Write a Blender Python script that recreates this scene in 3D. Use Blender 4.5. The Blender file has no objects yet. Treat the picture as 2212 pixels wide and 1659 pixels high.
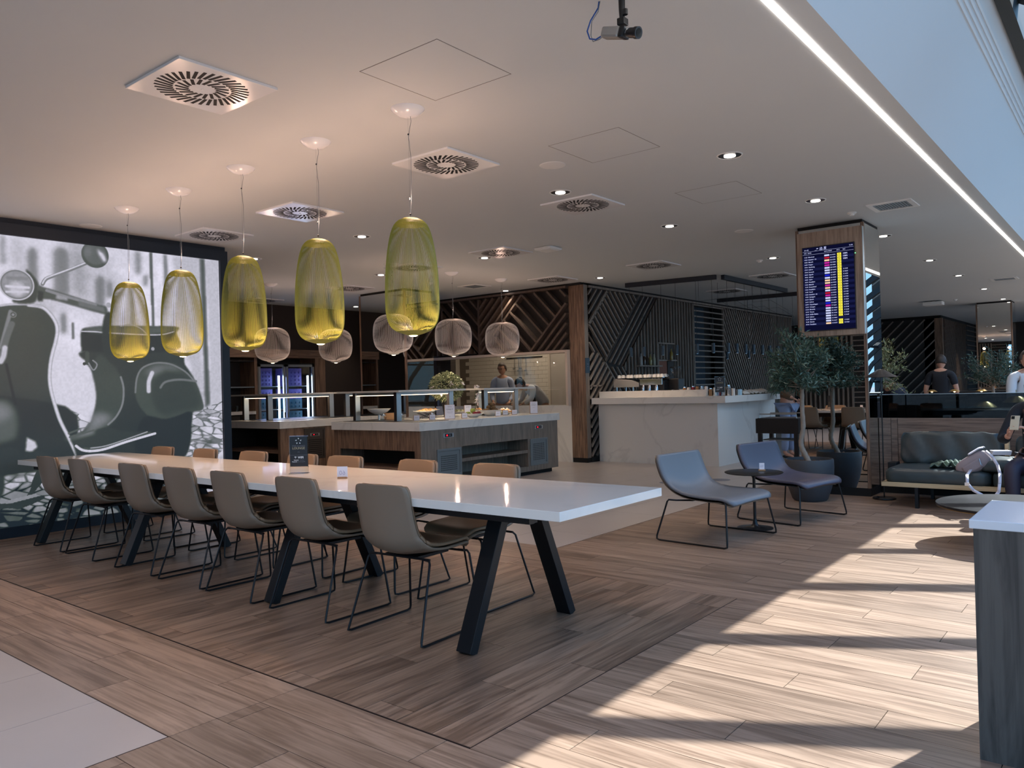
import bpy, bmesh, math, random
import numpy as np
from mathutils import Vector, Matrix, Euler

random.seed(7)
scn = bpy.context.scene
COL = scn.collection
PI = math.pi

# ------------------------------------------------------------------ camera
cam_d = bpy.data.cameras.new('camera')
cam_o = bpy.data.objects.new('camera', cam_d)
COL.objects.link(cam_o)
cam_d.sensor_fit = 'HORIZONTAL'
cam_d.sensor_width = 36.0
cam_d.lens = 36.0 * 1687.4 / 2212.0
cam_d.clip_end = 500
yaw, pit, rol = .678876379, .00587363, -.0266670
f_ = Vector((-math.sin(yaw) * math.cos(pit), math.cos(yaw) * math.cos(pit), math.sin(pit)))
r0_ = Vector((math.cos(yaw), math.sin(yaw), 0))
u0_ = r0_.cross(f_)
r_ = math.cos(rol) * r0_ + math.sin(rol) * u0_
u_ = -math.sin(rol) * r0_ + math.cos(rol) * u0_
m = Matrix(((r_.x, u_.x, -f_.x, 0), (r_.y, u_.y, -f_.y, 0), (r_.z, u_.z, -f_.z, 1.3), (0, 0, 0, 1)))
cam_o.matrix_world = m
scn.camera = cam_o

# ------------------------------------------------------------------ world, sun, exposure
scn.view_settings.view_transform = 'Standard'
scn.view_settings.look = 'None'
scn.view_settings.gamma = 1
scn.view_settings.use_curve_mapping = False
scn.view_settings.exposure = EXPOSURE = 0.0
# strengths of the sky, the sun, the lounge lamps and the added fill lights
SKY_E, SUN_E = 2.0, 15.0
PEND_UP, PEND_DN, PEND_TOP = 11, 28, 5.5
PEND2_UP, PEND2_DN, PEND2_TOP = 5, 20, 2.2
DOWN_P = 42
BACK_P = 52
GUARD_E = 4.0

world = bpy.data.worlds.new('sky')
scn.world = world
world.use_nodes = True
wn, wl = world.node_tree.nodes, world.node_tree.links
wn.clear()
w_out = wn.new('ShaderNodeOutputWorld')
w_bg = wn.new('ShaderNodeBackground')
w_tc = wn.new('ShaderNodeTexCoord')
w_sep = wn.new('ShaderNodeSeparateXYZ')
w_ramp = wn.new('ShaderNodeValToRGB')
wl.new(w_tc.outputs['Generated'], w_sep.inputs[0])
wl.new(w_sep.outputs['Z'], w_ramp.inputs[0])
wl.new(w_ramp.outputs[0], w_bg.inputs[0])
wl.new(w_bg.outputs[0], w_out.inputs[0])
w_ramp.color_ramp.elements[0].position = 0.0
w_ramp.color_ramp.elements[0].color = (.40, .72, 1.0, 1)
w_ramp.color_ramp.elements[1].position = .9
w_ramp.color_ramp.elements[1].color = (.15, .38, .88, 1)
w_bg.inputs[1].default_value = SKY_E

sun_d = bpy.data.lights.new('sun', 'SUN')
sun_d.energy = SUN_E
sun_d.color = (1.0, .97, .93)
sun_d.angle = math.radians(.55)
sun_o = bpy.data.objects.new('sun', sun_d)
COL.objects.link(sun_o)
sun_o.location = (2, 20, 20)
sun_o.rotation_euler = Vector((-.305, -1.0, -1.0)).to_track_quat('-Z', 'Y').to_euler()


def area(name, loc, size, power, color, rot=(0, 0, 0), size_y=None, spread=None):
    d = bpy.data.lights.new(name, 'AREA')
    d.energy = power
    d.color = color
    d.size = size
    if size_y:
        d.shape = 'RECTANGLE'
        d.size_y = size_y
    if spread:
        d.spread = spread
    o = bpy.data.objects.new(name, d)
    COL.objects.link(o)
    o.location = loc
    o.rotation_euler = rot
    return o


def spot(name, loc, power, color, angle=100, blend=.6, radius=.05):
    d = bpy.data.lights.new(name, 'SPOT')
    d.energy = power
    d.color = color
    d.spot_size = math.radians(angle)
    d.spot_blend = blend
    d.shadow_soft_size = radius
    o = bpy.data.objects.new(name, d)
    COL.objects.link(o)
    o.location = loc
    return o


def point(name, loc, power, color, radius=.05):
    d = bpy.data.lights.new(name, 'POINT')
    d.energy = power
    d.color = color
    d.shadow_soft_size = radius
    o = bpy.data.objects.new(name, d)
    COL.objects.link(o)
    o.location = loc
    return o


# ------------------------------------------------------------------ materials
def srgb(r, g, b):
    def f(c):
        c /= 255.0
        return c / 12.92 if c <= .04045 else ((c + .055) / 1.055) ** 2.4
    return (f(r), f(g), f(b), 1)


def newmat(name):
    mt = bpy.data.materials.new(name)
    mt.use_nodes = True
    nt = mt.node_tree
    bs = nt.nodes['Principled BSDF']
    return mt, nt, bs


def mat(name, rgb, rough=.5, metal=0.0, spec=.5, noise=0.0, nscale=8.0, bump=0.0, bscale=60.0, emit=None, estr=0.0, coat=0.0):
    mt, nt, bs = newmat(name)
    c = srgb(*rgb)
    bs.inputs['Base Color'].default_value = c
    bs.inputs['Roughness'].default_value = rough
    bs.inputs['Metallic'].default_value = metal
    bs.inputs['Specular IOR Level'].default_value = spec
    bs.inputs['Coat Weight'].default_value = coat
    n = nt.nodes
    if noise:
        tc = n.new('ShaderNodeNewGeometry')
        nz = n.new('ShaderNodeTexNoise')
        nz.inputs['Scale'].default_value = nscale
        nz.inputs['Detail'].default_value = 4
        rp = n.new('ShaderNodeMapRange')
        rp.inputs['To Min'].default_value = 1 - noise
        rp.inputs['To Max'].default_value = 1 + noise
        mx = n.new('ShaderNodeVectorMath')
        mx.operation = 'SCALE'
        mx.inputs[0].default_value = c[:3]
        nt.links.new(tc.outputs['Position'], nz.inputs['Vector'])
        nt.links.new(nz.outputs['Fac'], rp.inputs['Value'])
        nt.links.new(rp.outputs[0], mx.inputs['Scale'])
        nt.links.new(mx.outputs[0], bs.inputs['Base Color'])
    if bump:
        tc = n.new('ShaderNodeNewGeometry')
        nz = n.new('ShaderNodeTexNoise')
        nz.inputs['Scale'].default_value = bscale
        bp = n.new('ShaderNodeBump')
        bp.inputs['Strength'].default_value = bump
        bp.inputs['Distance'].default_value = .01
        nt.links.new(tc.outputs['Position'], nz.inputs['Vector'])
        nt.links.new(nz.outputs['Fac'], bp.inputs['Height'])
        nt.links.new(bp.outputs[0], bs.inputs['Normal'])
    if emit:
        bs.inputs['Emission Color'].default_value = srgb(*emit)
        bs.inputs['Emission Strength'].default_value = estr
    return mt


def emis(name, rgb, s):
    mt, nt, bs = newmat(name)
    nt.nodes.remove(bs)
    e = nt.nodes.new('ShaderNodeEmission')
    e.inputs[0].default_value = srgb(*rgb)
    e.inputs[1].default_value = s
    nt.links.new(e.outputs[0], nt.nodes['Material Output'].inputs[0])
    return mt


def wood(name, c1, c2, axis=0, rough=.45, grain=1.0, vary=.25, bump=.05, swirl=1.0, spec=.5):
    """procedural timber; grain along world axis 0/1/2, each board gets its own tone"""
    mt, nt, bs = newmat(name)
    n, l = nt.nodes, nt.links
    geo = n.new('ShaderNodeNewGeometry')
    oi = n.new('ShaderNodeObjectInfo')
    at = n.new('ShaderNodeAttribute')
    at.attribute_name = 'rnd'
    ad = n.new('ShaderNodeMath'); ad.operation = 'ADD'
    l.new(oi.outputs['Random'], ad.inputs[0]); l.new(at.outputs['Fac'], ad.inputs[1])
    fr = n.new('ShaderNodeMath'); fr.operation = 'FRACT'
    l.new(ad.outputs[0], fr.inputs[0])
    off = n.new('ShaderNodeMath'); off.operation = 'MULTIPLY'; off.inputs[1].default_value = 37.0
    l.new(fr.outputs[0], off.inputs[0])
    av = n.new('ShaderNodeVectorMath'); av.operation = 'ADD'
    l.new(geo.outputs['Position'], av.inputs[0]); l.new(off.outputs[0], av.inputs[1])
    mp = n.new('ShaderNodeMapping')
    sc = [13.0 * grain] * 3
    sc[axis] = 1.1 * grain
    mp.inputs['Scale'].default_value = sc
    l.new(av.outputs[0], mp.inputs['Vector'])
    n1 = n.new('ShaderNodeTexNoise')
    n1.inputs['Scale'].default_value = 1.0
    n1.inputs['Detail'].default_value = 6
    n1.inputs['Roughness'].default_value = .62
    n1.inputs['Distortion'].default_value = 1.3 * swirl
    l.new(mp.outputs[0], n1.inputs['Vector'])
    mp2 = n.new('ShaderNodeMapping')
    sc2 = [70.0 * grain] * 3
    sc2[axis] = 2.0 * grain
    mp2.inputs['Scale'].default_value = sc2
    l.new(av.outputs[0], mp2.inputs['Vector'])
    n2 = n.new('ShaderNodeTexNoise')
    n2.inputs['Scale'].default_value = 1.0
    n2.inputs['Detail'].default_value = 3
    l.new(mp2.outputs[0], n2.inputs['Vector'])
    rp = n.new('ShaderNodeValToRGB')
    rp.color_ramp.elements[0].position = .36
    rp.color_ramp.elements[0].color = srgb(*c1)
    rp.color_ramp.elements[1].position = .62
    rp.color_ramp.elements[1].color = srgb(*c2)
    mixf = n.new('ShaderNodeMath'); mixf.operation = 'MULTIPLY_ADD'
    mixf.inputs[1].default_value = .55
    l.new(n2.outputs['Fac'], mixf.inputs[0])
    sub = n.new('ShaderNodeMath'); sub.operation = 'SUBTRACT'; sub.inputs[1].default_value = .275
    l.new(n1.outputs['Fac'], sub.inputs[0]); l.new(sub.outputs[0], mixf.inputs[2])
    l.new(mixf.outputs[0], rp.inputs[0])
    mr = n.new('ShaderNodeMapRange')
    mr.inputs['To Min'].default_value = 1 - vary
    mr.inputs['To Max'].default_value = 1 + vary
    l.new(fr.outputs[0], mr.inputs['Value'])
    vm = n.new('ShaderNodeVectorMath'); vm.operation = 'SCALE'
    l.new(rp.outputs[0], vm.inputs[0]); l.new(mr.outputs[0], vm.inputs['Scale'])
    l.new(vm.outputs[0], bs.inputs['Base Color'])
    bs.inputs['Roughness'].default_value = rough
    bs.inputs['Specular IOR Level'].default_value = spec
    if bump:
        bp = n.new('ShaderNodeBump'); bp.inputs['Strength'].default_value = bump; bp.inputs['Distance'].default_value = .002
        l.new(n2.outputs['Fac'], bp.inputs['Height']); l.new(bp.outputs[0], bs.inputs['Normal'])
    return mt


def marble(name, base, vein, scale=1.0, rough=.12, amount=.5):
    mt, nt, bs = newmat(name)
    n, l = nt.nodes, nt.links
    geo = n.new('ShaderNodeNewGeometry')
    mp = n.new('ShaderNodeMapping'); mp.inputs['Scale'].default_value = (scale, scale, scale * .7)
    mp.inputs['Rotation'].default_value = (.6, .5, .7)
    l.new(geo.outputs['Position'], mp.inputs['Vector'])
    nz = n.new('ShaderNodeTexNoise'); nz.inputs['Scale'].default_value = 1.1; nz.inputs['Detail'].default_value = 7
    nz.inputs['Distortion'].default_value = .6
    l.new(mp.outputs[0], nz.inputs['Vector'])
    ab = n.new('ShaderNodeMath'); ab.operation = 'SUBTRACT'; ab.inputs[1].default_value = .5
    l.new(nz.outputs['Fac'], ab.inputs[0])
    a2 = n.new('ShaderNodeMath'); a2.operation = 'ABSOLUTE'
    l.new(ab.outputs[0], a2.inputs[0])
    mr = n.new('ShaderNodeMapRange'); mr.inputs['From Max'].default_value = .025
    mr.inputs['To Min'].default_value = amount; mr.inputs['To Max'].default_value = 0
    l.new(a2.outputs[0], mr.inputs['Value'])
    n2 = n.new('ShaderNodeTexNoise'); n2.inputs['Scale'].default_value = 1.7
    l.new(mp.outputs[0], n2.inputs['Vector'])
    m2 = n.new('ShaderNodeMath'); m2.operation = 'MULTIPLY'
    l.new(mr.outputs[0], m2.inputs[0]); l.new(n2.outputs['Fac'], m2.inputs[1])
    mx = n.new('ShaderNodeMix'); mx.data_type = 'RGBA'
    mx.inputs['A'].default_value = srgb(*base); mx.inputs['B'].default_value = srgb(*vein)
    l.new(m2.outputs[0], mx.inputs['Factor'])
    l.new(mx.outputs['Result'], bs.inputs['Base Color'])
    bs.inputs['Roughness'].default_value = rough
    return mt


def clear_glass(name, tint=(255, 255, 255), refl=.1, rough=0.0):
    mt, nt, bs = newmat(name)
    n, l = nt.nodes, nt.links
    n.remove(bs)
    tr = n.new('ShaderNodeBsdfTransparent'); tr.inputs[0].default_value = srgb(*tint)
    gl = n.new('ShaderNodeBsdfGlossy'); gl.inputs['Roughness'].default_value = rough
    lw_ = n.new('ShaderNodeLayerWeight'); lw_.inputs[0].default_value = .5
    pw = n.new('ShaderNodeMath'); pw.operation = 'POWER'; pw.inputs[1].default_value = 5.0
    ma = n.new('ShaderNodeMath'); ma.operation = 'MULTIPLY_ADD'; ma.inputs[1].default_value = .7; ma.inputs[2].default_value = refl
    ma.use_clamp = True
    mx = n.new('ShaderNodeMixShader')
    l.new(lw_.outputs['Facing'], pw.inputs[0]); l.new(pw.outputs[0], ma.inputs[0]); l.new(ma.outputs[0], mx.inputs[0])
    l.new(tr.outputs[0], mx.inputs[1]); l.new(gl.outputs[0], mx.inputs[2])
    l.new(mx.outputs[0], n['Material Output'].inputs[0])
    return mt


# ------------------------------------------------------------------ mesh builder
class MB:
    def __init__(s):
        s.v = []; s.f = []; s.r = []

    def add(s, vs, fs, rnd=None):
        o = len(s.v)
        s.v += [tuple(p) for p in vs]
        s.f += [tuple(i + o for i in q) for q in fs]
        s.r += [rnd if rnd is not None else 0.0] * len(fs)
        return s

    def box(s, x0, y0, z0, x1, y1, z1, rnd=None):
        vs = [(x0, y0, z0), (x1, y0, z0), (x1, y1, z0), (x0, y1, z0), (x0, y0, z1), (x1, y0, z1), (x1, y1, z1), (x0, y1, z1)]
        return s.add(vs, [(0, 3, 2, 1), (4, 5, 6, 7), (0, 1, 5, 4), (1, 2, 6, 5), (2, 3, 7, 6), (3, 0, 4, 7)], rnd)

    def tbox(s, c, size, rot=(0, 0, 0)):
        R = Euler(rot).to_matrix()
        a, b, d = [k / 2 for k in size]
        vs = [R @ Vector(p) + Vector(c) for p in [(-a, -b, -d), (a, -b, -d), (a, b, -d), (-a, b, -d), (-a, -b, d), (a, -b, d), (a, b, d), (-a, b, d)]]
        return s.add(vs, [(0, 3, 2, 1), (4, 5, 6, 7), (0, 1, 5, 4), (1, 2, 6, 5), (2, 3, 7, 6), (3, 0, 4, 7)])

    def beam(s, p0, p1, w, h, up=(0, 0, 1), w1=None, h1=None):
        p0, p1 = Vector(p0), Vector(p1)
        d = (p1 - p0).normalized()
        u = Vector(up)
        x = d.cross(u)
        if x.length < 1e-5:
            x = d.cross(Vector((1, 0, 0)))
        x.normalize()
        y = x.cross(d).normalized()
        w1 = w if w1 is None else w1
        h1 = h if h1 is None else h1
        vs = []
        for p, a, b in ((p0, w / 2, h / 2), (p1, w1 / 2, h1 / 2)):
            vs += [p - x * a - y * b, p + x * a - y * b, p + x * a + y * b, p - x * a + y * b]
        return s.add(vs, [(3, 2, 1, 0), (4, 5, 6, 7), (0, 1, 5, 4), (1, 2, 6, 5), (2, 3, 7, 6), (3, 0, 4, 7)])

    def tube(s, pts, r, n=8, closed=False, caps=True):
        pts = [Vector(p) for p in pts]
        N = len(pts)
        rr = r if isinstance(r, (list, tuple)) else [r] * N
        rings = []
        prev = None
        for i, p in enumerate(pts):
            if closed:
                t = (pts[(i + 1) % N] - pts[i - 1])
            else:
                t = pts[min(i + 1, N - 1)] - pts[max(i - 1, 0)]
            t.normalize()
            if prev is None:
                a = t.cross(Vector((0, 0, 1)))
                if a.length < 1e-3:
                    a = t.cross(Vector((1, 0, 0)))
            else:
                a = prev - t * prev.dot(t)
                if a.length < 1e-6:
                    a = t.cross(Vector((0, 1, 0)))
            a.normalize()
            prev = a
            b = t.cross(a)
            rings.append([p + (a * math.cos(2 * PI * k / n) + b * math.sin(2 * PI * k / n)) * rr[i] for k in range(n)])
        vs = [q for rg in rings for q in rg]
        fs = []
        M = N if closed else N - 1
        for i in range(M):
            j = (i + 1) % N
            for k in range(n):
                fs.append((i * n + k, i * n + (k + 1) % n, j * n + (k + 1) % n, j * n + k))
        if not closed and caps:
            fs.append(tuple(range(n))[::-1])
            fs.append(tuple((N - 1) * n + k for k in range(n)))
        return s.add(vs, fs)

    def lathe(s, prof, n=24, c=(0, 0, 0), sx=1.0, sy=1.0):
        vs = []
        fs = []
        N = len(prof)
        for (r, z) in prof:
            for k in range(n):
                a = 2 * PI * k / n
                vs.append((c[0] + r * math.cos(a) * sx, c[1] + r * math.sin(a) * sy, c[2] + z))
        for i in range(N - 1):
            for k in range(n):
                fs.append((i * n + k, i * n + (k + 1) % n, (i + 1) * n + (k + 1) % n, (i + 1) * n + k))
        if prof[0][0] > 1e-4:
            fs.append(tuple(range(n))[::-1])
        if prof[-1][0] > 1e-4:
            fs.append(tuple((N - 1) * n + k for k in range(n)))
        return s.add(vs, fs)

    def cyl(s, c, r, z0, z1, n=20):
        return s.lathe([(r, z0), (r, z1)], n, c)

    def prism(s, poly, z0, z1):
        n = len(poly)
        vs = [(x, y, z0) for x, y in poly] + [(x, y, z1) for x, y in poly]
        fs = [tuple(range(n))[::-1], tuple(range(n, 2 * n))] + [(i, (i + 1) % n, n + (i + 1) % n, n + i) for i in range(n)]
        return s.add(vs, fs)

    def ball(s, c, r, n=12, m=8, sc=(1, 1, 1)):
        vs = []
        fs = []
        for i in range(1, m):
            t = PI * i / m
            for k in range(n):
                a = 2 * PI * k / n
                vs.append((c[0] + r * math.sin(t) * math.cos(a) * sc[0], c[1] + r * math.sin(t) * math.sin(a) * sc[1], c[2] + r * math.cos(t) * sc[2]))
        vs.append((c[0], c[1], c[2] + r * sc[2])); vs.append((c[0], c[1], c[2] - r * sc[2]))
        T, B = len(vs) - 2, len(vs) - 1
        for i in range(m - 2):
            for k in range(n):
                fs.append((i * n + k, (i + 1) * n + k, (i + 1) * n + (k + 1) % n, i * n + (k + 1) % n))
        for k in range(n):
            fs.append((T, k, (k + 1) % n)); fs.append((B, (m - 2) * n + (k + 1) % n, (m - 2) * n + k))
        return s.add(vs, fs)

    def grid(s, fn, nu, nv, thick=0.0):
        """surface fn(u,v)->point, with thickness along its normal"""
        P = [[Vector(fn(i / nu, j / nv)) for j in range(nv + 1)] for i in range(nu + 1)]
        vs = []
        W = nv + 1
        for i in range(nu + 1):
            for j in range(nv + 1):
                vs.append(P[i][j])
        fs = [(i * W + j, (i + 1) * W + j, (i + 1) * W + j + 1, i * W + j + 1) for i in range(nu) for j in range(nv)]
        if thick:
            o = len(vs)
            for i in range(nu + 1):
                for j in range(nv + 1):
                    du = P[min(i + 1, nu)][j] - P[max(i - 1, 0)][j]
                    dv = P[i][min(j + 1, nv)] - P[i][max(j - 1, 0)]
                    nn = du.cross(dv)
                    if nn.length > 1e-9:
                        nn.normalize()
                    vs.append(P[i][j] - nn * thick)
            fs += [(o + i * W + j + 1, o + (i + 1) * W + j + 1, o + (i + 1) * W + j, o + i * W + j) for i in range(nu) for j in range(nv)]
            for i in range(nu):
                fs.append((i * W, o + i * W, o + (i + 1) * W, (i + 1) * W))
                fs.append(((i + 1) * W + nv, o + (i + 1) * W + nv, o + i * W + nv, i * W + nv))
            for j in range(nv):
                fs.append((j + 1, o + j + 1, o + j, j))
                fs.append((nu * W + j, o + nu * W + j, o + nu * W + j + 1, nu * W + j + 1))
        return s.add(vs, fs)

    def mesh(s, name, bevel=0, smooth=False, segs=2):
        me = bpy.data.meshes.new(name)
        me.from_pydata(s.v, [], s.f)
        if any(s.r):
            at = me.attributes.new('rnd', 'FLOAT', 'FACE')
            at.data.foreach_set('value', s.r)
        me.update()
        if bevel:
            bm = bmesh.new()
            bm.from_mesh(me)
            bmesh.ops.remove_doubles(bm, verts=bm.verts, dist=1e-5)
            es = [e for e in bm.edges if len(e.link_faces) == 2 and e.calc_face_angle(0) > .6]
            bmesh.ops.bevel(bm, geom=es, offset=bevel, segments=segs, affect='EDGES', profile=.6, clamp_overlap=True)
            bm.to_mesh(me)
            bm.free()
        if smooth:
            me.shade_smooth()
            if smooth != 'all':
                me.set_sharp_from_angle(angle=math.radians(42))
        return me


def link(name, me, m, parent=None, loc=(0, 0, 0), rot=(0, 0, 0)):
    o = bpy.data.objects.new(name, me)
    if m is not None and me is not None and not me.materials:
        me.materials.append(m)
    COL.objects.link(o)
    o.location = loc
    o.rotation_euler = rot
    if parent is not None:
        o.parent = parent
    return o


def part(name, mb, m, parent, bevel=0, smooth=False, label=None, kind=None, loc=(0, 0, 0), rot=(0, 0, 0)):
    me = mb.mesh(name, bevel, smooth) if isinstance(mb, MB) else mb
    o = link(name, me, m, parent, loc, rot)
    if label:
        o['label'] = label
    if kind:
        o['kind'] = kind
    return o


def thing(name, label, cat, loc=(0, 0, 0), rz=0, group=None):
    o = bpy.data.objects.new(name, None)
    o.empty_display_size = .1
    COL.objects.link(o)
    o.location = loc
    o.rotation_euler = (0, 0, rz)
    o['label'] = label
    o['category'] = cat
    if group:
        o['group'] = group
    return o


def solo(name, label, cat, mb, m, loc=(0, 0, 0), rz=0, group=None, bevel=0, smooth=False, kind=None):
    me = mb.mesh(name, bevel, smooth) if isinstance(mb, MB) else mb
    o = link(name, me, m, None, loc, (0, 0, rz))
    o['label'] = label
    o['category'] = cat
    if group:
        o['group'] = group
    if kind:
        o['kind'] = kind
    return o


def struct(name, mb, m, parent=None, bevel=0, smooth=False, label=None):
    me = mb.mesh(name, bevel, smooth) if isinstance(mb, MB) else mb
    o = link(name, me, m, parent)
    if parent is None:
        o['kind'] = 'structure'
    if label:
        o['label'] = label
    return o


KIDS = {}


def dup(root, loc, rz=None, label=None):
    """copy of a thing with copies of its parts and sub-parts"""
    r = root.copy()
    COL.objects.link(r)
    r.location = loc
    if rz is not None:
        r.rotation_euler = (0, 0, rz)
    if label:
        r['label'] = label

    def rec(a, b):
        for ch in kids_of(a):
            c = ch.copy()
            COL.objects.link(c)
            c.parent = b
            rec(ch, c)
    rec(root, r)
    return r


def kids_of(o):
    key = o.name
    if key not in KIDS:
        KIDS[key] = [c for c in list(o.children)]
    return KIDS[key]


def text_mesh(txt, size, m, parent, name='lettering', loc=(0, 0, 0), rot=(PI / 2, 0, 0), align='CENTER', bold=0.0, sx=1.0, sp=1.0):
    cu = bpy.data.curves.new('lettering', 'FONT')
    cu.body = txt
    cu.size = size
    cu.align_x = align
    cu.align_y = 'CENTER'
    cu.offset = bold
    cu.space_character = sp
    cu.resolution_u = 2
    to = bpy.data.objects.new('lettering', cu)
    COL.objects.link(to)
    dg = bpy.context.evaluated_depsgraph_get()
    me = bpy.data.meshes.new_from_object(to.evaluated_get(dg))
    bpy.data.objects.remove(to)
    me.materials.clear()
    me.materials.append(m)
    o = link(name, me, m, parent, loc, rot)
    o.scale = (sx, 1, 1)
    return o
# ------------------------------------------------------------------ palette
M = {}
M['ceil'] = mat('ceiling_paint', (198, 202, 202), .75, noise=.015, nscale=1.5)
M['white'] = mat('white_paint', (225, 225, 222), .45)
M['white_gloss'] = mat('white_lacquer', (232, 232, 232), .2)
M['black'] = mat('black_metal', (16, 17, 20), .35, metal=.0, spec=.5)
M['blackm'] = mat('black_steel', (20, 22, 26), .38, metal=.3)
M['gapblack'] = mat('shadow_gap_black', (8, 8, 9), .8)
M['navy'] = mat('dark_blue_frame', (12, 22, 36), .45)
M['plank_x'] = wood('plank_long', (118, 96, 80), (160, 135, 116), axis=0, rough=.36, vary=.17)
M['plank_y'] = wood('plank_cross', (100, 80, 66), (148, 123, 104), axis=1, rough=.36, vary=.17)
M['grout'] = mat('dark_grout', (52, 42, 36), .8)
M['tile'] = mat('stone_tile', (178, 168, 162), .32, noise=.07, nscale=3.0, bump=.02)
M['marble'] = marble('white_marble', (222, 219, 214), (172, 168, 166), 1.0, .22, .55)
M['marble_top'] = marble('table_marble', (232, 229, 224), (190, 186, 182), .8, .07, .3)
M['wood_v'] = wood('walnut_upright', (92, 70, 56), (138, 110, 90), axis=2, rough=.5, grain=2.0, vary=.06, swirl=.3)
M['wood_g'] = wood('grey_walnut_upright', (106, 96, 86), (132, 120, 108), axis=2, rough=.5, grain=2.2, vary=.05, swirl=.3)
M['wood_l'] = wood('pale_walnut_upright', (126, 106, 90), (160, 138, 120), axis=2, rough=.5, grain=2.0, vary=.03, swirl=.3)
M['wood_h'] = wood('walnut_level', (104, 80, 66), (146, 118, 100), axis=0, rough=.5, grain=1.4, vary=.04)
M['wood_hy'] = wood('walnut_level_cross', (100, 78, 62), (140, 112, 92), axis=1, rough=.5, grain=1.4, vary=.04)
M['slat'] = wood('slat_wood', (118, 108, 100), (144, 134, 124), axis=2, rough=.6, grain=2, vary=.06, bump=0)
M['slat_k'] = wood('slat_wood_warm', (78, 64, 56), (100, 84, 74), axis=2, rough=.6, grain=2, vary=.08, bump=0)
M['backing'] = mat('dark_backing_board', (44, 43, 43), .8, noise=.1)
M['backing2'] = mat('blue_grey_board', (38, 56, 70), .7)
M['darkwall'] = mat('charcoal_brown_wall', (50, 40, 34), .7, noise=.05)
M['darkcab'] = mat('dark_cabinet', (34, 29, 27), .6)
M['mirror'] = mat('mirror', (214, 216, 214), .0, metal=1.0)
M['steel'] = mat('brushed_steel', (186, 190, 192), .28, metal=.9)
M['chrome'] = mat('chrome', (214, 216, 220), .1, metal=1.0)
M['alu'] = mat('aluminium', (176, 184, 188), .35, metal=.8)
M['glass'] = clear_glass('clear_glass', (246, 250, 249), .06)
M['glassroof'] = clear_glass('roof_glass', (235, 245, 250), .05)
M['smoked'] = clear_glass('smoked_glass', (112, 120, 124), .02)
M['pendglass'] = mat('shelf_glass', (206, 200, 192), .25, spec=.6)
M['shell'] = mat('taupe_shell', (132, 116, 100), .42, bump=.04, bscale=400)
M['pad'] = mat('tan_leather', (140, 116, 92), .5, bump=.05, bscale=300)
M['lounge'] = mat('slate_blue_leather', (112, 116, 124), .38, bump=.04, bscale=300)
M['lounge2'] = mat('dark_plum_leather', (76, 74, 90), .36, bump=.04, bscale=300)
M['lime'] = mat('lime_lacquer', (134, 136, 54), .45)
M['wirewhite'] = mat('pale_wire', (196, 192, 188), .45)
M['pot'] = mat('slate_pot', (62, 66, 72), .6, noise=.05)
M['soil'] = mat('bark_mulch', (86, 64, 48), .9, noise=.5, nscale=60, bump=.6)
M['bark'] = mat('pale_bark', (150, 136, 122), .8, noise=.25, nscale=30, bump=.4, bscale=60)
M['leaf'] = mat('olive_leaf', (62, 86, 74), .5, noise=.35, nscale=9)
M['leaf2'] = mat('olive_leaf_warm', (118, 122, 82), .5, noise=.35, nscale=9)
M['leafv'] = mat('variegated_leaf', (170, 172, 128), .55, noise=.4, nscale=25)
M['leafg'] = mat('green_leaf', (80, 96, 58), .55, noise=.35, nscale=25)
M['petal'] = mat('white_petal', (236, 226, 222), .6)
M['orange'] = mat('orange_fruit', (222, 130, 40), .5)
M['sofa'] = mat('dark_teal_leather', (52, 62, 64), .36, noise=.12, nscale=6, bump=.12, bscale=9)
M['oak'] = wood('pale_oak', (176, 150, 112), (200, 176, 138), axis=0, rough=.5, vary=.03)
M['bag'] = mat('mauve_canvas', (150, 136, 138), .7, bump=.1, bscale=300)
M['strap'] = mat('pale_strap', (206, 204, 216), .6)
M['jacket'] = mat('sage_cloth', (84, 104, 92), .8)
M['brass'] = mat('brushed_brass', (190, 160, 100), .3, metal=1.0)
M['acrylic'] = clear_glass('acrylic', (240, 244, 246), .05)
M['card'] = mat('white_card', (232, 230, 240), .6)
M['kraft'] = mat('kraft_board', (164, 124, 88), .7)
M['signblack'] = mat('sign_black', (18, 19, 24), .35)
M['ink_w'] = mat('white_ink', (235, 235, 235), .6)
M['ink_gold'] = mat('gold_ink', (190, 176, 140), .6)
M['ink_g'] = mat('grey_ink', (120, 120, 132), .6)
M['ink_l'] = mat('pale_lilac_ink', (176, 172, 200), .6)
M['ceramic'] = mat('white_ceramic', (230, 228, 224), .18)
M['skin'] = mat('skin', (196, 146, 122), .55)
M['hair'] = mat('dark_hair', (44, 34, 30), .6)
M['hair2'] = mat('grey_brown_hair', (84, 72, 66), .65)
M['lens'] = mat('dark_lens', (20, 22, 24), .1)
M['shirt'] = mat('pale_blue_shirt', (176, 184, 208), .8)
M['whiteshirt'] = mat('white_shirt', (214, 210, 210), .8)
M['apron'] = mat('black_cloth', (22, 24, 32), .8)
M['brownjac'] = mat('brown_quilted_jacket', (96, 74, 54), .75)
M['denim'] = mat('light_denim', (140, 156, 186), .85)
M['trous'] = mat('charcoal_trousers', (44, 46, 54), .8)
M['tights'] = mat('dark_purple_tights', (46, 40, 56), .6)
M['kitchtile'] = mat('cream_wall_tile', (206, 196, 184), .25)
M['kgrout'] = mat('tile_grout', (120, 108, 98), .8)
M['led'] = emis('led_strip', (255, 244, 238), 9.0)
M['lampglow'] = emis('lamp_lens', (255, 226, 180), 9.0)
M['spotglow'] = emis('downlight_lens', (255, 246, 236), 6.0)
M['fridgeglow'] = emis('fridge_tube', (210, 230, 255), 9.0)
M['screen_bg'] = emis('screen_navy', (12, 14, 44), 1.0)
M['screen_row'] = emis('screen_row_dark', (22, 26, 66), 1.0)
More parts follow.
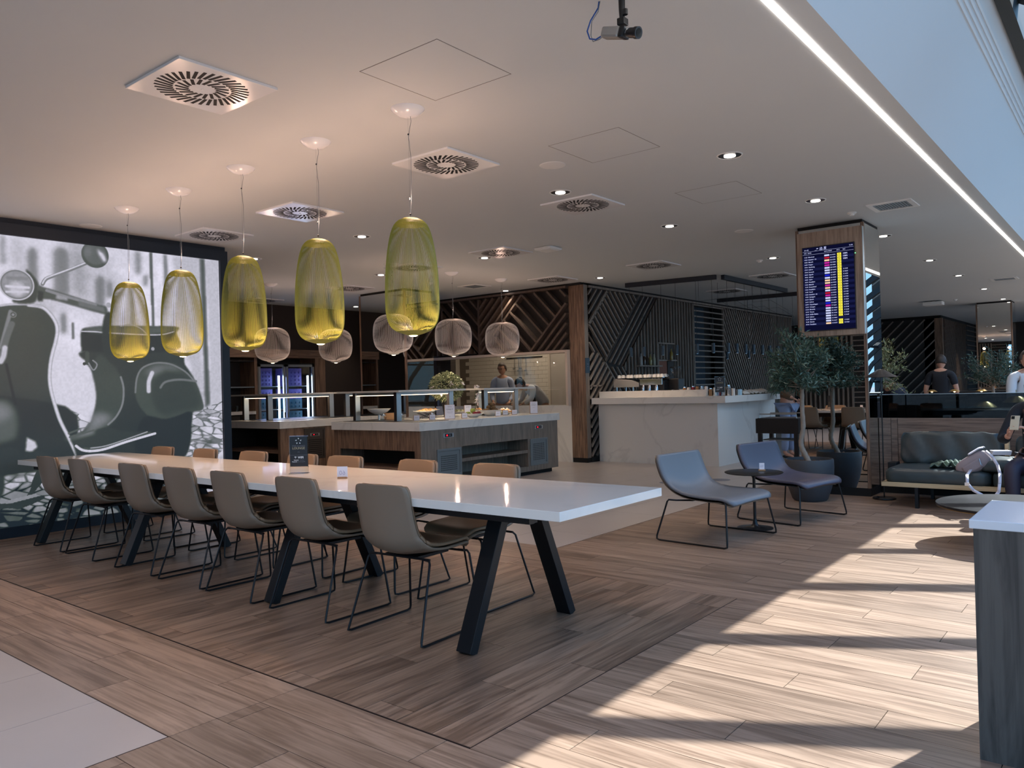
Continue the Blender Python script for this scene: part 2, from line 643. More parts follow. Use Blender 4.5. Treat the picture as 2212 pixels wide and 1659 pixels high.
M['screen_txt'] = emis('screen_text', (205, 210, 255), 1.1)
M['screen_y'] = emis('screen_yellow', (238, 226, 70), 1.1)
M['scr_white'] = emis('screen_pale', (205, 212, 250), 1.0)
M['scr_red'] = emis('screen_red', (200, 30, 50), 1.0)
M['scr_peach'] = emis('screen_peach', (250, 210, 170), 1.0)
M['scr_pink'] = emis('screen_magenta', (200, 40, 160), 1.0)
M['scr_blue'] = emis('screen_blue', (30, 40, 210), 1.0)
M['green_led'] = emis('green_led', (120, 255, 170), 3.0)
M['red_led'] = emis('red_led', (255, 30, 50), 2.0)
M['apple_g'] = mat('green_apple', (158, 170, 70), .3)
M['apple_r'] = mat('red_apple', (130, 26, 36), .3)
M['kiwi'] = mat('brown_kiwi', (112, 86, 56), .9)
M['food'] = mat('pastry', (190, 140, 84), .7, noise=.3, nscale=60)
M['napkin'] = mat('white_napkin', (228, 214, 200), .8)
M['purple'] = mat('violet_crates', (104, 96, 190), .5, noise=.4, nscale=30)
M['teal'] = mat('teal_crates', (20, 90, 120), .5, noise=.4, nscale=30)
M['grille'] = mat('grey_mesh', (120, 128, 132), .5, metal=.4)
M['bluebox'] = mat('blue_grey_plate', (44, 66, 82), .5)
M['darkvent'] = mat('dark_post_face', (44, 36, 34), .5)
M['navyc'] = mat('navy_cloth', (26, 32, 50), .8)

POSTER = [['p',[[2.765,2.905],[2.784,2.955],[2.801,2.903],[2.795,2.627],[2.76,2.623]],0.36,4,0],['p',[[2.991,2.772],[3.042,2.826],[3.091,2.777],[3.084,2.437],[2.984,2.428]],0.36,4,0],['p',[[3.219,2.799],[3.298,2.858],[3.376,2.811],[3.367,2.375],[3.21,2.363]],0.36,4,0],['p',[[3.63,2.556],[3.677,2.612],[3.721,2.557],[3.715,2.284],[3.623,2.278]],0.36,4,0],['p',[[3.742,2.522],[3.772,2.577],[3.799,2.52],[3.796,2.379],[3.739,2.374]],0.36,4,0],['p',[[3.283,2.164],[3.311,2.215],[3.336,2.16],[3.332,1.976],[3.279,1.974]],0.36,4,0],['p',[[3.39,2.834],[3.526,2.85],[3.542,2.36],[3.406,2.35]],0.55,9,0],['p',[[2.836,2.901],[2.945,2.916],[2.97,2.345],[2.866,2.608]],0.68,9,0],['p',[[3.385,2.092],[3.409,2.093],[3.405,1.921],[3.384,1.921]],0.2,1,0],['p',[[3.111,3.133],[3.213,3.149],[3.207,2.251],[3.108,2.383]],0.9,9,0],['p',[[3.837,2.888],[4.029,2.881],[4.024,2.698],[3.832,2.694]],0.85,3,0],['p',[[4.037,2.912],[4.113,2.921],[4.115,2.662],[4.038,2.639]],0.5,4,0],['p',[[3.983,2.513],[4.013,2.516],[4.042,1.851],[3.989,1.85]],0.45,3,0],['p',[[4.201,2.932],[4.237,2.936],[4.243,2.087],[4.217,2.086]],0.16,1,0],['p',[[4.363,2.905],[4.403,2.909],[4.41,2.55],[4.365,2.546]],0.3,3,0],['p',[[4.13,2.648],[4.191,2.654],[4.173,2.529],[4.127,2.525]],0.5,3,0],['p',[[4.786,2.914],[4.859,2.914],[4.864,2.034],[4.881,1.218],[4.819,1.172],[4.811,1.869]],0.14,2,0],['p',[[4.864,2.915],[5.036,2.917],[5.03,0.786],[4.896,0.795],[4.894,2.035]],0.74,2,0],['p',[[4.467,2.885],[4.786,2.914],[4.798,1.383],[4.712,1.385],[4.561,2.022]],0.72,4,0],['p',[[4.621,1.131],[4.888,1.169],[4.908,0.891],[4.669,1.033]],0.78,1,0],['p',[[4.621,1.099],[4.872,0.893],[4.835,0.814],[4.652,1.002]],0.45,2,0],['p',[[2.739,1.58],[3.237,1.832],[3.64,1.783],[3.62,0.882],[2.726,0.942]],0.86,12,0],['cobble',[[1.996,0.891],[2.724,0.834],[2.96,0.948],[3.289,1.243],[3.589,1.07],[3.797,0.838],[5.042,1.245],[5.026,0.664],[4.112,-0.018],[2.709,0.068],[1.98,0.001]],0.8,2,0],['p',[[2.398,1.467],[2.737,1.462],[2.763,0.821],[2.754,0.601],[2.715,0.386],[2.458,0.302],[2.221,0.618]],0.05,1,0],['p',[[2.197,2.109],[2.752,2.221],[2.823,2.239],[2.993,2.258],[3.105,2.244],[3.18,2.193],[3.243,2.099],[3.26,2.001],[3.238,1.888],[3.203,1.761],[3.182,1.649],[3.172,1.524],[3.183,1.412],[3.212,1.271],[3.26,1.101],[3.335,0.928],[3.424,0.722],[3.342,0.63],[2.171,0.74]],0.062,1,0.5],['p',[[2.005,1.38],[3.309,1.243],[3.4,0.823],[3.449,0.776],[3.22,0.747],[3.134,0.78],[3.031,0.809],[2.901,0.779],[2.893,0.81],[2.725,0.864],[1.993,0.735]],0.03,1,0],['p',[[2.951,0.949],[3.024,0.903],[3.041,0.85],[2.994,0.812],[2.939,0.817]],0.8,1,0],['p',[[2.394,1.297],[2.734,1.313],[2.804,1.284],[2.861,1.175],[2.86,1.013],[2.797,0.937],[2.387,0.912]],0.16,4,0],['p',[[2.393,1.246],[2.733,1.287],[2.791,1.258],[2.825,1.176],[2.753,1.126],[2.391,1.092]],0.35,6,0],['l',[[2.744,1.82],[2.834,2.173]],0.4,2,14],['l',[[2.741,1.7],[2.792,1.902],[2.843,2.052]],0.22,2,30],['l',[[2.741,1.687],[2.766,1.74],[2.779,1.821]],0.75,3,22],['l',[[2.788,1.66],[2.82,1.486],[2.857,1.283]],0.02,2,10],['c',[[2.855,2.143]],0.35,0,22],['c',[[2.855,2.143]],0.07,0,16],['c',[[2.855,2.143]],0.5,0,9],['l',[[2.993,2.244],[3.105,2.233],[3.174,2.182],[3.232,2.091],[3.247,2.001],[3.228,1.888],[3.194,1.761],[3.174,1.649],[3.166,1.524],[3.176,1.412],[3.206,1.272],[3.254,1.102],[3.329,0.928],[3.424,0.694],[3.462,0.619]],0.62,1,20],['l',[[2.993,2.244],[3.105,2.233],[3.174,2.182],[3.232,2.091],[3.247,2.001],[3.228,1.888],[3.194,1.761],[3.174,1.649],[3.166,1.524],[3.176,1.412],[3.206,1.272],[3.254,1.102],[3.329,0.928],[3.424,0.694],[3.462,0.619]],0.85,1,8],['l',[[2.752,2.224],[2.823,2.239],[2.993,2.251],[3.105,2.239]],0.7,1,10],['p',[[2.975,2.592],[3.054,2.524],[3.09,2.437],[3.072,2.325],[3.03,2.264],[2.883,2.257],[2.86,2.296],[2.997,2.429]],0.07,1,0],['c',[[2.893,2.437]],0.75,0,112],['c',[[2.894,2.437]],0.3,0,102],['c',[[2.894,2.437]],0.52,1,94],['c',[[2.896,2.394]],0.72,8,50],['l',[[2.816,2.495],[2.98,2.503]],0.42,2,12],['l',[[2.803,2.413],[2.996,2.415]],0.85,2,8],['l',[[2.802,2.359],[2.989,2.374]],0.8,2,6],['p',[[3.074,2.436],[3.147,2.428],[3.275,2.397],[3.46,2.347],[3.652,2.295],[3.729,2.278],[3.735,2.2],[3.65,2.207],[3.431,2.259],[3.247,2.303],[3.132,2.316],[3.081,2.291]],0.12,1,0],['l',[[3.159,2.401],[3.301,2.363],[3.46,2.325],[3.624,2.286]],0.45,1,14],['p',[[3.249,2.373],[3.353,2.346],[3.35,2.314],[3.241,2.324]],0.55,1,0],['p',[[3.459,2.318],[3.637,2.279],[3.708,2.266],[3.714,2.218],[3.458,2.268]],0.25,1,0],['p',[[3.077,2.395],[3.133,2.385],[3.119,2.287],[3.071,2.297]],0.04,1,0],['c',[[3.755,2.294]],0.6,0,20],['l',[[3.122,2.461],[3.146,2.505],[3.188,2.536],[3.386,2.633],[3.606,2.751]],0.35,0,22],['l',[[3.122,2.468],[3.146,2.512],[3.188,2.543],[3.386,2.641],[3.606,2.758]],0.8,0,8],['c',[[3.631,2.812]],0.12,0,99],['c',[[3.631,2.819]],0.2,3,80],['p',[[3.651,2.88],[3.72,2.83],[3.747,2.759],[3.718,2.741],[3.664,2.823]],0.85,2,0],['p',[[3.526,2.879],[3.595,2.888],[3.58,2.798],[3.538,2.779]],0.34,5,0],['p',[[3.509,1.809],[4.474,1.83],[4.585,1.673],[4.715,1.465],[4.793,1.173],[4.672,1.129],[4.634,0.971],[4.633,0.813],[4.525,0.597],[4.172,0.552],[3.503,0.615],[3.373,0.84],[3.349,0.927],[3.457,0.977],[3.541,1.059],[3.582,1.173],[3.607,1.288],[3.604,1.433],[3.573,1.579],[3.527,1.68]],0.05,1,0.4],['p',[[3.64,1.768],[3.766,1.682],[3.85,1.564],[3.89,1.414],[3.875,1.25],[3.81,1.119],[3.708,1.021],[3.538,0.943],[3.429,0.922],[3.54,1.03],[3.587,1.172],[3.613,1.317],[3.605,1.448],[3.58,1.579]],0.085,2,0],['p',[[3.57,1.144],[3.654,1.155],[3.767,1.106],[3.651,1.024],[3.483,0.947],[3.54,1.03]],0.4,6,0],['l',[[3.864,1.534],[3.89,1.414],[3.875,1.25],[3.81,1.119],[3.722,1.035]],0.4,1,8],['p',[[3.473,2.01],[3.563,2.05],[3.732,2.072],[3.935,2.081],[4.48,2.098],[4.492,2.035],[4.465,1.822],[3.516,1.795],[3.475,1.809]],0.035,1,0],['p',[[3.494,2.025],[3.647,2.061],[3.861,2.07],[4.464,2.089],[4.479,2.051],[4.145,1.999],[3.645,1.995]],0.16,2,0],['l',[[3.48,2.006],[3.617,2.008],[3.73,2.001],[4.145,1.996],[4.333,2.006],[4.463,2.042]],0.72,0,7],['l',[[3.876,2.078],[3.98,2.098],[4.085,2.065],[4.16,1.999]],0.6,0,7],['p',[[3.718,2.204],[3.78,2.2],[3.758,1.992],[3.782,1.771],[3.845,1.683],[3.766,1.682],[3.69,1.813],[3.681,2.018]],0.05,1,0],['l',[[3.529,1.781],[3.527,1.68]],0.1,0,26],['l',[[3.541,1.68],[3.587,1.608],[3.624,1.666],[3.583,1.709]],0.5,0,6],['c',[[4.218,1.843]],0.6,0,14],['c',[[3.499,1.673]],0.05,0,12],['p',[[4.015,1.367],[4.034,1.518],[4.09,1.624],[4.199,1.678],[4.309,1.69],[4.437,1.669],[4.583,1.594],[4.681,1.497],[4.746,1.368],[4.796,1.169],[4.655,1.133],[4.521,1.103],[4.374,1.074],[4.309,1.058],[4.2,1.071],[4.094,1.167],[4.036,1.26]],0.1,1,0],['p',[[4.184,1.394],[4.243,1.547],[4.371,1.625],[4.55,1.594],[4.681,1.465],[4.759,1.206],[4.522,1.135],[4.342,1.096],[4.219,1.209]],0.062,5,0],['p',[[4.119,1.578],[4.245,1.655],[4.437,1.656],[4.55,1.601],[4.355,1.625],[4.211,1.547]],0.3,5,0],['l',[[4.204,1.578],[4.166,1.486],[4.161,1.379]],0.8,3,22],['l',[[4.294,1.415],[4.352,1.477],[4.514,1.502],[4.715,1.481]],0.3,2,8],['l',[[4.015,1.367],[4.034,1.518],[4.09,1.624],[4.199,1.678],[4.309,1.69],[4.437,1.669],[4.583,1.594],[4.681,1.497]],0.35,1,7],['p',[[4.092,1.091],[4.373,1.063],[4.638,1.138],[4.648,0.97],[4.63,0.813],[4.593,0.687],[4.508,0.599],[4.361,0.565],[4.173,0.628],[3.993,0.734]],0.022,1,0],['p',[[3.371,0.894],[3.504,0.934],[3.587,0.983],[3.704,1.004],[3.909,0.953],[4.181,0.925],[3.906,0.819],[3.688,0.771],[3.551,0.768],[3.439,0.793]],0.05,1,0],['l',[[3.4,0.834],[3.459,0.788],[3.551,0.77],[3.688,0.782],[3.906,0.841],[4.221,0.911]],0.85,0,16],['l',[[3.48,0.806],[3.583,0.798],[3.797,0.838],[4.169,0.926]],0.1,0,8],['l',[[3.542,0.802],[3.689,0.812],[3.907,0.869],[4.134,0.934]],0.6,0,6],['p',[[3.282,0.916],[3.372,0.921],[3.587,0.983],[3.566,0.952],[3.402,0.919],[3.332,0.908]],0.5,3,0],['l',[[3.333,0.966],[3.424,0.998]],0.15,1,7],['l',[[3.342,0.928],[3.577,0.984]],0.15,1,7],['p',[[3.056,0.653],[3.131,0.625],[3.12,0.563],[3.062,0.477],[3.004,0.411],[2.984,0.357],[2.929,0.357],[2.972,0.446],[2.988,0.516]],0.05,0,0],['p',[[2.46,0.399],[2.714,0.346],[2.875,0.371],[3.069,0.367],[3.077,0.33],[2.873,0.265],[2.792,0.281],[2.458,0.302]],0.045,0,0],['p',[[2.46,0.409],[2.714,0.351],[3.013,0.395],[3.059,0.369],[2.793,0.326],[2.459,0.37]],0.5,0,0]]
# ------------------------------------------------------------------ floor
CH = 3.08
XL, XR, YB, YF = -14.0, 3.0, -4.0, 31.0
mb = MB().box(XL, YB, -.12, XR, YF, -.006)
floor = struct('floor', mb, M['grout'])

# zones of boards and tiles (plan rectangles); joints as laid in the lounge
G = .0016
planks_x, planks_y, tiles = [], [], []


def clip(x0, x1, y0, y1, z):
    a, b, c, d = max(x0, z[0]), min(x1, z[1]), max(y0, z[2]), min(y1, z[3])
    return (a, b, c, d) if b - a > .02 and d - c > .02 else None


def lay_x(z, ybase, L=1.235):
    r0 = int(math.floor((z[2] - ybase) / .2)); r1 = int(math.ceil((z[3] - ybase) / .2))
    for r in range(r0, r1):
        y0 = ybase + r * .2
        off = -1.63 - .4117 * (r - 11)
        k0 = int(math.floor((z[0] - off) / L)) - 1; k1 = int(math.ceil((z[1] - off) / L)) + 1
        for k in range(k0, k1):
            c = clip(off + k * L, off + (k + 1) * L, y0, y0 + .2, z)
            if c:
                planks_x.append(c)


def lay_y(z, xbase, L=1.235):
    r0 = int(math.floor((z[0] - xbase) / .2)); r1 = int(math.ceil((z[1] - xbase) / .2))
    for r in range(r0, r1):
        x0 = xbase + r * .2
        off = 2.2 + .4117 * r
        k0 = int(math.floor((z[2] - off) / L)) - 1; k1 = int(math.ceil((z[3] - off) / L)) + 1
        for k in range(k0, k1):
            c = clip(x0, x0 + .2, off + k * L, off + (k + 1) * L, z)
            if c:
                planks_y.append(c)


def lay_t(z, xb, yb, W=.6, L=1.2):
    for i in range(int((z[0] - xb) / W) - 2, int((z[1] - xb) / W) + 2):
        for j in range(int((z[2] - yb) / L) - 2, int((z[3] - yb) / L) + 2):
            o = (i % 2) * .6
            c = clip(xb + i * W, xb + (i + 1) * W, yb + j * L + o, yb + (j + 1) * L + o, z)
            if c:
                tiles.append(c)


lay_x((-1.93, XR, 2.09, 4.49), .09)
lay_x((-3.72, XR, 4.49, YF), .09)
lay_x((-8.5, -3.72, 4.49, 5.14), .09)
lay_y((-8.5, -1.93, 2.096, 4.49), -1.93)
lay_x((-2.94, XR, YB, 2.09), .09)
lay_x((-8.5, -2.94, 1.487, 2.09), .09)
lay_t((-8.5, -2.94, YB, 1.487), -2.94, 1.487)
lay_t((XL, -3.72, 5.14, YF), -3.72, 5.14)


def seen(c):
    """rough order of size in the photograph: near things first, and only what lies ahead"""
    x, y = (c[0] + c[1]) / 2, (c[2] + c[3]) / 2
    d = x * f_.x + y * f_.y
    s = x * r_.x + y * r_.y
    if d < 1.2 or abs(s) > d * .72 + .5:
        return 1e6 + x * x + y * y
    if x > .3:
        return 1e5 + d
    return d


def lay_all(lst, name, m):
    lst.sort(key=seen)
    for c in lst[:300]:
        b = MB().box(c[0] + G, c[2] + G, -.02, c[1] - G, c[3] - G, 0)
        part(name, b, m, floor)
    if lst[300:]:
        b = MB()
        for c in lst[300:]:
            b.box(c[0] + G, c[2] + G, -.02, c[1] - G, c[3] - G, 0, rnd=random.uniform(.05, .95))
        part(name + 's_further_off', b, m, floor, kind='stuff')


lay_all(planks_x, 'plank', M['plank_x'])
lay_all(planks_y, 'cross_plank', M['plank_y'])
lay_all(tiles, 'stone_tile', M['tile'])
# dark inlay strips round the boarded rectangle
ms = mat('inlay_strip', (44, 32, 30), .5)
for a in [(-8.5, 2.0935, -1.93, 2.0985), (-1.9325, 2.0935, -1.9275, 4.49), (-8.5, 1.4855, -2.9375, 1.4895), (-2.9415, YB, -2.9375, 1.4895), (-3.7225, 5.14, -3.7185, 14)]:
    part('inlay_strip', MB().box(a[0], a[1], -.01, a[2], a[3], .0008), ms, floor)
# two round floor stickers by the buffet
for (x, y) in [(-4.9, 9.35), (-4.45, 9.9)]:
    b = MB().cyl((0, 0, 0), .14, 0, .001, 28)
    solo('floor_sticker', 'faded round sticker on the tiles, ' + ('nearer the buffet' if y < 9.5 else 'nearer the bar'), 'sticker', b, mat('sticker', (120, 122, 134), .5), (x, y, .0002), group='round floor stickers')
# apron outside
struct('ground_outside', MB().box(XR + .1, -60, -.4, 160, 160, -.3), mat('apron', (116, 122, 128), .9))

# ------------------------------------------------------------------ ceiling, fascia, glass roof
struct('ceiling', MB().box(XL, YB, CH, -1.18, YF, CH + .16), M['ceil'])
m_f = mat('fascia_paint', (206, 218, 226), .6)
fas = struct('trim_1', MB().add([(-1.18, YB, CH), (-1.18, YF, CH), (-.68, YF, 3.73), (-.68, YB, 3.73), (-1.34, YB, CH + .16), (-1.34, YF, CH + .16), (-.68, YF, 3.95), (-.68, YB, 3.95)], [(0, 3, 2, 1), (4, 5, 6, 7), (3, 7, 6, 2), (0, 1, 5, 4), (0, 4, 7, 3), (1, 2, 6, 5)]), m_f)
m_g = mat('moulding', (220, 226, 230), .5)
for x in (-.805, -.785, -.765, -.745):
    z = CH + (x + 1.18) * 1.3
    part('groove_moulding', MB().beam((x, YB, z - .004), (x, YF, z - .004), .010, .014, up=(1, 0, 1.3)), m_g, fas)
struct('trim_2', MB().box(-.68, YB, 3.70, -.60, YF, 4.0), mat('roof_beam', (26, 34, 36), .5))
arch = [(-.62, 3.95), (.2, 3.38), (1.0, 2.82), (1.7, 2.28), (2.2, 1.80), (2.58, 1.2), (2.80, .55), (2.86, 0)]
XG = 2.86
win = struct('window_1', MB().box(2.8, YB, 0, 3.0, YF, .10), M['black'])
mrib = mat('roof_rib', (26, 32, 38), .5)
for k in range(-9, 19):
    y = 7.62 + 1.25 * k
    if y < YB or y > YF:
        continue
    b = MB()
    pts = arch
    for i in range(len(pts) - 1):
        (xa, za), (xb, zb) = pts[i], pts[i + 1]
        b.beam((xa, y, za), (xb, y, zb), .11, .12, up=(1, 0, 1))
    part('arched_rib', b, mrib, win)
for k in range(-10, 19):
    y0 = 7.62 + 1.25 * k
    y1 = y0 + 1.25
    y0, y1 = max(y0, YB), min(y1, YF)
    if y1 - y0 < .1:
        continue
    vs = []
    for (x, z) in arch:
        vs += [(x + .10, y0, z + .08), (x + .10, y1, z + .08)]
    b = MB().add(vs, [(2 * i, 2 * i + 2, 2 * i + 3, 2 * i + 1) for i in range(len(arch) - 1)])
    part('pane', b, M['glassroof'], win)
part('added_shade_panel', MB().add([(.12, 5.25, 3.52), (1.25, 5.25, 2.73), (1.25, 6.12, 2.73), (.12, 6.12, 3.52), (.15, 5.25, 3.56), (1.28, 5.25, 2.77), (1.28, 6.12, 2.77), (.15, 6.12, 3.56)], [(0, 1, 2, 3), (7, 6, 5, 4), (0, 4, 5, 1), (1, 5, 6, 2), (2, 6, 7, 3), (3, 7, 4, 0)]), M['alu'], win)  # solid panel added in the glass roof to shade the near cabinet
for (x, z) in [(1.7, 2.3), (2.58, 1.2)]:
    part('transom', MB().box(x, YB, z - .03, x + .1, YF, z + .03), mrib, win)

# LED strip let into the ceiling
mb = MB().box(-1.337, YB + .1, CH - .006, -1.303, YF - .1, CH - .0005)
solo('led_strip', 'long glowing white light strip let into the ceiling by the skylight', 'light', mb, M['led'])
area('strip_light', (-1.32, 9, CH - .02), .04, 60, (1, .95, .9), (0, 0, 0), size_y=26)

# ------------------------------------------------------------------ outer walls
struct('wall_back', MB().box(XL, YB - .2, 0, -5.45, YB, 3.2).box(-5.45, YB - .2, 2.95, XR, YB, 3.2), M['backing'])
w2_ = struct('window_added', MB().box(-5.45, YB - .2, 0, XR, YB, .12).box(-5.45, YB - .2, 2.9, XR, YB, 2.95), M['black'])  # unseen window, added to bring cool daylight onto the near floor
for x in (-5.4, -3.8, -2.2, -.6, 1.0, 2.6):
    part('mullion', MB().box(x - .03, YB - .15, .12, x + .03, YB - .05, 2.9), M['black'], w2_)
part('pane', MB().box(-5.4, YB - .105, .12, 2.9, YB - .1, 2.9), M['glassroof'], w2_)
struct('ground_behind', MB().box(-60, -80, -.4, 80, YB - .3, -.3), mat('apron_behind', (140, 142, 145), .9))
struct('wall_far', MB().box(XL, YF, 0, XR, YF + .2, 6), M['darkwall'])
struct('wall_left', MB().box(XL - .2, YB, 0, XL, YF, CH), M['darkwall'])
# slats on the back wall (seen in the mirror column)
wb = bpy.data.objects['wall_back']
for i in range(26):
    x = -9.4 + i * .125
    part('slat', MB().box(x, YB, 0, x + .04, YB + .06, 3.0), M['slat'], wb)
for i in range(21):
    z = .1 + i * .14
    part('slat', MB().box(-6.1, YB, z, -5.45, YB + .06, z + .03), M['slat'], wb)
part('slat', MB().box(-6.15, YB, 0, -6.1, YB + .07, 3.0), M['slat'], wb)

# ------------------------------------------------------------------ slat patterns
def hatch(poly, ang, pitch, through):
    """segments of parallel lines (angle ang) inside poly; one line passes `through`"""
    a = math.radians(ang)
    d = (math.cos(a), math.sin(a)); n = (-d[1], d[0])
    c0 = through[0] * n[0] + through[1] * n[1]
    cs = [p[0] * n[0] + p[1] * n[1] for p in poly]
    k0 = math.ceil((min(cs) - c0) / pitch + 1e-6); k1 = math.floor((max(cs) - c0) / pitch - 1e-6)
    out = []
    for k in range(k0, k1 + 1):
        c = c0 + k * pitch
        ts = []
        for i in range(len(poly)):
            p, q = poly[i], poly[(i + 1) % len(poly)]
            cp, cq = p[0] * n[0] + p[1] * n[1] - c, q[0] * n[0] + q[1] * n[1] - c
            if cp * cq < 0:
                t = cp / (cp - cq)
                x, y = p[0] + (q[0] - p[0]) * t, p[1] + (q[1] - p[1]) * t
                ts.append(x * d[0] + y * d[1])
        ts.sort()
        for i in range(0, len(ts) - 1, 2):
            if ts[i + 1] - ts[i] > .05:
                out.append(((d[0] * ts[i] + n[0] * c, d[1] * ts[i] + n[1] * c), (d[0] * ts[i + 1] + n[0] * c, d[1] * ts[i + 1] + n[1] * c)))
    return out


def slats_x(segs, X, w, dp, m, parent, sgn=1):
    """slats on a wall facing +X; plan coords (y,z)"""
    for (a, b) in segs:
        mb = MB().beam((X + dp / 2 * sgn, a[0], a[1]), (X + dp / 2 * sgn, b[0], b[1]), w, dp, up=(1, 0, 0))
        part('slat', mb, m, parent)


def slats_y(segs, Y, w, dp, m, parent):
    for (a, b) in segs:
        mb = MB().beam((a[0], Y - dp / 2, a[1]), (b[0], Y - dp / 2, b[1]), w, dp, up=(0, 1, 0))
        part('slat', mb, m, parent)


# bar wall: faces +X at x=-7.38, y 11.27 .. 21.33
BW = -7.42
wbar = struct('wall_bar', MB().box(BW - .2, 11.45, 0, BW, 15.36, 3.04).box(BW - .5, 15.3, 0, BW - .3, 16.9, 3.04).box(BW - .2, 16.86, 0, BW, 21.4, 3.04), M['backing'])
part('niche_board', MB().box(BW - .30, 15.36, 0, BW - .27, 16.5, 3.0), M['backing2'], wbar)
P = .1166
R = []
R += hatch([(11.3, 3.0), (11.3, 2.37), (11.93, 3.0)], 45, P, (11.86, 2.95))
R += hatch([(11.3, 2.37), (11.93, 3.0), (13.06, 3.0), (11.79, 1.73), (11.3, 2.22)], -45, P, (11.3, 2.225))
R += hatch([(11.3, 2.2), (11.3, 1.9), (11.6, 1.9)], -45, P, (11.3, 2.225))
R += hatch([(11.3, 1.88), (11.62, 1.88), (11.79, 1.71), (12.6, .9), (12.6, .1), (11.3, .1)], 45, P, (11.6, 1.88))
R += hatch([(13.07, 3.0), (13.74, 3.0), (12.4, 1.66), (11.82, 1.74)], 45, P, (13.03, 2.95))
R += hatch([(11.87, 1.64), (12.4, 1.64), (13.15, .9), (13.15, .1), (12.6, .1), (12.6, .9)], -45, P, (11.87, 1.64))
R += [((11.3, 2.35), (11.93, 2.98)), ((11.3, 2.225), (12.6, .92)), ((11.79, 1.72), (13.06, 2.99)), ((12.4, 1.66), (13.74, 3.0)), ((11.3, 1.31), (11.7, 1.31))]
for a, b in hatch([(13.75, 3.0), (15.33, 3.0), (15.33, .1), (13.2, .1), (13.15, .9), (12.42, 1.66)], 90, .122, (13.60, 2)):
    R.append((a, b) if not (13.78 < a[0] < 14.43) else (((a[0], 2.13), b)))
R += [((13.76, 2.12), (14.46, 2.12)), ((12.85, 1.66), (13.73, 1.66)), ((13.77, 1.78), (14.16, 1.78)), ((13.76, .1), (13.76, 2.1)), ((14.46, .1), (14.46, 2.1))]
R += [((y, 1.8), (y, 2.1)) for y in (13.88, 14.0, 14.12)]
R += hatch([(15.38, 3.0), (16.86, 3.0), (16.86, .6), (15.38, .6)], 0, .122, (15.4, 2.862))
R += [((15.36, .1), (15.36, 3.0)), ((16.87, .1), (16.87, 3.0)), ((18.37, .1), (18.37, 2.98)), ((19.87, .1), (19.87, 3.0))]
R += hatch([(16.89, 3.0), (18.36, 3.0), (18.36, .5), (16.89, .5)], -56, .105, (16.88, 2.74))
R += hatch([(18.38, 3.0), (19.86, 3.0), (19.86, .5), (18.38, .5)], 56, .105, (19.86, 2.74))
R += hatch([(19.89, 3.0), (21.3, 3.0), (21.3, .5), (19.89, .5)], 90, .118, (20, 2))
slats_x(R, BW, .026, .04, M['slat'], wbar)
part('top_rail', MB().box(BW - .01, 11.3, 3.01, BW + .05, 21.4, 3.045), M['slat'], wbar)
part('top_gap', MB().box(BW - .1, 11.25, 3.045, BW + .03, 21.4, 3.08), M['gapblack'], wbar)
part('plinth', MB().box(BW, 11.27, 0, BW + .045, 21.4, .08), M['gapblack'], wbar)
# recess with copper panel in the doorway of the pattern
part('hatch_board', MB().box(BW + .0, 14.16, 0.1, BW + .02, 14.44, 2.1), M['darkcab'], wbar)
part('hatch_board', MB().box(BW + .0, 13.78, 1.5, BW + .015, 14.14, 1.77), mat('copper_board', (120, 66, 44), .6), wbar)

# kitchen front wall: faces -Y at y=11.15
KY = 11.19
wk = struct('wall_kitchen', MB().box(-11.1, KY, 1.95, -7.69, KY + .12, 3.04), M['darkcab'])
R = []
R += hatch([(-7.70, 2.99), (-7.70, 2.76), (-8.52, 1.94), (-9.66, 1.97), (-8.64, 2.99)], -45, .2, (-8.04, 2.36))
R += hatch([(-7.70, 2.72), (-7.70, 1.94), (-8.48, 1.94)], 45, .118, (-7.71, 2.73))
R += hatch([(-8.68, 2.99), (-9.69, 2.99), (-9.69, 1.98)], 45, .118, (-8.68, 2.98))
R += hatch([(-9.72, 2.99), (-9.72, 1.94), (-10.0, 1.94), (-10.72, 2.99)], -45, .2, (-10.48, 2.99))
R += hatch([(-10.95, 2.99), (-10.76, 2.99), (-9.76, 1.98), (-10.95, 1.98)], 90, .14, (-10.8, 2.2))
R += [((-8.5, 1.95), (-7.70, 2.75)), ((-9.67, 1.98), (-8.66, 2.99)), ((-9.705, 1.94), (-9.705, 2.99)), ((-10.76, 2.99), (-9.73, 1.96))]
slats_y(R, KY, .035, .12, M['slat_k'], wk)
part('top_rail', MB().box(-11.0, KY - .13, 3.01, -7.69, KY, 3.045), M['slat_k'], wk)
part('top_gap', MB().box(-11.1, KY - .1, 3.045, -7.4, KY + .1, 3.08), M['gapblack'], wk)
part('opening_frame', MB().box(-10.95, KY - .13, 1.90, -7.69, KY + .12, 1.945).box(-7.735, KY - .13, .98, -7.69, KY + .12, 1.9), mat('pale_frame', (206, 190, 176), .5), wk)
part('marble_front', MB().box(-10.95, KY - .04, 0, -7.69, KY + .1, .985), M['marble'], wk)
part('serving_glass', MB().box(-10.93, KY - .02, .985, -7.74, KY - .012, 1.9), clear_glass('hatch_glass', (238, 240, 238), .025), wk)
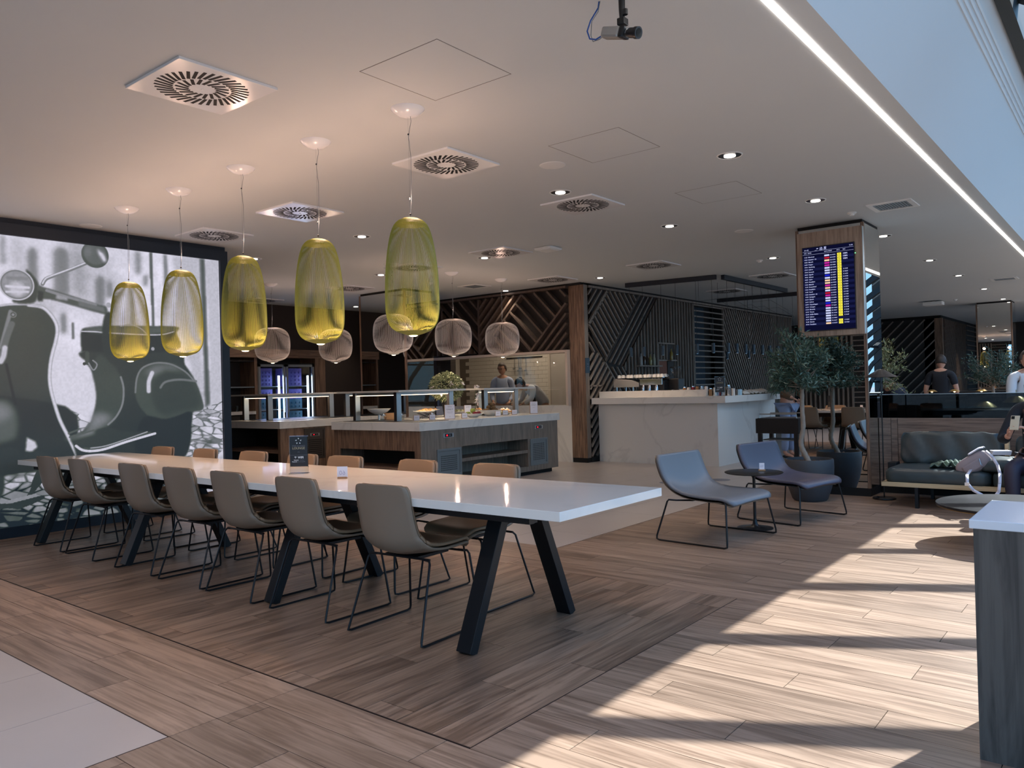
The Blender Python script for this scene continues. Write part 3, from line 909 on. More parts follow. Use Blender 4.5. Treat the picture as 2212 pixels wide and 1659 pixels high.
# corner post of vertical boards
cp = struct('wall_column_corner', MB().box(-7.66, 11.17, 0, -7.41, 11.25, 3.045), M['darkcab'])
for i in range(6):
    part('board', MB().box(-7.69 + i * .052, 11.15, .08, -7.69 + i * .052 + .049, 11.17, 3.045), M['wood_v'], cp)
for i in range(2):
    part('board', MB().box(-7.41, 11.152 + i * .057, .08, -7.378, 11.152 + i * .057 + .054, 3.045), M['wood_g'], cp)
part('plinth', MB().box(-7.70, 11.16, 0, -7.385, 11.27, .08), M['gapblack'], cp)
part('top_gap', MB().box(-7.68, 11.16, 3.045, -7.39, 11.4, 3.08), M['gapblack'], cp)
s = thing('wall_plate', 'blue-grey square call plate on the wooden corner post', 'plate', (-7.377, 11.20, 1.66))
part('plate', MB().box(0, -.065, -.13, .015, .06, .13), M['bluebox'], s, bevel=.003)
part('mark', MB().box(.0155, -.02, .02, .0165, .02, .03), M['ink_g'], s)
part('mark', MB().box(.0155, -.015, -.02, .0165, .015, -.012), M['ink_g'], s)

# kitchen interior
struct('wall_kitchen_back', MB().box(-12.5, 13.55, 0, -7.6, 13.7, CH), M['kgrout'])
kb = bpy.data.objects['wall_kitchen_back']
for j in range(13):
    z = .98 + j * .088
    for i in range(22):
        x = -12.3 + i * .212 + (j % 2) * .106
        if -9.86 < x + .1 < -9.0 - .02 or x > -7.85 or x < -12.35:
            continue
        part('wall_tile', MB().box(x, 13.538, z, x + .207, 13.55, z + .083), M['kitchtile'], kb)
part('door_leaf', MB().box(-9.84, 13.52, 0, -9.06, 13.55, 2.05), mat('kitchen_door', (168, 158, 150), .5), kb)
part('door_frame', MB().box(-9.90, 13.50, 0, -9.84, 13.55, 2.1).box(-9.06, 13.50, 0, -9.0, 13.55, 2.1), mat('door_frame_paint', (190, 178, 166), .5), kb)
struct('wall_kitchen_left', MB().box(-12.6, 11.3, 0, -12.5, 13.7, CH), M['kitchtile'])
solo('worktop', 'steel worktop inside the kitchen behind the serving hatch', 'worktop', MB().box(-10.9, 11.33, .92, -7.75, 11.75, .975), M['steel'])
area('kitchen_light', (-9.6, 12.5, 2.95), 2.4, 42, (1, .82, .66), size_y=.6)
# things on the kitchen wall and worktop
t = thing('utensil_rail', 'steel rail on the cream tiles of the kitchen wall', 'rail', (-10.55, 13.52, 1.98))
part('bar', MB().tube([(-.5, 0, 0), (.5, 0, 0)], .009, 8), M['black'], t)
for i, (x, L_) in enumerate([(-10.80, .22), (-10.68, .27), (-10.62, .22), (-10.48, .27)]):
    t = thing('ladle', 'long steel ladle hanging from the kitchen wall rail, %s from the left' % ['first', 'second', 'third', 'fourth'][i], 'utensil', (x, 13.49, 1.97), 0, 'ladles on the kitchen rail')
    part('handle', MB().beam((0, 0, 0), (0, 0, -L_), .012, .006, up=(0, 1, 0)), M['steel'], t)
    part('cup', MB().lathe([(0, -.035), (.025, -.028), (.036, 0), (.033, 0), (.022, -.024), (0, -.03)], 14, (0, -.02, -L_)), M['steel'], t, smooth=True)
t = thing('oven_rack', 'black wall rack in the right corner of the kitchen', 'rack', (-8.78, 13.46, 1.05))
part('panel', MB().box(-.16, .02, 0, .16, .06, .72), M['darkcab'], t)
for k in range(3):
    part('bar', MB().tube([(-.15, .02, .12 + k * .25), (-.15, -.06, .12 + k * .25), (.15, -.06, .12 + k * .25), (.15, .02, .12 + k * .25)], .012, 6), M['black'], t)

# poster wall, faces +X at x=-8.49
wp = struct('wall_poster', MB().box(-8.85, YB, 0, -8.51, 5.14, CH), M['navy'])

# dark wall with cabinets, faces +X at x=-13.3
wd = struct('wall_dark', MB().box(-13.9, 5.0, 2.2, -13.3, 11.6, CH).box(-13.9, 10.25, 0, -13.3, 11.6, 2.2), M['darkwall'])
# back of the buffet recess behind the mirror column
struct('wall_recess', MB().box(-14.0, 11.6, 0, -10.95, 11.75, CH), M['darkwall'])


# mirror columns
def mirror_column(name, x0, x1, y0, y1, z0=0.09):
    c = struct(name, MB().box(x0 + .02, y0 + .02, 0, x1 - .02, y1 - .02, 3.045), M['darkcab'])
    part('mirror_panel', MB().box(x0 + .035, y0 + .006, z0, x1 - .035, y0 + .02, 3.04), M['mirror'], c)
    part('mirror_panel', MB().box(x1 - .02, y0 + .04, z0, x1 - .006, y1 - .03, 3.04), M['mirror'], c)
    part('mirror_panel', MB().box(x0 + .006, y0 + .04, z0, x0 + .02, y1 - .03, 3.04), M['mirror'], c)
    b = MB()
    part('corner_trim', MB().box(x1 - .03, y0, z0, x1, y0 + .035, 3.045), M['wood_v'], c)
    part('corner_trim', MB().box(x0, y0, z0, x0 + .03, y0 + .03, 3.045), M['wood_v'], c)
    part('plinth', MB().box(x0 + .01, y0 + .005, 0, x1 - .005, y1, z0), M['gapblack'], c)
    part('top_gap', MB().box(x0 + .02, y0 + .02, 3.045, x1 - .02, y1 - .02, 3.08), M['gapblack'], c)
    return c


mirror_column('wall_column_buffet', -11.03, -9.84, 9.31, 10.02)
mirror_column('wall_column_screen', -3.11, -2.36, 9.19, 9.88)
mirror_column('wall_column_far', -3.11, -2.36, 21.85, 22.55)
# ------------------------------------------------------------------ poster light box
def poster():
    t = thing('light_box', 'huge backlit black and white picture of a motor scooter on a cobbled street', 'picture', (-8.5, 0, 0))
    fr = MB().box(0, .9, 0, .06, 5.13, .10).box(0, .9, 2.905, .06, 5.13, 3.02).box(0, 5.035, .1, .06, 5.13, 2.905).box(0, .9, .1, .06, 1.0, 2.905)
    part('frame', fr, M['navy'], t)
    ys = np.concatenate([np.arange(1.0, 2.68, .03), np.arange(2.70, 5.036, .0055)])
    zs = np.arange(.10, 2.906, .0055)
    Y, Z = np.meshgrid(ys, zs, indexing='ij')
    rs = np.random.RandomState(3)

    def noise(sy, sz, seed, oct=3):
        out = np.zeros_like(Y)
        amp = 1.0
        for o in range(oct):
            r = np.random.RandomState(seed + o)
            g = r.rand(64, 64)
            u = (Y * sy * 2 ** o) % 63; v = (Z * sz * 2 ** o) % 63
            i = u.astype(int); j = v.astype(int); fu = u - i; fv = v - j
            fu = fu * fu * (3 - 2 * fu); fv = fv * fv * (3 - 2 * fv)
            out += amp * (g[i, j] * (1 - fu) * (1 - fv) + g[i + 1, j] * fu * (1 - fv) + g[i, j + 1] * (1 - fu) * fv + g[i + 1, j + 1] * fu * fv)
            amp *= .5
        return out / (2 - .5 ** (oct - 1))

    img = .84 + .42 * (noise(3.2, 2.6, 5) - .5) + .12 * (noise(9, 12, 15, 2) - .5)
    img = np.where(Z < 1.6, .78 + .35 * (noise(2.0, 16.0, 9) - .5), img)

    def inside(pts):
        m_ = np.zeros(Y.shape, bool)
        n = len(pts)
        for i in range(n):
            y0, z0 = pts[i]; y1, z1 = pts[(i + 1) % n]
            if z0 == z1:
                continue
            c = ((Z > min(z0, z1)) & (Z <= max(z0, z1)))
            xx = y0 + (Z - z0) * (y1 - y0) / (z1 - z0)
            m_ ^= c & (Y < xx)
        return m_

    def smooth(pts, closed=True):
        out = []
        n = len(pts)
        for i in range(n if closed else n - 1):
            p0, p1, p2, p3 = [pts[k % n] if closed else pts[min(max(k, 0), n - 1)] for k in (i - 1, i, i + 1, i + 2)]
            for t_ in (0, .25, .5, .75):
                out.append(tuple(.5 * ((2 * p1[a]) + (-p0[a] + p2[a]) * t_ + (2 * p0[a] - 5 * p1[a] + 4 * p2[a] - p3[a]) * t_ ** 2 + (-p0[a] + 3 * p1[a] - 3 * p2[a] + p3[a]) * t_ ** 3) for a in (0, 1)))
        if not closed:
            out.append(pts[-1])
        return out

    def blur(a, k):
        for _ in range(2):
            for ax in (0, 1):
                acc = np.zeros_like(a)
                for d in range(-k, k + 1):
                    acc += np.roll(a, d, ax)
                a = acc / (2 * k + 1)
        return a

    def dist_line(pts):
        D = np.full(Y.shape, 9.0)
        for (a, b) in zip(pts[:-1], pts[1:]):
            dy, dz = b[0] - a[0], b[1] - a[1]
            L2 = dy * dy + dz * dz + 1e-12
            t_ = np.clip(((Y - a[0]) * dy + (Z - a[1]) * dz) / L2, 0, 1)
            D = np.minimum(D, np.hypot(Y - a[0] - t_ * dy, Z - a[1] - t_ * dz))
        return D

    cob = noise(7, 11, 21, 2)
    # cobble joints: distance between two nearest seeds
    sd = rs.rand(700, 2) * np.array([4.2, 1.35]) + np.array([1.0, .05])
    for kind, pts, tone, soft, ex in POSTER:
        if kind == 'p':
            mk = inside(smooth(pts) if len(pts) > 6 else pts).astype(float)
            if soft:
                mk = blur(mk, int(soft))
            tn = tone
            if ex:
                tn = tone * (1 + ex * (Z - 1.6))
            img = img * (1 - mk) + tn * mk
        elif kind == 'cobble':
            mk = inside(pts)
            idx = np.argwhere(mk)
            yy = Y[mk]; zz = Z[mk]
            d1 = np.full(yy.shape, 9.); d2 = np.full(yy.shape, 9.)
            tid = np.zeros(yy.shape, int)
            for q, (a, b) in enumerate(sd):
                sc = .45 + .9 * (1.25 - b)
                d = np.hypot((yy - a) / 1.5 + (zz - b) * .5, (zz - b) * 1.6) / sc
                c = d < d1
                d2 = np.where(c, d1, np.minimum(d2, d)); d1 = np.where(c, d, d1); tid = np.where(c, q, tid)
            e = np.clip((d2 - d1) / .022, 0, 1)
            tn = rs.rand(len(sd))
            col = (.62 + .3 * tn[tid]) * (.2 + .8 * e) + .25 * (cob[mk] - .5)
            dark = np.clip((.62 - zz) * 1.1, 0, .45)
            img[mk] = col - dark
        elif kind == 'l':
            D = dist_line(smooth(pts, False) if len(pts) > 2 else pts)
            w = ex * .00138 / 2
            mk = np.clip((w + .004 * (1 + soft) - D) / (.004 * (1 + soft)), 0, 1)
            img = img * (1 - mk) + tone * mk
        elif kind == 'c':
            rr = ex * .00138
            D = np.hypot(Y - pts[0][0], Z - pts[0][1])
            mk = np.clip((rr - D) / (.005 + .004 * soft) + .5, 0, 1)
            img = img * (1 - mk) + tone * mk
    img = np.clip(img * (1 + .10 * (noise(60, 60, 40, 1) - .5)) * (1 + .5 * np.clip(.3 - img, 0, .3) * 3 * (noise(2.5, 3.5, 77) - .45)), .010, 1)
    n0, n1 = Y.shape
    vs = np.stack([np.full(Y.size, .028), Y.ravel(), Z.ravel()], 1)
    ii = np.arange(Y.size).reshape(n0, n1)
    fs = np.stack([ii[:-1, :-1], ii[1:, :-1], ii[1:, 1:], ii[:-1, 1:]], -1).reshape(-1, 4)
    me = bpy.data.meshes.new('print')
    me.vertices.add(len(vs)); me.vertices.foreach_set('co', vs.ravel())
    me.loops.add(fs.size); me.loops.foreach_set('vertex_index', fs.ravel())
    me.polygons.add(len(fs)); me.polygons.foreach_set('loop_start', np.arange(0, fs.size, 4))
    me.update()
    at = me.attributes.new('tone', 'FLOAT', 'POINT')
    at.data.foreach_set('value', img.ravel().astype(np.float32))
    mt, nt, bs = newmat('lit_print')
    n, l = nt.nodes, nt.links
    a = n.new('ShaderNodeAttribute'); a.attribute_name = 'tone'
    rp = n.new('ShaderNodeValToRGB')
    e = rp.color_ramp.elements
    e[0].position = 0; e[0].color = (.004, .010, .018, 1)
    e[1].position = 1; e[1].color = (.80, .78, .92, 1)
    x = e.new(.1); x.color = (.052, .070, .063, 1)
    x = e.new(.5); x.color = (.24, .25, .28, 1)
    l.new(a.outputs['Fac'], rp.inputs[0])
    bs.inputs['Base Color'].default_value = (.02, .02, .02, 1)
    bs.inputs['Roughness'].default_value = .6
    l.new(rp.outputs[0], bs.inputs['Emission Color'])
    bs.inputs['Emission Strength'].default_value = POSTER_GAIN
    part('print', me, mt, t)


POSTER_GAIN = .95
poster()


# ------------------------------------------------------------------ long table
t = thing('long_table', 'long communal table with glossy white marble top and black slanting legs', 'table', (-5.15, 3.27, 0))
part('tabletop', MB().box(-3.13, -.47, .706, 3.14, .47, .75), M['marble_top'], t, bevel=.003)
part('under_beam', MB().box(-3.0, -.2, .62, 2.75, -.12, .706).box(-3.0, .12, .62, 2.75, .2, .706).box(-3.0, -.38, .66, 2.9, -.34, .7).box(-3.0, .34, .66, 2.9, .38, .7), M['blackm'], t)
for X in (-2.625, -4.27, -6.22, -7.9):
    for s in (-1, 1):
        b = MB().beam((X + 5.15, s * .43, .0), (X + 5.15, s * .13, .69), .095, .055, up=(0, 1, .4))
        # trim the foot level with the floor
        part('leg', b, M['blackm'], t, bevel=.003)
    part('top_plate', MB().box(X + 5.1, -.3, .69, X + 5.2, .3, .706), M['blackm'], t)


# ------------------------------------------------------------------ dining chairs
PROF = [(-.263, .815), (-.263, .810), (-.262, .799), (-.260, .780), (-.257, .75), (-.25, .69), (-.243, .62), (-.236, .55), (-.222, .495), (-.185, .45), (-.12, .428), (-.03, .425), (.06, .43), (.14, .437), (.20, .443), (.232, .436), (.245, .42)]
HW = [.152, .170, .183, .191, .195, .199, .202, .207, .215, .225, .232, .235, .232, .225, .215, .195, .17]
CV = [.012, .013, .015, .017, .020, .026, .034, .045, .06, .06, .045, .03, .022, .014, .008, .003, 0]


def shell_fn(off, inset):
    n = len(PROF) - 1

    def fn(u, v):
        x = u * n
        i = min(int(x), n - 1); fr = x - i
        P0, P1 = PROF[i], PROF[i + 1]
        y, z = P0[0] + (P1[0] - P0[0]) * fr, P0[1] + (P1[1] - P0[1]) * fr
        ty, tz = P1[0] - P0[0], P1[1] - P0[1]
        L = math.hypot(ty, tz)
        ny, nz = -tz / L, ty / L     # towards the sitter (up / forward)
        hw = HW[i] + (HW[i + 1] - HW[i]) * fr - inset
        cv = CV[i] + (CV[i + 1] - CV[i]) * fr
        s = 2 * v - 1
        q = off + cv * s * s
        return (s * hw, y + ny * q, z + nz * q)
    return fn


def make_chair():
    t = thing('dining_chair', '', 'chair', (0, 0, 0))
    part('shell', MB().grid(shell_fn(0, 0), 34, 14, .012), M['shell'], t, smooth='all')
    part('upholstery', MB().grid(shell_fn(.02, .010), 34, 14, .016), M['pad'], t, smooth='all')
    for s in (-1, 1):
        x0, x1 = s * .27, s * .215
        pts = [(x1 * .8, -.11, .412), (x1, -.115, .41), (x1 + s * .012, -.125, .395), (x0 - s * .004, -.243, .03), (x0, -.248, .012), (x0, -.225, .006), (x0, 0, .006), (x0, .215, .006), (x0, .24, .012), (x0 - s * .004, .24, .03), (x1 + s * .012, .20, .395), (x1, .195, .412), (x1 * .8, .17, .416)]
        part('sled_leg', MB().tube(pts, .0065, 8), M['blackm'], t, smooth=True)
    for y in (-.11, .17):
        part('cross_bar', MB().tube([(-.215, y, .413), (.215, y, .415)], .0065, 6), M['blackm'], t, smooth=True)
    part('seat_bracket', MB().box(-.12, -.1, .405, .12, .15, .42), M['blackm'], t)
    return t


ORD = ['first', 'second', 'third', 'fourth', 'fifth', 'sixth', 'seventh', 'eighth', 'ninth', 'tenth', 'eleventh', 'twelfth']
ch0 = make_chair()
near = [-3.14, -3.88, -4.61, -5.24, -5.92, -6.84, -7.50]
far_ = [-3.27, -4.0, -4.78, -5.33, -6.02, -6.81, -7.6]
rzn = [.05, .0, -.02, .02, .03, -.02, .02]
rzf = [.02, -.03, .04, -.02, .02, 0, .03]
used = False
for i, x in enumerate(near):
    lb = 'taupe shell chair on the camera side of the long table, %s' % ('at its right end' if i == 0 else ORD[i] + ' from the right end')
    if not used:
        c = ch0; c.location = (x, 2.995, 0); c.rotation_euler = (0, 0, rzn[i]); c['label'] = lb; c['group'] = 'chairs round the long table'; used = True
    else:
        dup(ch0, (x, 2.995, 0), rzn[i], lb)
for i, x in enumerate(far_):
    lb = 'taupe shell chair on the buffet side of the long table, %s' % ('at its right end' if i == 0 else ORD[i] + ' from the right end')
    dup(ch0, (x, 3.64, 0), PI + rzf[i], lb)

# ------------------------------------------------------------------ signs on the table
def menu_sign(loc, rz, label, sc=1.0):
    t = thing('table_sign', label, 'sign', loc, rz, 'black lounge signs in clear stands')
    t.scale = (sc, sc, sc)
    part('stand', MB().box(-.066, -.03, 0, .066, .03, .006).box(-.066, -.004, .006, .066, .004, .05), M['acrylic'], t)
    part('cover', MB().box(.062, -.004, .045, .067, .004, .262).box(-.067, -.004, .045, -.062, .004, .262).box(-.067, -.004, .2585, .067, .004, .263), M['acrylic'], t)
    part('panel', MB().box(-.062, -.0035, .05, .062, .0035, .258), M['signblack'], t)
    y = -.0042
    for k in range(5):
        a = PI / 2 + k * 2 * PI / 5
        cx, cz = .018 * math.cos(a), .226 + .018 * math.sin(a)
        b = MB()
        pt = [(cx + .0062 * math.cos(a + q + .5), cz + .0062 * math.sin(a + q + .5)) for q in (0, 2.3, -2.3)]
        b.add([(p[0], y, p[1]) for p in pt], [(0, 2, 1)])
        part('star_piece', b, M['ink_w'], t)
    text_mesh('STAR ALLIANCE', .0125, M['ink_g'], t, loc=(0, y, .192), name='lettering')
    text_mesh('LOUNGE', .0225, M['ink_gold'], t, loc=(0, y, .176), sx=.98)
    text_mesh('ROME', .006, M['ink_g'], t, loc=(0, y, .150))
    part('rule', MB().box(-.062, y, .1285, .062, y + .001, .1295), M['ink_g'], t)
    text_mesh('WIFI', .020, M['ink_w'], t, loc=(.014, y, .112), bold=.0006)
    b = MB()
    for (r0, r1) in ((.0, .005), (.0065, .009), (.0105, .013)):
        for q in range(8):
            a0 = math.radians(50 + q * 10); a1 = math.radians(60 + q * 10)
            vs = [(-.023 + r * math.cos(a), y, .1065 + r * math.sin(a)) for r, a in ((r0, a0), (r1, a0), (r1, a1), (r0, a1))]
            b.add(vs, [(0, 1, 2, 3)])
    part('wifi_mark', b, M['ink_w'], t)
    text_mesh('Network:', .0085, M['ink_w'], t, loc=(-.018, y, .0945), bold=.0003)
    text_mesh('Staralliance', .0085, M['ink_g'], t, loc=(.022, y, .0945), sx=.8)
    text_mesh('Password:', .0085, M['ink_w'], t, loc=(-.030, y, .083), bold=.0003)
    text_mesh('#Romelounge2018', .0085, M['ink_g'], t, loc=(.018, y, .083), sx=.8)
    return t


menu_sign((-4.56, 3.28, .75), .62, 'black lounge and WIFI sign in a clear stand on the long table', 1.0)


def number_card(txt, loc, rz, label, back=False):
    t = thing('number_card', label, 'card', loc, rz, 'small table number cards')
    part('base', MB().box(-.03, -.012, 0, .03, .012, .012), M['kraft'], t)
    part('card', MB().box(-.034, -.001, .008, .034, .001, .078), M['card'], t)
    tm = text_mesh(txt, .042, M['ink_l'], t, name='number', loc=(0, -.0015, .036))
    if back:
        tm.scale = (-1, 1, 1)
    return t


number_card('60', (-4.02, 3.22, .75), .6, 'white number card on the long table seen from behind', True)

# ------------------------------------------------------------------ pendant lamps
def cage_prof(kind):
    if kind == 'tall':   # z from 0 (bottom of cage) to .72
        return [(.045, .012), (.075, .014), (.105, .024), (.135, .048), (.155, .085), (.166, .135), (.1695, .20), (.168, .30), (.163, .40), (.154, .49), (.142, .57), (.126, .64), (.105, .69), (.078, .718), (.05, .728), (.03, .730)]
    return [(.045, .018), (.10, .028), (.165, .048), (.222, .085), (.258, .145), (.274, .225), (.277, .31), (.270, .395), (.250, .46), (.215, .508), (.165, .540), (.11, .556), (.05, .560)]


def smooth_prof(p, n):
    out = []
    N = len(p)
    for i in range(N - 1):
        p0, p1, p2, p3 = p[max(i - 1, 0)], p[i], p[i + 1], p[min(i + 2, N - 1)]
        for k in range(n):
            t_ = k / n
            out.append(tuple(.5 * ((2 * p1[a]) + (-p0[a] + p2[a]) * t_ + (2 * p0[a] - 5 * p1[a] + 4 * p2[a] - p3[a]) * t_ ** 2 + (-p0[a] + 3 * p1[a] - 3 * p2[a] + p3[a]) * t_ ** 3) for a in (0, 1)))
    out.append(p[-1])
    return out


def make_pendant(kind, m, nw):
    """base point = ceiling; cage hangs below"""
    t = thing('pendant_lamp', '', 'lamp', (0, 0, CH))
    zb = (1.655 if kind == 'tall' else 1.815) - CH
    pr = smooth_prof(cage_prof(kind), 2)
    top = pr[-1][1]
    b = MB()
    wr = .0014 if kind == 'tall' else .0016
    for k in range(nw):
        a = 2 * PI * k / nw
        ca, sa = math.cos(a), math.sin(a)
        b.tube([(r * ca, r * sa, zb + z) for r, z in pr], wr, 3, caps=False)
    part('wire_cage', b, m, t, kind='stuff')
    part('top_cap', MB().lathe([(.0, zb + top + .004), (.05, zb + top + .002), (.078 if kind == 'tall' else .1, zb + top - .012), (.07, zb + top - .016), (0, zb + top - .006)], 28), m, t, smooth=True)
    if kind == 'tall':
        part('cap_band', MB().lathe([(.080, zb + .716), (.101, zb + .694), (.099, zb + .692), (.077, zb + .714)], 32), m, t, smooth=True)
    part('bottom_dish', MB().lathe([(0, zb + .004), (.03, zb - .004), (.036, zb - .001), (.062, zb + .006), (.105 if kind == 'tall' else .09, zb + .022), (.06, zb + .016), (0, zb + .014)], 28), m, t, smooth=True)
    part('lamp_lens', MB().lathe([(0, zb - .012), (.02, zb - .010), (.028, zb - .004), (0, zb - .003)], 18), M['lampglow'], t, smooth=True)
    part('canopy', MB().lathe([(0, -.052), (.02, -.052), (.055, -.042), (.088, -.022), (.106, -.004), (.108, 0)], 32), M['white_gloss'], t, smooth=True)
    L = CH - (CH + zb + top)
    part('cord', MB().tube([(.0, 0, -.05), (.001, 0, -.15), (0, 0, zb + top)], .0012, 5), M['chrome'], t)
    part('flex', MB().tube([(.022, 0, -.048), (.024, .004, -.08), (.008, .002, -.14), (.002, 0, -.18), (.012, .006, -.30), (.010, .004, zb + top + .12), (.002, 0, zb + top + .03), (.004, 0, zb + top)], .0016, 5), M['grille'], t)
    part('cord_grip', MB().ball((.001, 0, -.16), .006, 8, 6).ball((.001, 0, zb + top + .03), .007, 8, 6), M['black'], t)
    return t


p0 = make_pendant('tall', M['lime'], 118)
px_ = [-3.565, -4.50, -5.443, -6.391, -7.346]
for i, x in enumerate(px_):
    lb = 'tall lime wire-cage pendant over the long table, %s' % ('largest and nearest its right end' if i == 0 else ORD[i] + ' from the right')
    if i == 0:
        p0.location = (x, 3.443, CH); p0['label'] = lb; p0['group'] = 'lime pendants over the long table'
    else:
        dup(p0, (x, 3.443, CH), None, lb)
    point('pendant_glow', (x, 3.443, 1.71), PEND_UP, (1, .62, .45), .01)
    point('added_pendant_fill', (x, 3.443, 2.52), PEND_TOP, (1, .62, .46), .05)  # fill light added above the cap to brighten the ceiling round it
    spot('pendant_down', (x, 3.443, 1.635), PEND_DN, (1, .60, .38), 130, .9, .025)
w0 = make_pendant('round', M['wirewhite'], 104)
wl_ = [(-8.094, 7.43, 'nearest the right front of the buffet'), (-8.104, 8.66, 'in the middle of the right-hand row'), (-8.067, 9.78, 'rightmost, near the kitchen hatch'), (-10.82, 7.33, 'leftmost, in front of the drinks fridge'), (-10.53, 8.36, 'second from the left, before the dark wall')]
for i, (x, y, lb) in enumerate(wl_):
    lb = 'round pale wire-cage pendant over the buffet, ' + lb
    if i == 0:
        w0.location = (x, y, CH); w0['label'] = lb; w0['group'] = 'pale pendants over the buffet'
    else:
        dup(w0, (x, y, CH), None, lb)
    point('pendant_glow', (x, y, 1.88), PEND2_UP, (1, .66, .5), .01)
    point('added_pendant_fill', (x, y, 2.52), PEND2_TOP, (1, .64, .5), .05)  # the same added ceiling fill above the pale cages
    spot('pendant_down', (x, y, 1.79), PEND2_DN, (1, .78, .58), 120, .9, .025)

# ------------------------------------------------------------------ swirl vents
def make_vent():
    t = thing('ceiling_vent', '', 'vent', (0, 0, CH))
    H = .298
    part('plate', MB().box(-H, -H, -.016, H, H, 0), M['white_gloss'], t, bevel=.002)
    part('hub', MB().cyl((0, 0, 0), .008, -.019, -.016, 10), M['white'], t)
    for (r0, r1, n, w) in ((.152, .256, 36, .019), (.070, .147, 18, .019)):
        b = MB()
        for k in range(n):
            a = 2 * PI * k / n + (.05 if n == 18 else 0)
            ca, sa = math.cos(a), math.sin(a)
            rot = a + .36
            c = ((r0 + r1) / 2 * ca, (r0 + r1) / 2 * sa, -.0163)
            L = (r1 - r0)
            b.tbox(c, (L, w, .0012), (0, 0, rot))
        part('slots', b, M['gapblack'], t, kind='stuff')
    return t


v0 = make_vent()
vents = [(-4.156, 2.394, 'front left, nearest the camera'), (-4.20, 4.459, 'just right of the largest lime pendant'), (-4.204, 6.385, 'beside the downlight near the room centre'), (-6.347, 4.649, 'behind the second lime pendant'), (-7.905, 4.653, 'near the scooter picture'),
         (-8.097, 7.855, 'seen through the largest lime pendant'), (-6.447, 7.83, 'over the aisle in front of the buffet'), (-7.497, 10.43, 'above the wooden corner post'), (-5.60, 10.36, 'in front of the bar'), (-4.775, 12.95, 'left of the departures screen column'),
         (-12.79, 8.45, 'furthest left, by the fridge wall'), (-10.42, 8.6, 'above the left buffet counter'), (-6.206, 14.38, 'behind the hanging black tracks')]
for i, (x, y, lb) in enumerate(vents):
    lb = 'square white swirl vent in the ceiling ' + lb
    if i == 0:
        v0.location = (x, y, CH); v0['label'] = lb; v0['group'] = 'square swirl vents'
    else:
        dup(v0, (x, y, CH), None, lb)

# access hatches: fine dark joint round a flush panel
def make_hatch(w):
    t = thing('access_hatch', '', 'hatch', (0, 0, CH))
    b = MB()
    for (a, c, e, f) in [(-w, -w, w, -w + .003), (-w, w - .003, w, w), (-w, -w, -w + .003, w), (w - .003, -w, w, w)]:
        b.box(a, c, -.0012, e, f, 0)
    part('joint', b, mat('joint_grey', (120, 112, 110), .8), t)
    part('panel', MB().box(-w + .005, -w + .005, -.001, w - .005, w - .005, 0), M['ceil'], t)
    return t


h0 = make_hatch(.30)
for i, (x, y, lb) in enumerate([(-3.035, 3.159, 'above and right of the largest lime pendant'), (-3.064, 4.967, 'between two round speakers, in the middle'), (-3.047, 6.933, 'furthest, left of a downlight')]):
    lb = 'flush square access hatch in the ceiling ' + lb
    if i == 0:
        h0.location = (x, y, CH); h0['label'] = lb; h0['group'] = 'flush access hatches'
    else:
        dup(h0, (x, y, CH), None, lb)
# round flush speakers
sp0 = thing('ceiling_speaker', '', 'speaker', (0, 0, CH))
part('rim', MB().lathe([(.095, -.004), (.105, -.003), (.108, 0)], 32), M['white'], sp0, smooth=True)
part('grille', MB().cyl((0, 0, 0), .095, -.003, 0, 32), M['ceil'], sp0)
for i, (x, y, lb) in enumerate([(-3.633, 5.097, 'beside the second vent'), (-8.338, 3.536, 'above the scooter picture'), (-3.603, 8.885, 'left of the screen column')]):
    lb = 'flush round ceiling speaker ' + lb
    if i == 0:
        sp0.location = (x, y, CH); sp0['label'] = lb; sp0['group'] = 'flush round speakers'
    else:
        dup(sp0, (x, y, CH), None, lb)


# downlights
def make_down():
    t = thing('downlight', '', 'light', (0, 0, CH))
    part('trim_ring', MB().lathe([(.088, -.001), (.092, -.006), (.098, -.004), (.100, 0)], 28), M['white'], t, smooth=True)
    part('reflector', MB().lathe([(.0, -.0005), (.06, -.001), (.088, -.003)], 28), M['black'], t)
    part('lens', MB().cyl((.0, 0, 0), .045, -.010, -.002, 20), M['spotglow'], t)
    return t


d0 = make_down()
rows = {'beside the skylight': (-2.47, [5.85, 7.914, 10.51, 13.24, 15.643, 18.5, 21.32]),
        'down the room centre': (-4.09, [5.846, 7.963, 11.12]),
        'above the aisle before the buffet': (-6.88, [5.874, 8.009, 10.9]),
        'above the buffet counters': (-8.95, [5.822, 7.998, 10.98]),
        'by the fridge wall': (-12.6, [8.4, 10.55])}
k = 0
for nm, (x, ys) in rows.items():
    for j, y in enumerate(ys):
        lb = 'round recessed downlight in the row %s, %s from the camera' % (nm, ORD[j])
        if k == 0:
            d0.location = (x, y, CH); d0['label'] = lb; d0['group'] = 'round recessed downlights'
        else:
            dup(d0, (x, y, CH), None, lb)
        spot('downlight_beam', (x, y, CH - .02), DOWN_P * (.6 if y > 12 else 1), (1, .84, .68), 95, .8, .04)
        k += 1
for x in (-2.47, -4.09, -5.7, -7.3):  # unseen downlights added to brighten the floor near the camera
    for y in (1.0, -1.2):
        dup(d0, (x, y, CH), None, 'added unseen downlight behind the camera, %s row, %s from the skylight' % ('first' if y > 0 else 'second', {-2.47: 'first', -4.09: 'second', -5.7: 'third', -7.3: 'fourth'}[x]))
        spot('downlight_beam', (x, y, CH - .02), BACK_P, (1, .86, .84), 120, .9, .04)  # beam of an added downlight
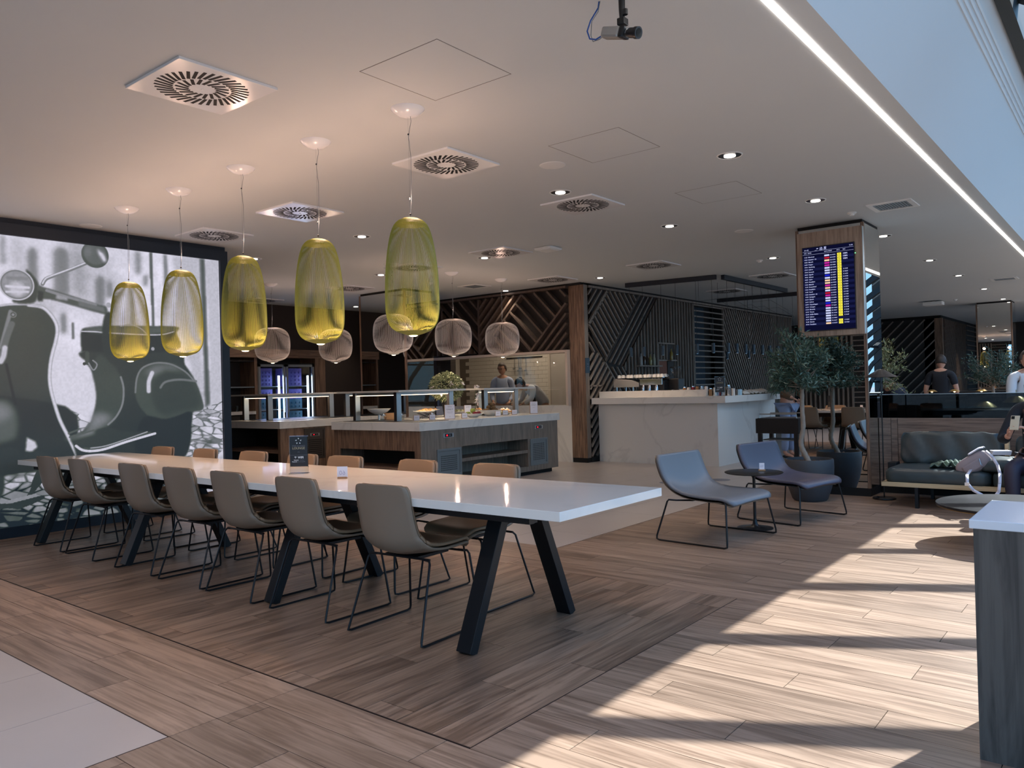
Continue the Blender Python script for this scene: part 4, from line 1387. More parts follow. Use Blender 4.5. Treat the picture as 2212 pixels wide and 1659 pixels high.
# square grilles
g0 = thing('ceiling_grille', '', 'grille', (0, 0, CH))
part('frame', MB().box(-.21, -.21, -.012, .21, -.16, 0).box(-.21, .16, -.012, .21, .21, 0).box(-.21, -.16, -.012, -.16, .16, 0).box(.16, -.16, -.012, .21, .16, 0), M['white'], g0)
part('louvre', MB().box(-.16, -.16, -.004, .16, .16, 0), M['grille'], g0)
for i in range(12):
    part('slat', MB().tbox((-.146 + i * .0265, 0, -.007), (.003, .32, .008), (0, .5, 0)), M['grille'], g0)
for i, (x, y, lb) in enumerate([(-1.95, 8.72, 'near the LED strip by the screen column'), (-8.9, 10.07, 'above the right end of the buffet'), (-1.93, 16.9, 'far off at the right')]):
    lb = 'square ceiling return grille ' + lb
    if i == 0:
        g0.location = (x, y, CH); g0['label'] = lb; g0['group'] = 'square return grilles'
    else:
        dup(g0, (x, y, CH), None, lb)
# smoke detectors
s0 = thing('smoke_detector', '', 'detector', (0, 0, CH))
part('base', MB().lathe([(0, -.02), (.034, -.02), (.044, -.014), (.046, 0)], 20), M['white'], s0, smooth=True)
part('chamber', MB().lathe([(0, -.036), (.022, -.034), (.028, -.02)], 16), M['white'], s0, smooth=True)
for i, (x, y, lb) in enumerate([(-2.366, 8.777, 'beside the square grille'), (-4.309, 11.18, 'beside a downlight left of the screen'), (-3.3, 20.4, 'far off beyond the screen column'), (-9.1, 9.2, 'seen through the largest lime pendant')]):
    lb = 'small white smoke detector ' + lb
    if i == 0:
        s0.location = (x, y, CH); s0['label'] = lb; s0['group'] = 'smoke detectors'
    else:
        dup(s0, (x, y, CH), None, lb)
b = MB().box(-.13, -.13, -.035, .13, .13, 0)
w = thing('wireless_box', 'rounded square white wireless box on the ceiling', 'router', (-5.841, 8.044, CH))
part('cover', b, M['white'], w, bevel=.016, smooth=True)
part('mounting_gap', MB().box(-.1, -.1, -.0405, .1, .1, -.035), M['white'], w)
w = thing('ceiling_projector', 'white boxy unit on the ceiling far off beyond the screen column', 'projector', (-3.75, 20.4, CH))
part('body', MB().box(-.2, -.15, -.1, .2, .15, -.02), M['white'], w, bevel=.01)
part('mount', MB().cyl((0, 0, 0), .03, -.02, 0, 10), M['white'], w)

# ------------------------------------------------------------------ security camera on the ceiling
t = thing('security_camera', 'silver and black security camera hanging from the ceiling on a black arm', 'camera', (-1.76, 3.03, CH))
part('ceiling_plate', MB().cyl((0, 0, 0), .04, -.012, 0, 20), M['black'], t)
part('arm', MB().lathe([(.016, -.012), (.014, -.11), (.012, -.15), (0, -.152)], 14), M['black'], t, smooth=True)
part('knob', MB().cyl((.022, -.01, -.13), .012, -.012, .012, 8), M['black'], t)
part('clamp', MB().box(-.016, -.02, -.18, .02, .02, -.15), M['black'], t, bevel=.003)
ax = Vector((.165, -.02, -.055)).normalized()
c0 = Vector((-.095, .0, -.185))
b = MB()
b.beam(c0, c0 + ax * .105, .052, .05)
part('body', b, mat('camera_silver', (168, 166, 162), .35, metal=.6), t, bevel=.012)
b = MB(); b.beam(c0 + ax * .10, c0 + ax * .135, .054, .052)
part('front_housing', b, M['black'], t, bevel=.012)
b = MB(); b.tube([c0 + ax * .135, c0 + ax * .15, c0 + ax * .152, c0 + ax * .18, c0 + ax * .182, c0 + ax * .20], [.017, .017, .022, .022, .026, .026], 18)
part('lens_barrel', b, M['black'], t, smooth=True)
b = MB(); b.tube([c0 + ax * .2, c0 + ax * .2005], [.019, .019], 18)
part('lens_glass', b, M['lens'], t)
b = MB(); b.tube([c0 + ax * .136, c0 + ax * .139], [.0185, .0185], 18)
part('lens_ring', b, M['chrome'], t)
part('blue_cable', MB().tube([(-.155, .06, 0), (-.157, .055, -.03), (-.185, .03, -.09), (-.195, .015, -.14), (-.175, .004, -.185), (-.14, 0, -.2), (-.095, 0, -.19)], .0036, 8), mat('blue_cable', (38, 84, 160), .5), t, smooth=True)
part('grey_cable', MB().tube([(-.150, .06, 0), (-.155, .05, -.05), (-.172, .02, -.1), (-.172, .01, -.17), (-.155, 0, -.205), (-.12, 0, -.205), (-.095, 0, -.195)], .0018, 6), M['grille'], t, smooth=True)
# ------------------------------------------------------------------ buffet counters
def vent_panel(t, X, y0, y1, z0, z1, m, slots=True):
    """framed ventilation panel on a face that looks towards +X"""
    f = part('vent_panel', MB().box(X, y0, z0, X + .012, y1, z0 + .03).box(X, y0, z1 - .03, X + .012, y1, z1).box(X, y0, z0 + .03, X + .012, y0 + .03, z1 - .03).box(X, y1 - .03, z0 + .03, X + .012, y1, z1 - .03), m, t, bevel=.002)
    part('mesh', MB().box(X - .002, y0 + .03, z0 + .03, X + .003, y1 - .03, z1 - .03), m, f)
    b = MB()
    if slots:
        ny, nz = int((y1 - y0 - .14) / .026), int((z1 - z0 - .14) / .026)
        for i in range(ny):
            for j in range(nz):
                y, z = y0 + .075 + i * .026, z0 + .075 + j * .026
                b.box(X + .002, y, z, X + .0036, y + .012, z + .016)
    else:
        for j in range(9):
            z = z0 + .05 + j * .03
            b.box(X + .002, y0 + .06, z, X + .0045, y1 - .06, z + .012)
    part('slots', b, M['gapblack'], f, kind='stuff')
    return f


def display(t, X, y0, y1, z0, z1):
    d = part('temperature_display', MB().box(X, y0, z0, X + .006, y1, z1), M['steel'], t)
    part('window', MB().box(X + .006, y0 + .03, z0 + .006, X + .0075, y1 - .03, z1 - .006), M['signblack'], d)
    part('digits', MB().box(X + .0076, y0 + .055, z0 + .018, X + .0084, y0 + .082, z1 - .018), M['red_led'], d)
    part('button', MB().box(X + .0076, y0 + .11, z0 + .018, X + .0084, y0 + .135, z1 - .018), M['ink_g'], d)


t = thing('buffet_counter', 'right buffet counter with pale marble top, walnut panels and an open shelf', 'counter', (-8.0, 8.45, 0))
O = Vector((-8.0, 8.45, 0))


def L(b, o=O):
    b.v = [(x - o[0], y - o[1], z - o[2]) for x, y, z in b.v]
    return b


X1 = -7.14
part('worktop', L(MB().box(-8.88, 6.94, .79, -7.12, 9.99, .90)), M['marble'], t, bevel=.003)
part('plinth', L(MB().box(-8.78, 7.06, 0, -7.2, 9.86, .07)), M['gapblack'], t)
b = MB().box(X1 - .02, 6.98, .06, X1, 7.74, .79).box(X1 - .02, 9.19, .06, X1, 9.95, .79).box(X1 - .02, 7.74, .545, X1, 9.19, .79).box(X1 - .02, 7.74, .06, X1, 9.19, .13)
part('side_panel', L(b), M['wood_g'], t)
b = MB().box(X1 - .42, 7.74, .13, X1 - .40, 9.19, .56).box(X1 - .4, 7.72, .13, X1 - .02, 7.74, .56).box(X1 - .4, 9.19, .13, X1 - .02, 9.21, .56)
part('shelf_lining', L(b), M['wood_g'], t)
part('shelf', L(MB().box(X1 - .4, 7.74, .335, X1 - .005, 9.19, .38)), M['wood_g'], t)
part('shelf_floor', L(MB().box(X1 - .4, 7.74, .12, X1 - .02, 9.19, .135)), M['wood_g'], t)
b = MB().box(-8.87, 6.98, .53, -7.16, 7.0, .79).box(-7.26, 6.98, .06, -7.16, 7.0, .53).box(-8.87, 6.98, .06, -8.75, 7.0, .53).box(-8.87, 6.98, .06, -7.16, 7.0, .12)
part('end_panel', L(b), M['wood_v'], t)
part('end_shelf', L(MB().box(-8.75, 6.99, .27, -7.26, 7.4, .30)), M['wood_h'], t)
part('end_lining', L(MB().box(-8.76, 7.42, .06, -7.25, 7.44, .78)), M['darkcab'], t)
part('back_panel', L(MB().box(-8.88, 7.0, .06, -8.86, 9.95, .79).box(-8.87, 9.93, .06, -7.16, 9.95, .79)), M['wood_g'], t)
o2 = t
tv = bpy.data.objects.new('tmp', None)
V = []


def Lv(fn, *a):
    pass


def local_panel(t, o, y0, y1, z0, z1, X, m, slots=True):
    return vent_panel(t, X - o[0], y0 - o[1], y1 - o[1], z0, z1, m, slots)


local_panel(t, O, 7.26, 7.72, .17, .535, X1, M['grille'])
local_panel(t, O, 9.24, 9.67, .14, .54, X1, M['grille'])
display(t, X1 - O[0], 7.384 - O[1], 7.582 - O[1], .68, .735)
display(t, X1 - O[0], 9.364 - O[1], 9.56 - O[1], .68, .735)

O1 = Vector((-10.75, 8.4, 0))
t = thing('buffet_counter', 'left buffet counter with pale marble top, dark open shelves and a small vent', 'counter', O1)
X0 = -10.05
part('worktop', L(MB().box(-11.52, 6.88, .79, -10.02, 9.95, .90), O1), M['marble'], t, bevel=.003)
part('plinth', L(MB().box(-11.45, 6.98, 0, -10.1, 9.85, .07), O1), M['gapblack'], t)
part('side_panel', L(MB().box(X0 - .02, 6.91, .06, X0, 9.92, .79), O1), M['wood_v'], t)
part('end_panel', L(MB().box(-11.5, 6.91, .06, -11.44, 6.93, .79).box(-10.12, 6.91, .06, -10.07, 6.93, .79).box(-11.44, 6.91, .06, -10.12, 6.93, .10), O1), M['wood_v'], t)
part('shelf', L(MB().box(-11.44, 6.92, .415, -10.12, 7.4, .465), O1), M['wood_h'], t)
part('lining', L(MB().box(-11.44, 7.4, .06, -10.12, 7.42, .79).box(-11.5, 6.93, .06, -11.48, 9.92, .79), O1), M['darkcab'], t)
local_panel(t, O1, 7.33, 7.72, .29, .77, X0, mat('dark_vent', (58, 52, 50), .5), False)
display(t, X0 - O1[0] + .003, 7.44 - O1[1], 7.62 - O1[1], .645, .69)


# sneeze guards: steel posts with a glass shelf
def guard(name, label, posts, rails, shelf, z=.9):
    cx = sum(p[0] for p in posts) / len(posts); cy = sum(p[1] for p in posts) / len(posts)
    t = thing('serving_guard', label, 'guard', (cx, cy, z), 0, 'glass serving guards')
    for (x, y) in posts:
        q = part('post', MB().box(x - cx - .022, y - cy - .04, 0, x - cx + .03, y - cy + .045, .395), M['alu'], t, bevel=.002)
        part('post_side', MB().box(x - cx - .022, y - cy - .046, 0, x - cx + .026, y - cy - .04, .395), M['darkvent'], t)
        part('foot', MB().box(x - cx - .045, y - cy - .06, 0, x - cx + .045, y - cy + .06, .004), M['alu'], t)
    for (a, b_) in rails:
        part('rail', MB().beam((a[0] - cx, a[1] - cy, .375), (b_[0] - cx, b_[1] - cy, .375), .05, .035), M['alu'], t)
        part('light_tube', MB().beam((a[0] - cx, a[1] - cy, .352), (b_[0] - cx, b_[1] - cy, .352), .02, .008), emis('guard_glow', (255, 225, 190), GUARD_E), t)
    (x0, y0, x1, y1) = shelf
    part('glass_shelf', MB().box(x0 - cx, y0 - cy, .392, x1 - cx, y1 - cy, .418), M['pendglass'], t, bevel=.002)
    return t


guard('g', 'glass serving guard on the near left end of the right counter', [(-8.70, 7.25), (-7.85, 7.25), (-7.85, 8.28)], [((-8.70, 7.25), (-7.85, 7.25)), ((-7.85, 7.25), (-7.85, 8.28))], (-8.95, 7.10, -7.66, 8.42))
guard('g', 'glass serving guard at the far right end of the right counter', [(-7.85, 9.05), (-7.85, 9.80), (-8.62, 9.80)], [((-7.85, 9.05), (-7.85, 9.80)), ((-7.85, 9.8), (-8.62, 9.8))], (-8.75, 8.78, -7.62, 10.05))
guard('g', 'glass serving guard on the near end of the left counter', [(-11.42, 7.2), (-10.75, 7.2), (-10.75, 8.4)], [((-11.42, 7.2), (-10.75, 7.2)), ((-10.75, 7.2), (-10.75, 8.4))], (-11.62, 7.06, -10.58, 8.35))
guard('g', 'glass serving guard towards the far end of the left counter', [(-10.6, 8.62), (-10.6, 9.7), (-11.4, 9.7)], [((-10.6, 8.62), (-10.6, 9.7)), ((-10.6, 9.7), (-11.4, 9.7))], (-11.62, 8.45, -10.42, 9.85))

area('guard_light', (-7.9, 7.75, 1.29), .9, 9, (1, .82, .62), size_y=.1, rot=(0, 0, PI / 2))
area('guard_light', (-8.3, 9.5, 1.29), .8, 9, (1, .82, .62), size_y=.1)
area('guard_light', (-10.9, 7.8, 1.29), .9, 7, (1, .78, .56), size_y=.1, rot=(0, 0, PI / 2))

# dark serving mats
solo('serving_mat', 'dark glass hot plate let into the left counter', 'mat', MB().box(-11.35, 7.1, .9, -10.25, 9.6, .906), M['signblack'])
solo('serving_mat', 'dark slate mat on the near left end of the right counter', 'mat', MB().box(-8.75, 7.05, .9, -7.25, 7.62, .905), M['signblack'])


# crockery and food
def tent_card(x, y, w, h, label, lines, rz=.75, back=None):
    t = thing('tent_card', label, 'card', (x, y, .9), rz, 'food labels on the buffet')
    part('block', MB().box(-w / 2 - .008, .004, 0, w / 2 + .002, .022, h), M['kraft'], t)
    part('sheet', MB().box(-w / 2, 0, .006, w / 2, .004, h - .002), M['card'], t)
    for (tx, s, z) in lines:
        text_mesh(tx, s, M['ink_g'], t, loc=(0, -.0012, z))
    return t


tent_card(-7.46, 7.86, .135, .20, 'tall white ONLY notice on the right counter before the leafy plant', [('SERVICE', .016, .17), ('ONLY', .034, .135), ('PLEASE ASK OUR STAFF', .0085, .10), ('FOR ASSISTANCE', .0085, .085), ('*', .03, .03)])
tent_card(-7.40, 9.70, .115, .19, 'tall white ONLY notice at the far right end of the counter', [('SERVICE', .014, .165), ('ONLY', .028, .135), ('PLEASE ASK', .008, .10), ('*', .03, .04)])
tent_card(-7.9, 8.72, .10, .17, 'upright white notice behind the apple bowl', [('BUFFET', .018, .14)], rz=.75)
for i, (x, y, lb) in enumerate([(-7.62, 7.38, 'leftmost, by the first steel post'), (-7.56, 7.62, 'second from the left'), (-7.44, 8.14, 'just right of the tall ONLY notice'), (-7.36, 8.78, 'below the kiwi bowl'), (-7.55, 9.18, 'beside the plates, left one'), (-7.5, 9.34, 'beside the plates, right one')]):
    tent_card(x, y, .075, .075, 'small food label in a wooden block, ' + lb, [('FRUIT' if i == 3 else 'BREAD', .014, .04)])


def plate(x, y, z, r, label, m=None, food=None):
    t = thing('plate', label, 'plate', (x, y, z), 0, 'plates on the buffet')
    part('dish', MB().lathe([(0, .004), (r * .6, .002), (r, .02), (r * 1.0, .024), (r * .6, .008), (0, .008)], 28), M['ceramic'], t, smooth=True)
    return t


def bowl(x, y, z, r, h, label):
    t = thing('bowl', label, 'bowl', (x, y, z), 0, 'bowls on the buffet')
    part('dish', MB().lathe([(0, 0), (r * .35, 0), (r * .75, h * .5), (r, h), (r * .96, h), (r * .7, h * .55), (r * .3, h * .1), (0, h * .1)], 30), M['ceramic'], t, smooth=True)
    return t


bowl(-8.42, 7.42, .985, .17, .08, 'wide white bowl raised on a stand at the left end of the right counter')
t = thing('bowl_stand', 'short steel stand under the wide white bowl', 'stand', (-8.42, 7.42, .9))
part('stem', MB().lathe([(.06, 0), (.06, .006), (.015, .012), (.015, .08), (.05, .085)], 16), M['steel'], t, smooth=True)
bowl(-7.55, 8.45, .90, .15, .055, 'shallow white bowl holding apples')
for i, (dx, dy, dz, m, lb) in enumerate([(-.06, -.05, .05, 'apple_g', 'green apple at the left of the bowl'), (-.01, .0, .095, 'apple_g', 'green apple on top of the pile'), (.04, .06, .05, 'apple_r', 'dark red apple at the right of the bowl'), (-.02, .06, .05, 'apple_g', 'green apple half hidden at the back of the bowl'), (.05, -.02, .05, 'apple_r', 'dark red apple at the front of the bowl')]):
    a = thing('apple', lb, 'fruit', (-7.55 + dx, 8.45 + dy, .9 + dz), 0, 'apples in the shallow bowl')
    part('fruit', MB().lathe([(0, -.032), (.02, -.036), (.036, -.015), (.04, .008), (.03, .03), (.01, .033), (0, .026)], 14), M[m], a, smooth=True)
    part('stem', MB().tube([(0, 0, .026), (.004, 0, .046)], .002, 5), M['bark'], a)
bowl(-7.62, 8.92, .90, .17, .09, 'deep white bowl heaped with kiwis')
q = 0
for (dx, dy, dz) in [(-.08, -.05, .08), (.0, -.08, .085), (.08, -.02, .08), (.06, .06, .08), (-.03, .06, .085), (-.1, .02, .08), (-.03, -.01, .13), (.04, .02, .125), (0, .02, .165)]:
    solo('kiwi', 'brown kiwi fruit in the deep white bowl', 'fruit', MB().ball((0, 0, 0), .034, 10, 7, (1.2, 1, .9)), M['kiwi'], (-7.62 + dx, 8.92 + dy, .9 + dz), q, 'kiwis heaped in the deep bowl', smooth='all'); q += .7
for i, (x, y, z, r, lb) in enumerate([(-7.75, 9.35, .90, .14, 'white plate of salad at the front right of the counter'), (-7.95, 9.6, .93, .15, 'white plate under the second serving guard'), (-8.2, 9.3, .96, .17, 'large white platter behind the kiwi bowl'), (-8.3, 8.9, .95, .17, 'large white platter behind the potted plant'), (-8.0, 9.85, .90, .13, 'white plate at the far right end of the counter'), (-8.05, 7.95, .99, .16, 'round platter on black folding legs under the first guard'), (-8.25, 8.25, 1.0, .16, 'round platter on black folding legs behind the first guard')]):
    p_ = plate(x, y, z, r, lb)
    b = MB()
    for k in range(26):
        a_, rr = random.uniform(0, 6.28), random.uniform(0, r * .7)
        b.tbox((rr * math.cos(a_), rr * math.sin(a_), random.uniform(.012, .035)), (random.uniform(.02, .05), .02, .012), (random.uniform(-.5, .5), random.uniform(-.5, .5), a_))
    solo('pastries', 'heap of baked pieces on the ' + lb, 'food', b, M['food'] if i not in (0, 3) else M['leafv'], (x, y, z + .004), kind='stuff')
for i, (x, y) in enumerate([(-8.05, 7.95), (-8.25, 8.25)]):
    t = thing('folding_rack', 'black crossed-leg rack under the ' + ('front' if i == 0 else 'rear') + ' round platter', 'rack', (x, y, .9), .7)
    for s in (-1, 1):
        part('leg', MB().beam((s * .1, -.09, 0), (-s * .1, -.09, .09), .012, .008), M['black'], t)
        part('leg', MB().beam((s * .1, .09, 0), (-s * .1, .09, .09), .012, .008), M['black'], t)
for i, (x, y, sx, sy) in enumerate([(-8.0, 9.15, .3, .22), (-8.45, 9.65, .4, .25), (-8.2, 9.95, .3, .08)]):
    b = MB().grid(lambda u, v: ((u - .5) * sx, (v - .5) * sy, .02 + .05 * math.sin(u * 9 + v * 3) ** 2 * math.sin(PI * u) + .02 * math.sin(v * 11)), 18, 10, .004)
    solo('napkin', 'crumpled pale cloth napkin on the buffet, ' + ['beside the kiwi bowl', 'under the second guard', 'by the hatch'][i], 'napkin', b, M['napkin'], (x, y, .902), .3, 'cloth napkins on the buffet', smooth='all')
for i, (x, y) in enumerate([(-8.55, 7.75), (-8.35, 7.62)]):
    solo('wooden_crate', 'small wooden crate under the first guard, ' + ('rear one' if i == 0 else 'front one'), 'crate', MB().box(-.08, -.06, 0, .08, .06, .012).box(-.08, -.06, 0, -.07, .06, .09).box(.07, -.06, 0, .08, .06, .09).box(-.07, -.06, .0, .07, -.05, .09).box(-.07, .05, 0, .07, .06, .09), M['kraft'], (x, y, .9), .6, 'small wooden crates')
for i, (x, y) in enumerate([(-8.25, 7.35), (-8.1, 7.55), (-7.75, 7.8)]):
    t = thing('glass_jar', 'small glass jar with chrome lid under the first guard, %s' % ORD[i] + ' from the left', 'jar', (x, y, .9), 0, 'glass jars under the guard')
    part('body', MB().lathe([(0, 0), (.035, 0), (.038, .02), (.038, .06), (.03, .07)], 16), M['acrylic'], t, smooth=True)
    part('lid', MB().lathe([(.034, .07), (.034, .085), (.008, .092), (.008, .1), (0, .1)], 16), M['chrome'], t, smooth=True)


# ------------------------------------------------------------------ leaf maker
def leaves(n, fn, length, width, seed, droop=.3):
    R = random.Random(seed)
    b = MB()
    for _ in range(n):
        p, out = fn(R)
        d = (Vector(out) + Vector((R.uniform(-.7, .7), R.uniform(-.7, .7), R.uniform(-.6, .7)))).normalized()
        sd = d.cross(Vector((R.uniform(-1, 1), R.uniform(-1, 1), R.uniform(-.3, 1)))).normalized()
        L_ = length * R.uniform(.6, 1.25); W_ = width * R.uniform(.7, 1.2)
        p = Vector(p); dn = Vector((0, 0, -droop * L_))
        m1 = p + d * L_ * .45; e = p + d * L_ + dn
        b.add([p, m1 + sd * W_ / 2 + dn * .3, e, m1 - sd * W_ / 2 + dn * .3], [(0, 1, 2, 3)], rnd=R.random())
    return b


# potted plant with orange fruit on the counter
t = thing('potted_plant', 'bushy variegated plant in a tall black pot behind the buffet notices', 'plant', (-8.12, 8.5, .90))
part('pot', MB().lathe([(0, 0), (.05, 0), (.085, .26), (.09, .27), (.08, .27), (.0, .25)], 20), M['black'], t, smooth=True)


def bush(R):
    a, z = R.uniform(0, 6.28), R.uniform(-1, 1)
    s = math.sqrt(1 - z * z); r = R.uniform(.45, 1) ** .5
    v = Vector((s * math.cos(a), s * math.sin(a), z))
    return (v.x * .24 * r, v.y * .24 * r, .46 + v.z * .21 * r), v


part('foliage', leaves(2100, bush, .048, .017, 3), M['leafv'], t, kind='stuff')
part('inner_foliage', leaves(1000, bush, .045, .016, 4), M['leafg'], t, kind='stuff')
b = MB()
for k in range(9):
    a = k * .7
    b.tube([(0, 0, .25), (.05 * math.cos(a), .05 * math.sin(a), .34), (.16 * math.cos(a), .16 * math.sin(a), .42 + .02 * (k % 4))], .004, 5)
part('stems', b, M['bark'], t)
for k, (x, y, z) in enumerate([(.2, -.12, .5), (.23, -.02, .42), (.1, -.23, .38), (-.05, -.25, .45), (.22, .1, .5)]):
    part('flower', leaves(9, lambda R: ((x, y, z), (R.uniform(-1, 1), R.uniform(-1, 1), .2)), .05, .03, 30 + k), M['petal'], t)
# white orchid drooping beside the guard
t = thing('orchid', 'white orchid sprays hanging beside the second serving guard', 'flower', (-7.95, 8.95, .9))
part('vase', MB().lathe([(0, 0), (.03, 0), (.035, .1), (.02, .13)], 14), M['acrylic'], t, smooth=True)
part('stem', MB().tube([(0, 0, .1), (.02, -.02, .35), (.08, -.06, .46), (.14, -.1, .40), (.16, -.12, .3)], .004, 6), M['leafg'], t)
for k, (x, y, z) in enumerate([(.09, -.06, .45), (.13, -.09, .41), (.16, -.11, .33), (.15, -.12, .26), (.12, -.1, .21), (.05, -.04, .45)]):
    part('flower', leaves(12, lambda R: ((x, y, z), (R.uniform(-1, 1), R.uniform(-1, 1), R.uniform(-.5, .5))), .055, .036, 60 + k), M['petal'], t)

# ------------------------------------------------------------------ fridge wall (faces +X)
t = thing('shelf_unit', 'dark wooden shelf unit surrounding the drinks fridges', 'cabinet', (-13.3, 9.0, 0))
o = Vector((-13.3, 9.0, 0))
part('header', L(MB().box(-13.8, 6.9, 2.03, -13.26, 10.25, 2.2), o), M['wood_hy'], t)
part('upright', L(MB().box(-13.8, 10.0, 0, -13.27, 10.25, 2.03), o), M['wood_v'], t)
part('upright', L(MB().box(-13.8, 8.6, 0, -13.3, 8.66, 2.03), o), M['wood_v'], t)
part('upright', L(MB().box(-13.8, 6.9, 0, -13.3, 6.96, 2.03), o), M['wood_v'], t)
part('back', L(MB().box(-13.82, 6.9, 0, -13.80, 10.25, 2.03), o), M['darkcab'], t)
for z in (1.45, 1.95):
    part('shelf', L(MB().box(-13.8, 6.96, z, -13.32, 8.6, z + .025), o), M['grille'] if z < 1.9 else M['darkcab'], t)
part('counter_shelf', L(MB().box(-13.8, 6.96, .94, -13.28, 8.6, 1.0), o), M['marble'], t)
part('drawer', L(MB().box(-13.78, 8.28, .72, -13.28, 8.58, .92), o), M['darkcab'], t)
part('drawer', L(MB().box(-13.78, 7.6, .72, -13.28, 8.26, .92), o), M['darkcab'], t)
t2 = thing('drinks_fridge', 'tall glass-fronted double drinks fridge lit blue inside', 'fridge', (-13.5, 9.27, 0))
o = Vector((-13.5, 9.27, 0))
part('cabinet', L(MB().box(-13.8, 8.66, 0, -13.78, 9.98, 1.93).box(-13.8, 8.66, 0, -13.3, 8.69, 1.93).box(-13.8, 9.95, 0, -13.3, 9.98, 1.93).box(-13.8, 8.66, 1.9, -13.3, 9.98, 1.93).box(-13.8, 8.66, 0, -13.3, 9.98, .1), o), M['black'], t2)
for k, (ya, yb) in enumerate([(8.66, 9.27), (9.29, 9.96)]):
    d = part('door', L(MB().box(-13.3, ya, .1, -13.26, ya + .045, 1.9).box(-13.3, yb - .045, .1, -13.26, yb, 1.9).box(-13.3, ya, 1.855, -13.26, yb, 1.9).box(-13.3, ya, .1, -13.26, yb, .15), o), M['alu'], t2)
    part('glass', L(MB().box(-13.29, ya + .045, .15, -13.284, yb - .045, 1.855), o), M['glass'], d)
    part('handle', L(MB().box(-13.262, (yb - .04 if k == 0 else ya + .01), .95, -13.24, (yb - .01 if k == 0 else ya + .04), 1.3), o), M['alu'], d)
    part('light_tube', L(MB().box(-13.36, yb - .115, .2, -13.335, yb - .085, 1.68), o), M['fridgeglow'], t2)
    for z in (.55, 1.0, 1.46):
        part('rack', L(MB().box(-13.75, ya + .05, z, -13.36, yb - .12, z + .012), o), M['alu'], t2)
area('fridge_light', (-13.33, 9.3, 1.2), .9, 9, (.45, .55, 1.0), rot=(0, -PI / 2, 0), size_y=1.3)
i = 0
for k, (ya, yb) in enumerate([(8.72, 9.12), (9.35, 9.82)]):
    for z, mm, hh in ((.16, 'purple', .36), (.562, 'teal', .40), (1.012, 'teal', .2), (1.212, 'purple', .2), (1.472, 'purple', .36)):
        b = MB().box(-13.72, ya, z, -13.5, yb, z + hh)
        for r in range(int(hh / .075)):
            for c in range(5):
                b.tbox((-13.49, ya + .05 + c * (yb - ya - .1) / 4, z + .045 + r * .075), (.02, .035, .035))
        solo('drinks_pack', '%s wrapped pack of drinks in the %s fridge door, %s shelf' % (('violet' if mm == 'purple' else 'teal'), ('left' if k == 0 else 'right'), {.16: 'bottom', .562: 'second', 1.012: 'third', 1.212: 'third', 1.472: 'top'}[z]), 'drinks', b, M[mm], group='packs of drinks in the fridge')
# glassware beside the fridge
for k in range(8):
    t = thing('glass_tumbler', 'clear glass tumbler on the pale shelf left of the fridge, %s from the left' % ORD[k], 'glass', (-13.45 - .1 * (k % 2), 8.0 + .075 * k, 1.0), 0, 'tumblers beside the fridge')
    part('tumbler', MB().lathe([(0, 0), (.028, 0), (.034, .11), (.031, .11), (.026, .006), (0, .006)], 14), M['acrylic'], t, smooth=True)
# ------------------------------------------------------------------ bar
t = thing('bar_counter', 'white veined marble bar counter with thick overhanging top', 'counter', (-6.2, 12.0, 0))
o = Vector((-6.2, 12.0, 0))
part('front_panel', L(MB().box(-7.33, 11.45, 0, -5.15, 11.5, .995), o), M['marble'], t)
part('side_panel', L(MB().box(-5.2, 11.5, 0, -5.15, 13.9, .995), o), M['marble'], t)
part('worktop', L(MB().prism([(-7.34, 11.25), (-4.93, 11.25), (-4.93, 13.7), (-5.75, 13.7), (-5.75, 12.15), (-7.34, 12.15)], .995, 1.10), o), M['marble'], t, bevel=.003)
part('riser', L(MB().box(-7.34, 11.50, 1.10, -5.35, 11.55, 1.205).box(-7.34, 11.55, 1.10, -7.3, 12.1, 1.205), o), M['marble'], t)
area('bar_glow', (-6.3, 11.42, 1.6), 1.4, 3, (1, .72, .5), size_y=.05)

# espresso machine on the bar
t = thing('espresso_machine', 'steel espresso machine with cups on top, standing on the bar', 'machine', (-6.80, 11.85, 1.10))
part('side', MB().prism([(-.28, -.05), (.1, -.05), (.2, -.0), (.2, .05), (-.28, .05)], 0, .001), M['steel'], t)
b = MB()
pr = [(-.34, .17), (.16, .17), (.16, .24), (.02, .29), (-.34, .32)]
vs = [(x, -.2, z) for x, z in pr] + [(x, .22, z) for x, z in pr]
n = len(pr)
b.add(vs, [tuple(range(n)), tuple(range(2 * n - 1, n - 1, -1))] + [(i, n + i, n + (i + 1) % n, (i + 1) % n) for i in range(n)])
part('body', b, M['steel'], t, bevel=.006)
part('back', MB().box(.16, -.18, .02, .62, .22, .26), M['black'], t, bevel=.008)
part('front_panel', MB().box(.18, -.2, .20, .6, -.17, .30), M['chrome'], t, bevel=.004)
part('cup_tray', MB().box(-.32, -.19, .318, .60, .2, .326), M['chrome'], t)
for x in (-.3, .02, .56):
    part('leg', MB().cyl((x, -.15, 0), .014, 0, .2, 10), M['chrome'], t)
    part('leg', MB().cyl((x, .16, 0), .014, 0, .2, 10), M['chrome'], t)
for x in (.25, .37, .5):
    part('group_head', MB().lathe([(0, .09), (.03, .09), (.032, .15), (.02, .2)], 14, (x, -.21, 0)), M['chrome'], t, smooth=True)
part('drip_tray', MB().box(.12, -.24, .02, .62, .1, .06), M['chrome'], t, bevel=.003)
k = 0
R9 = random.Random(4)
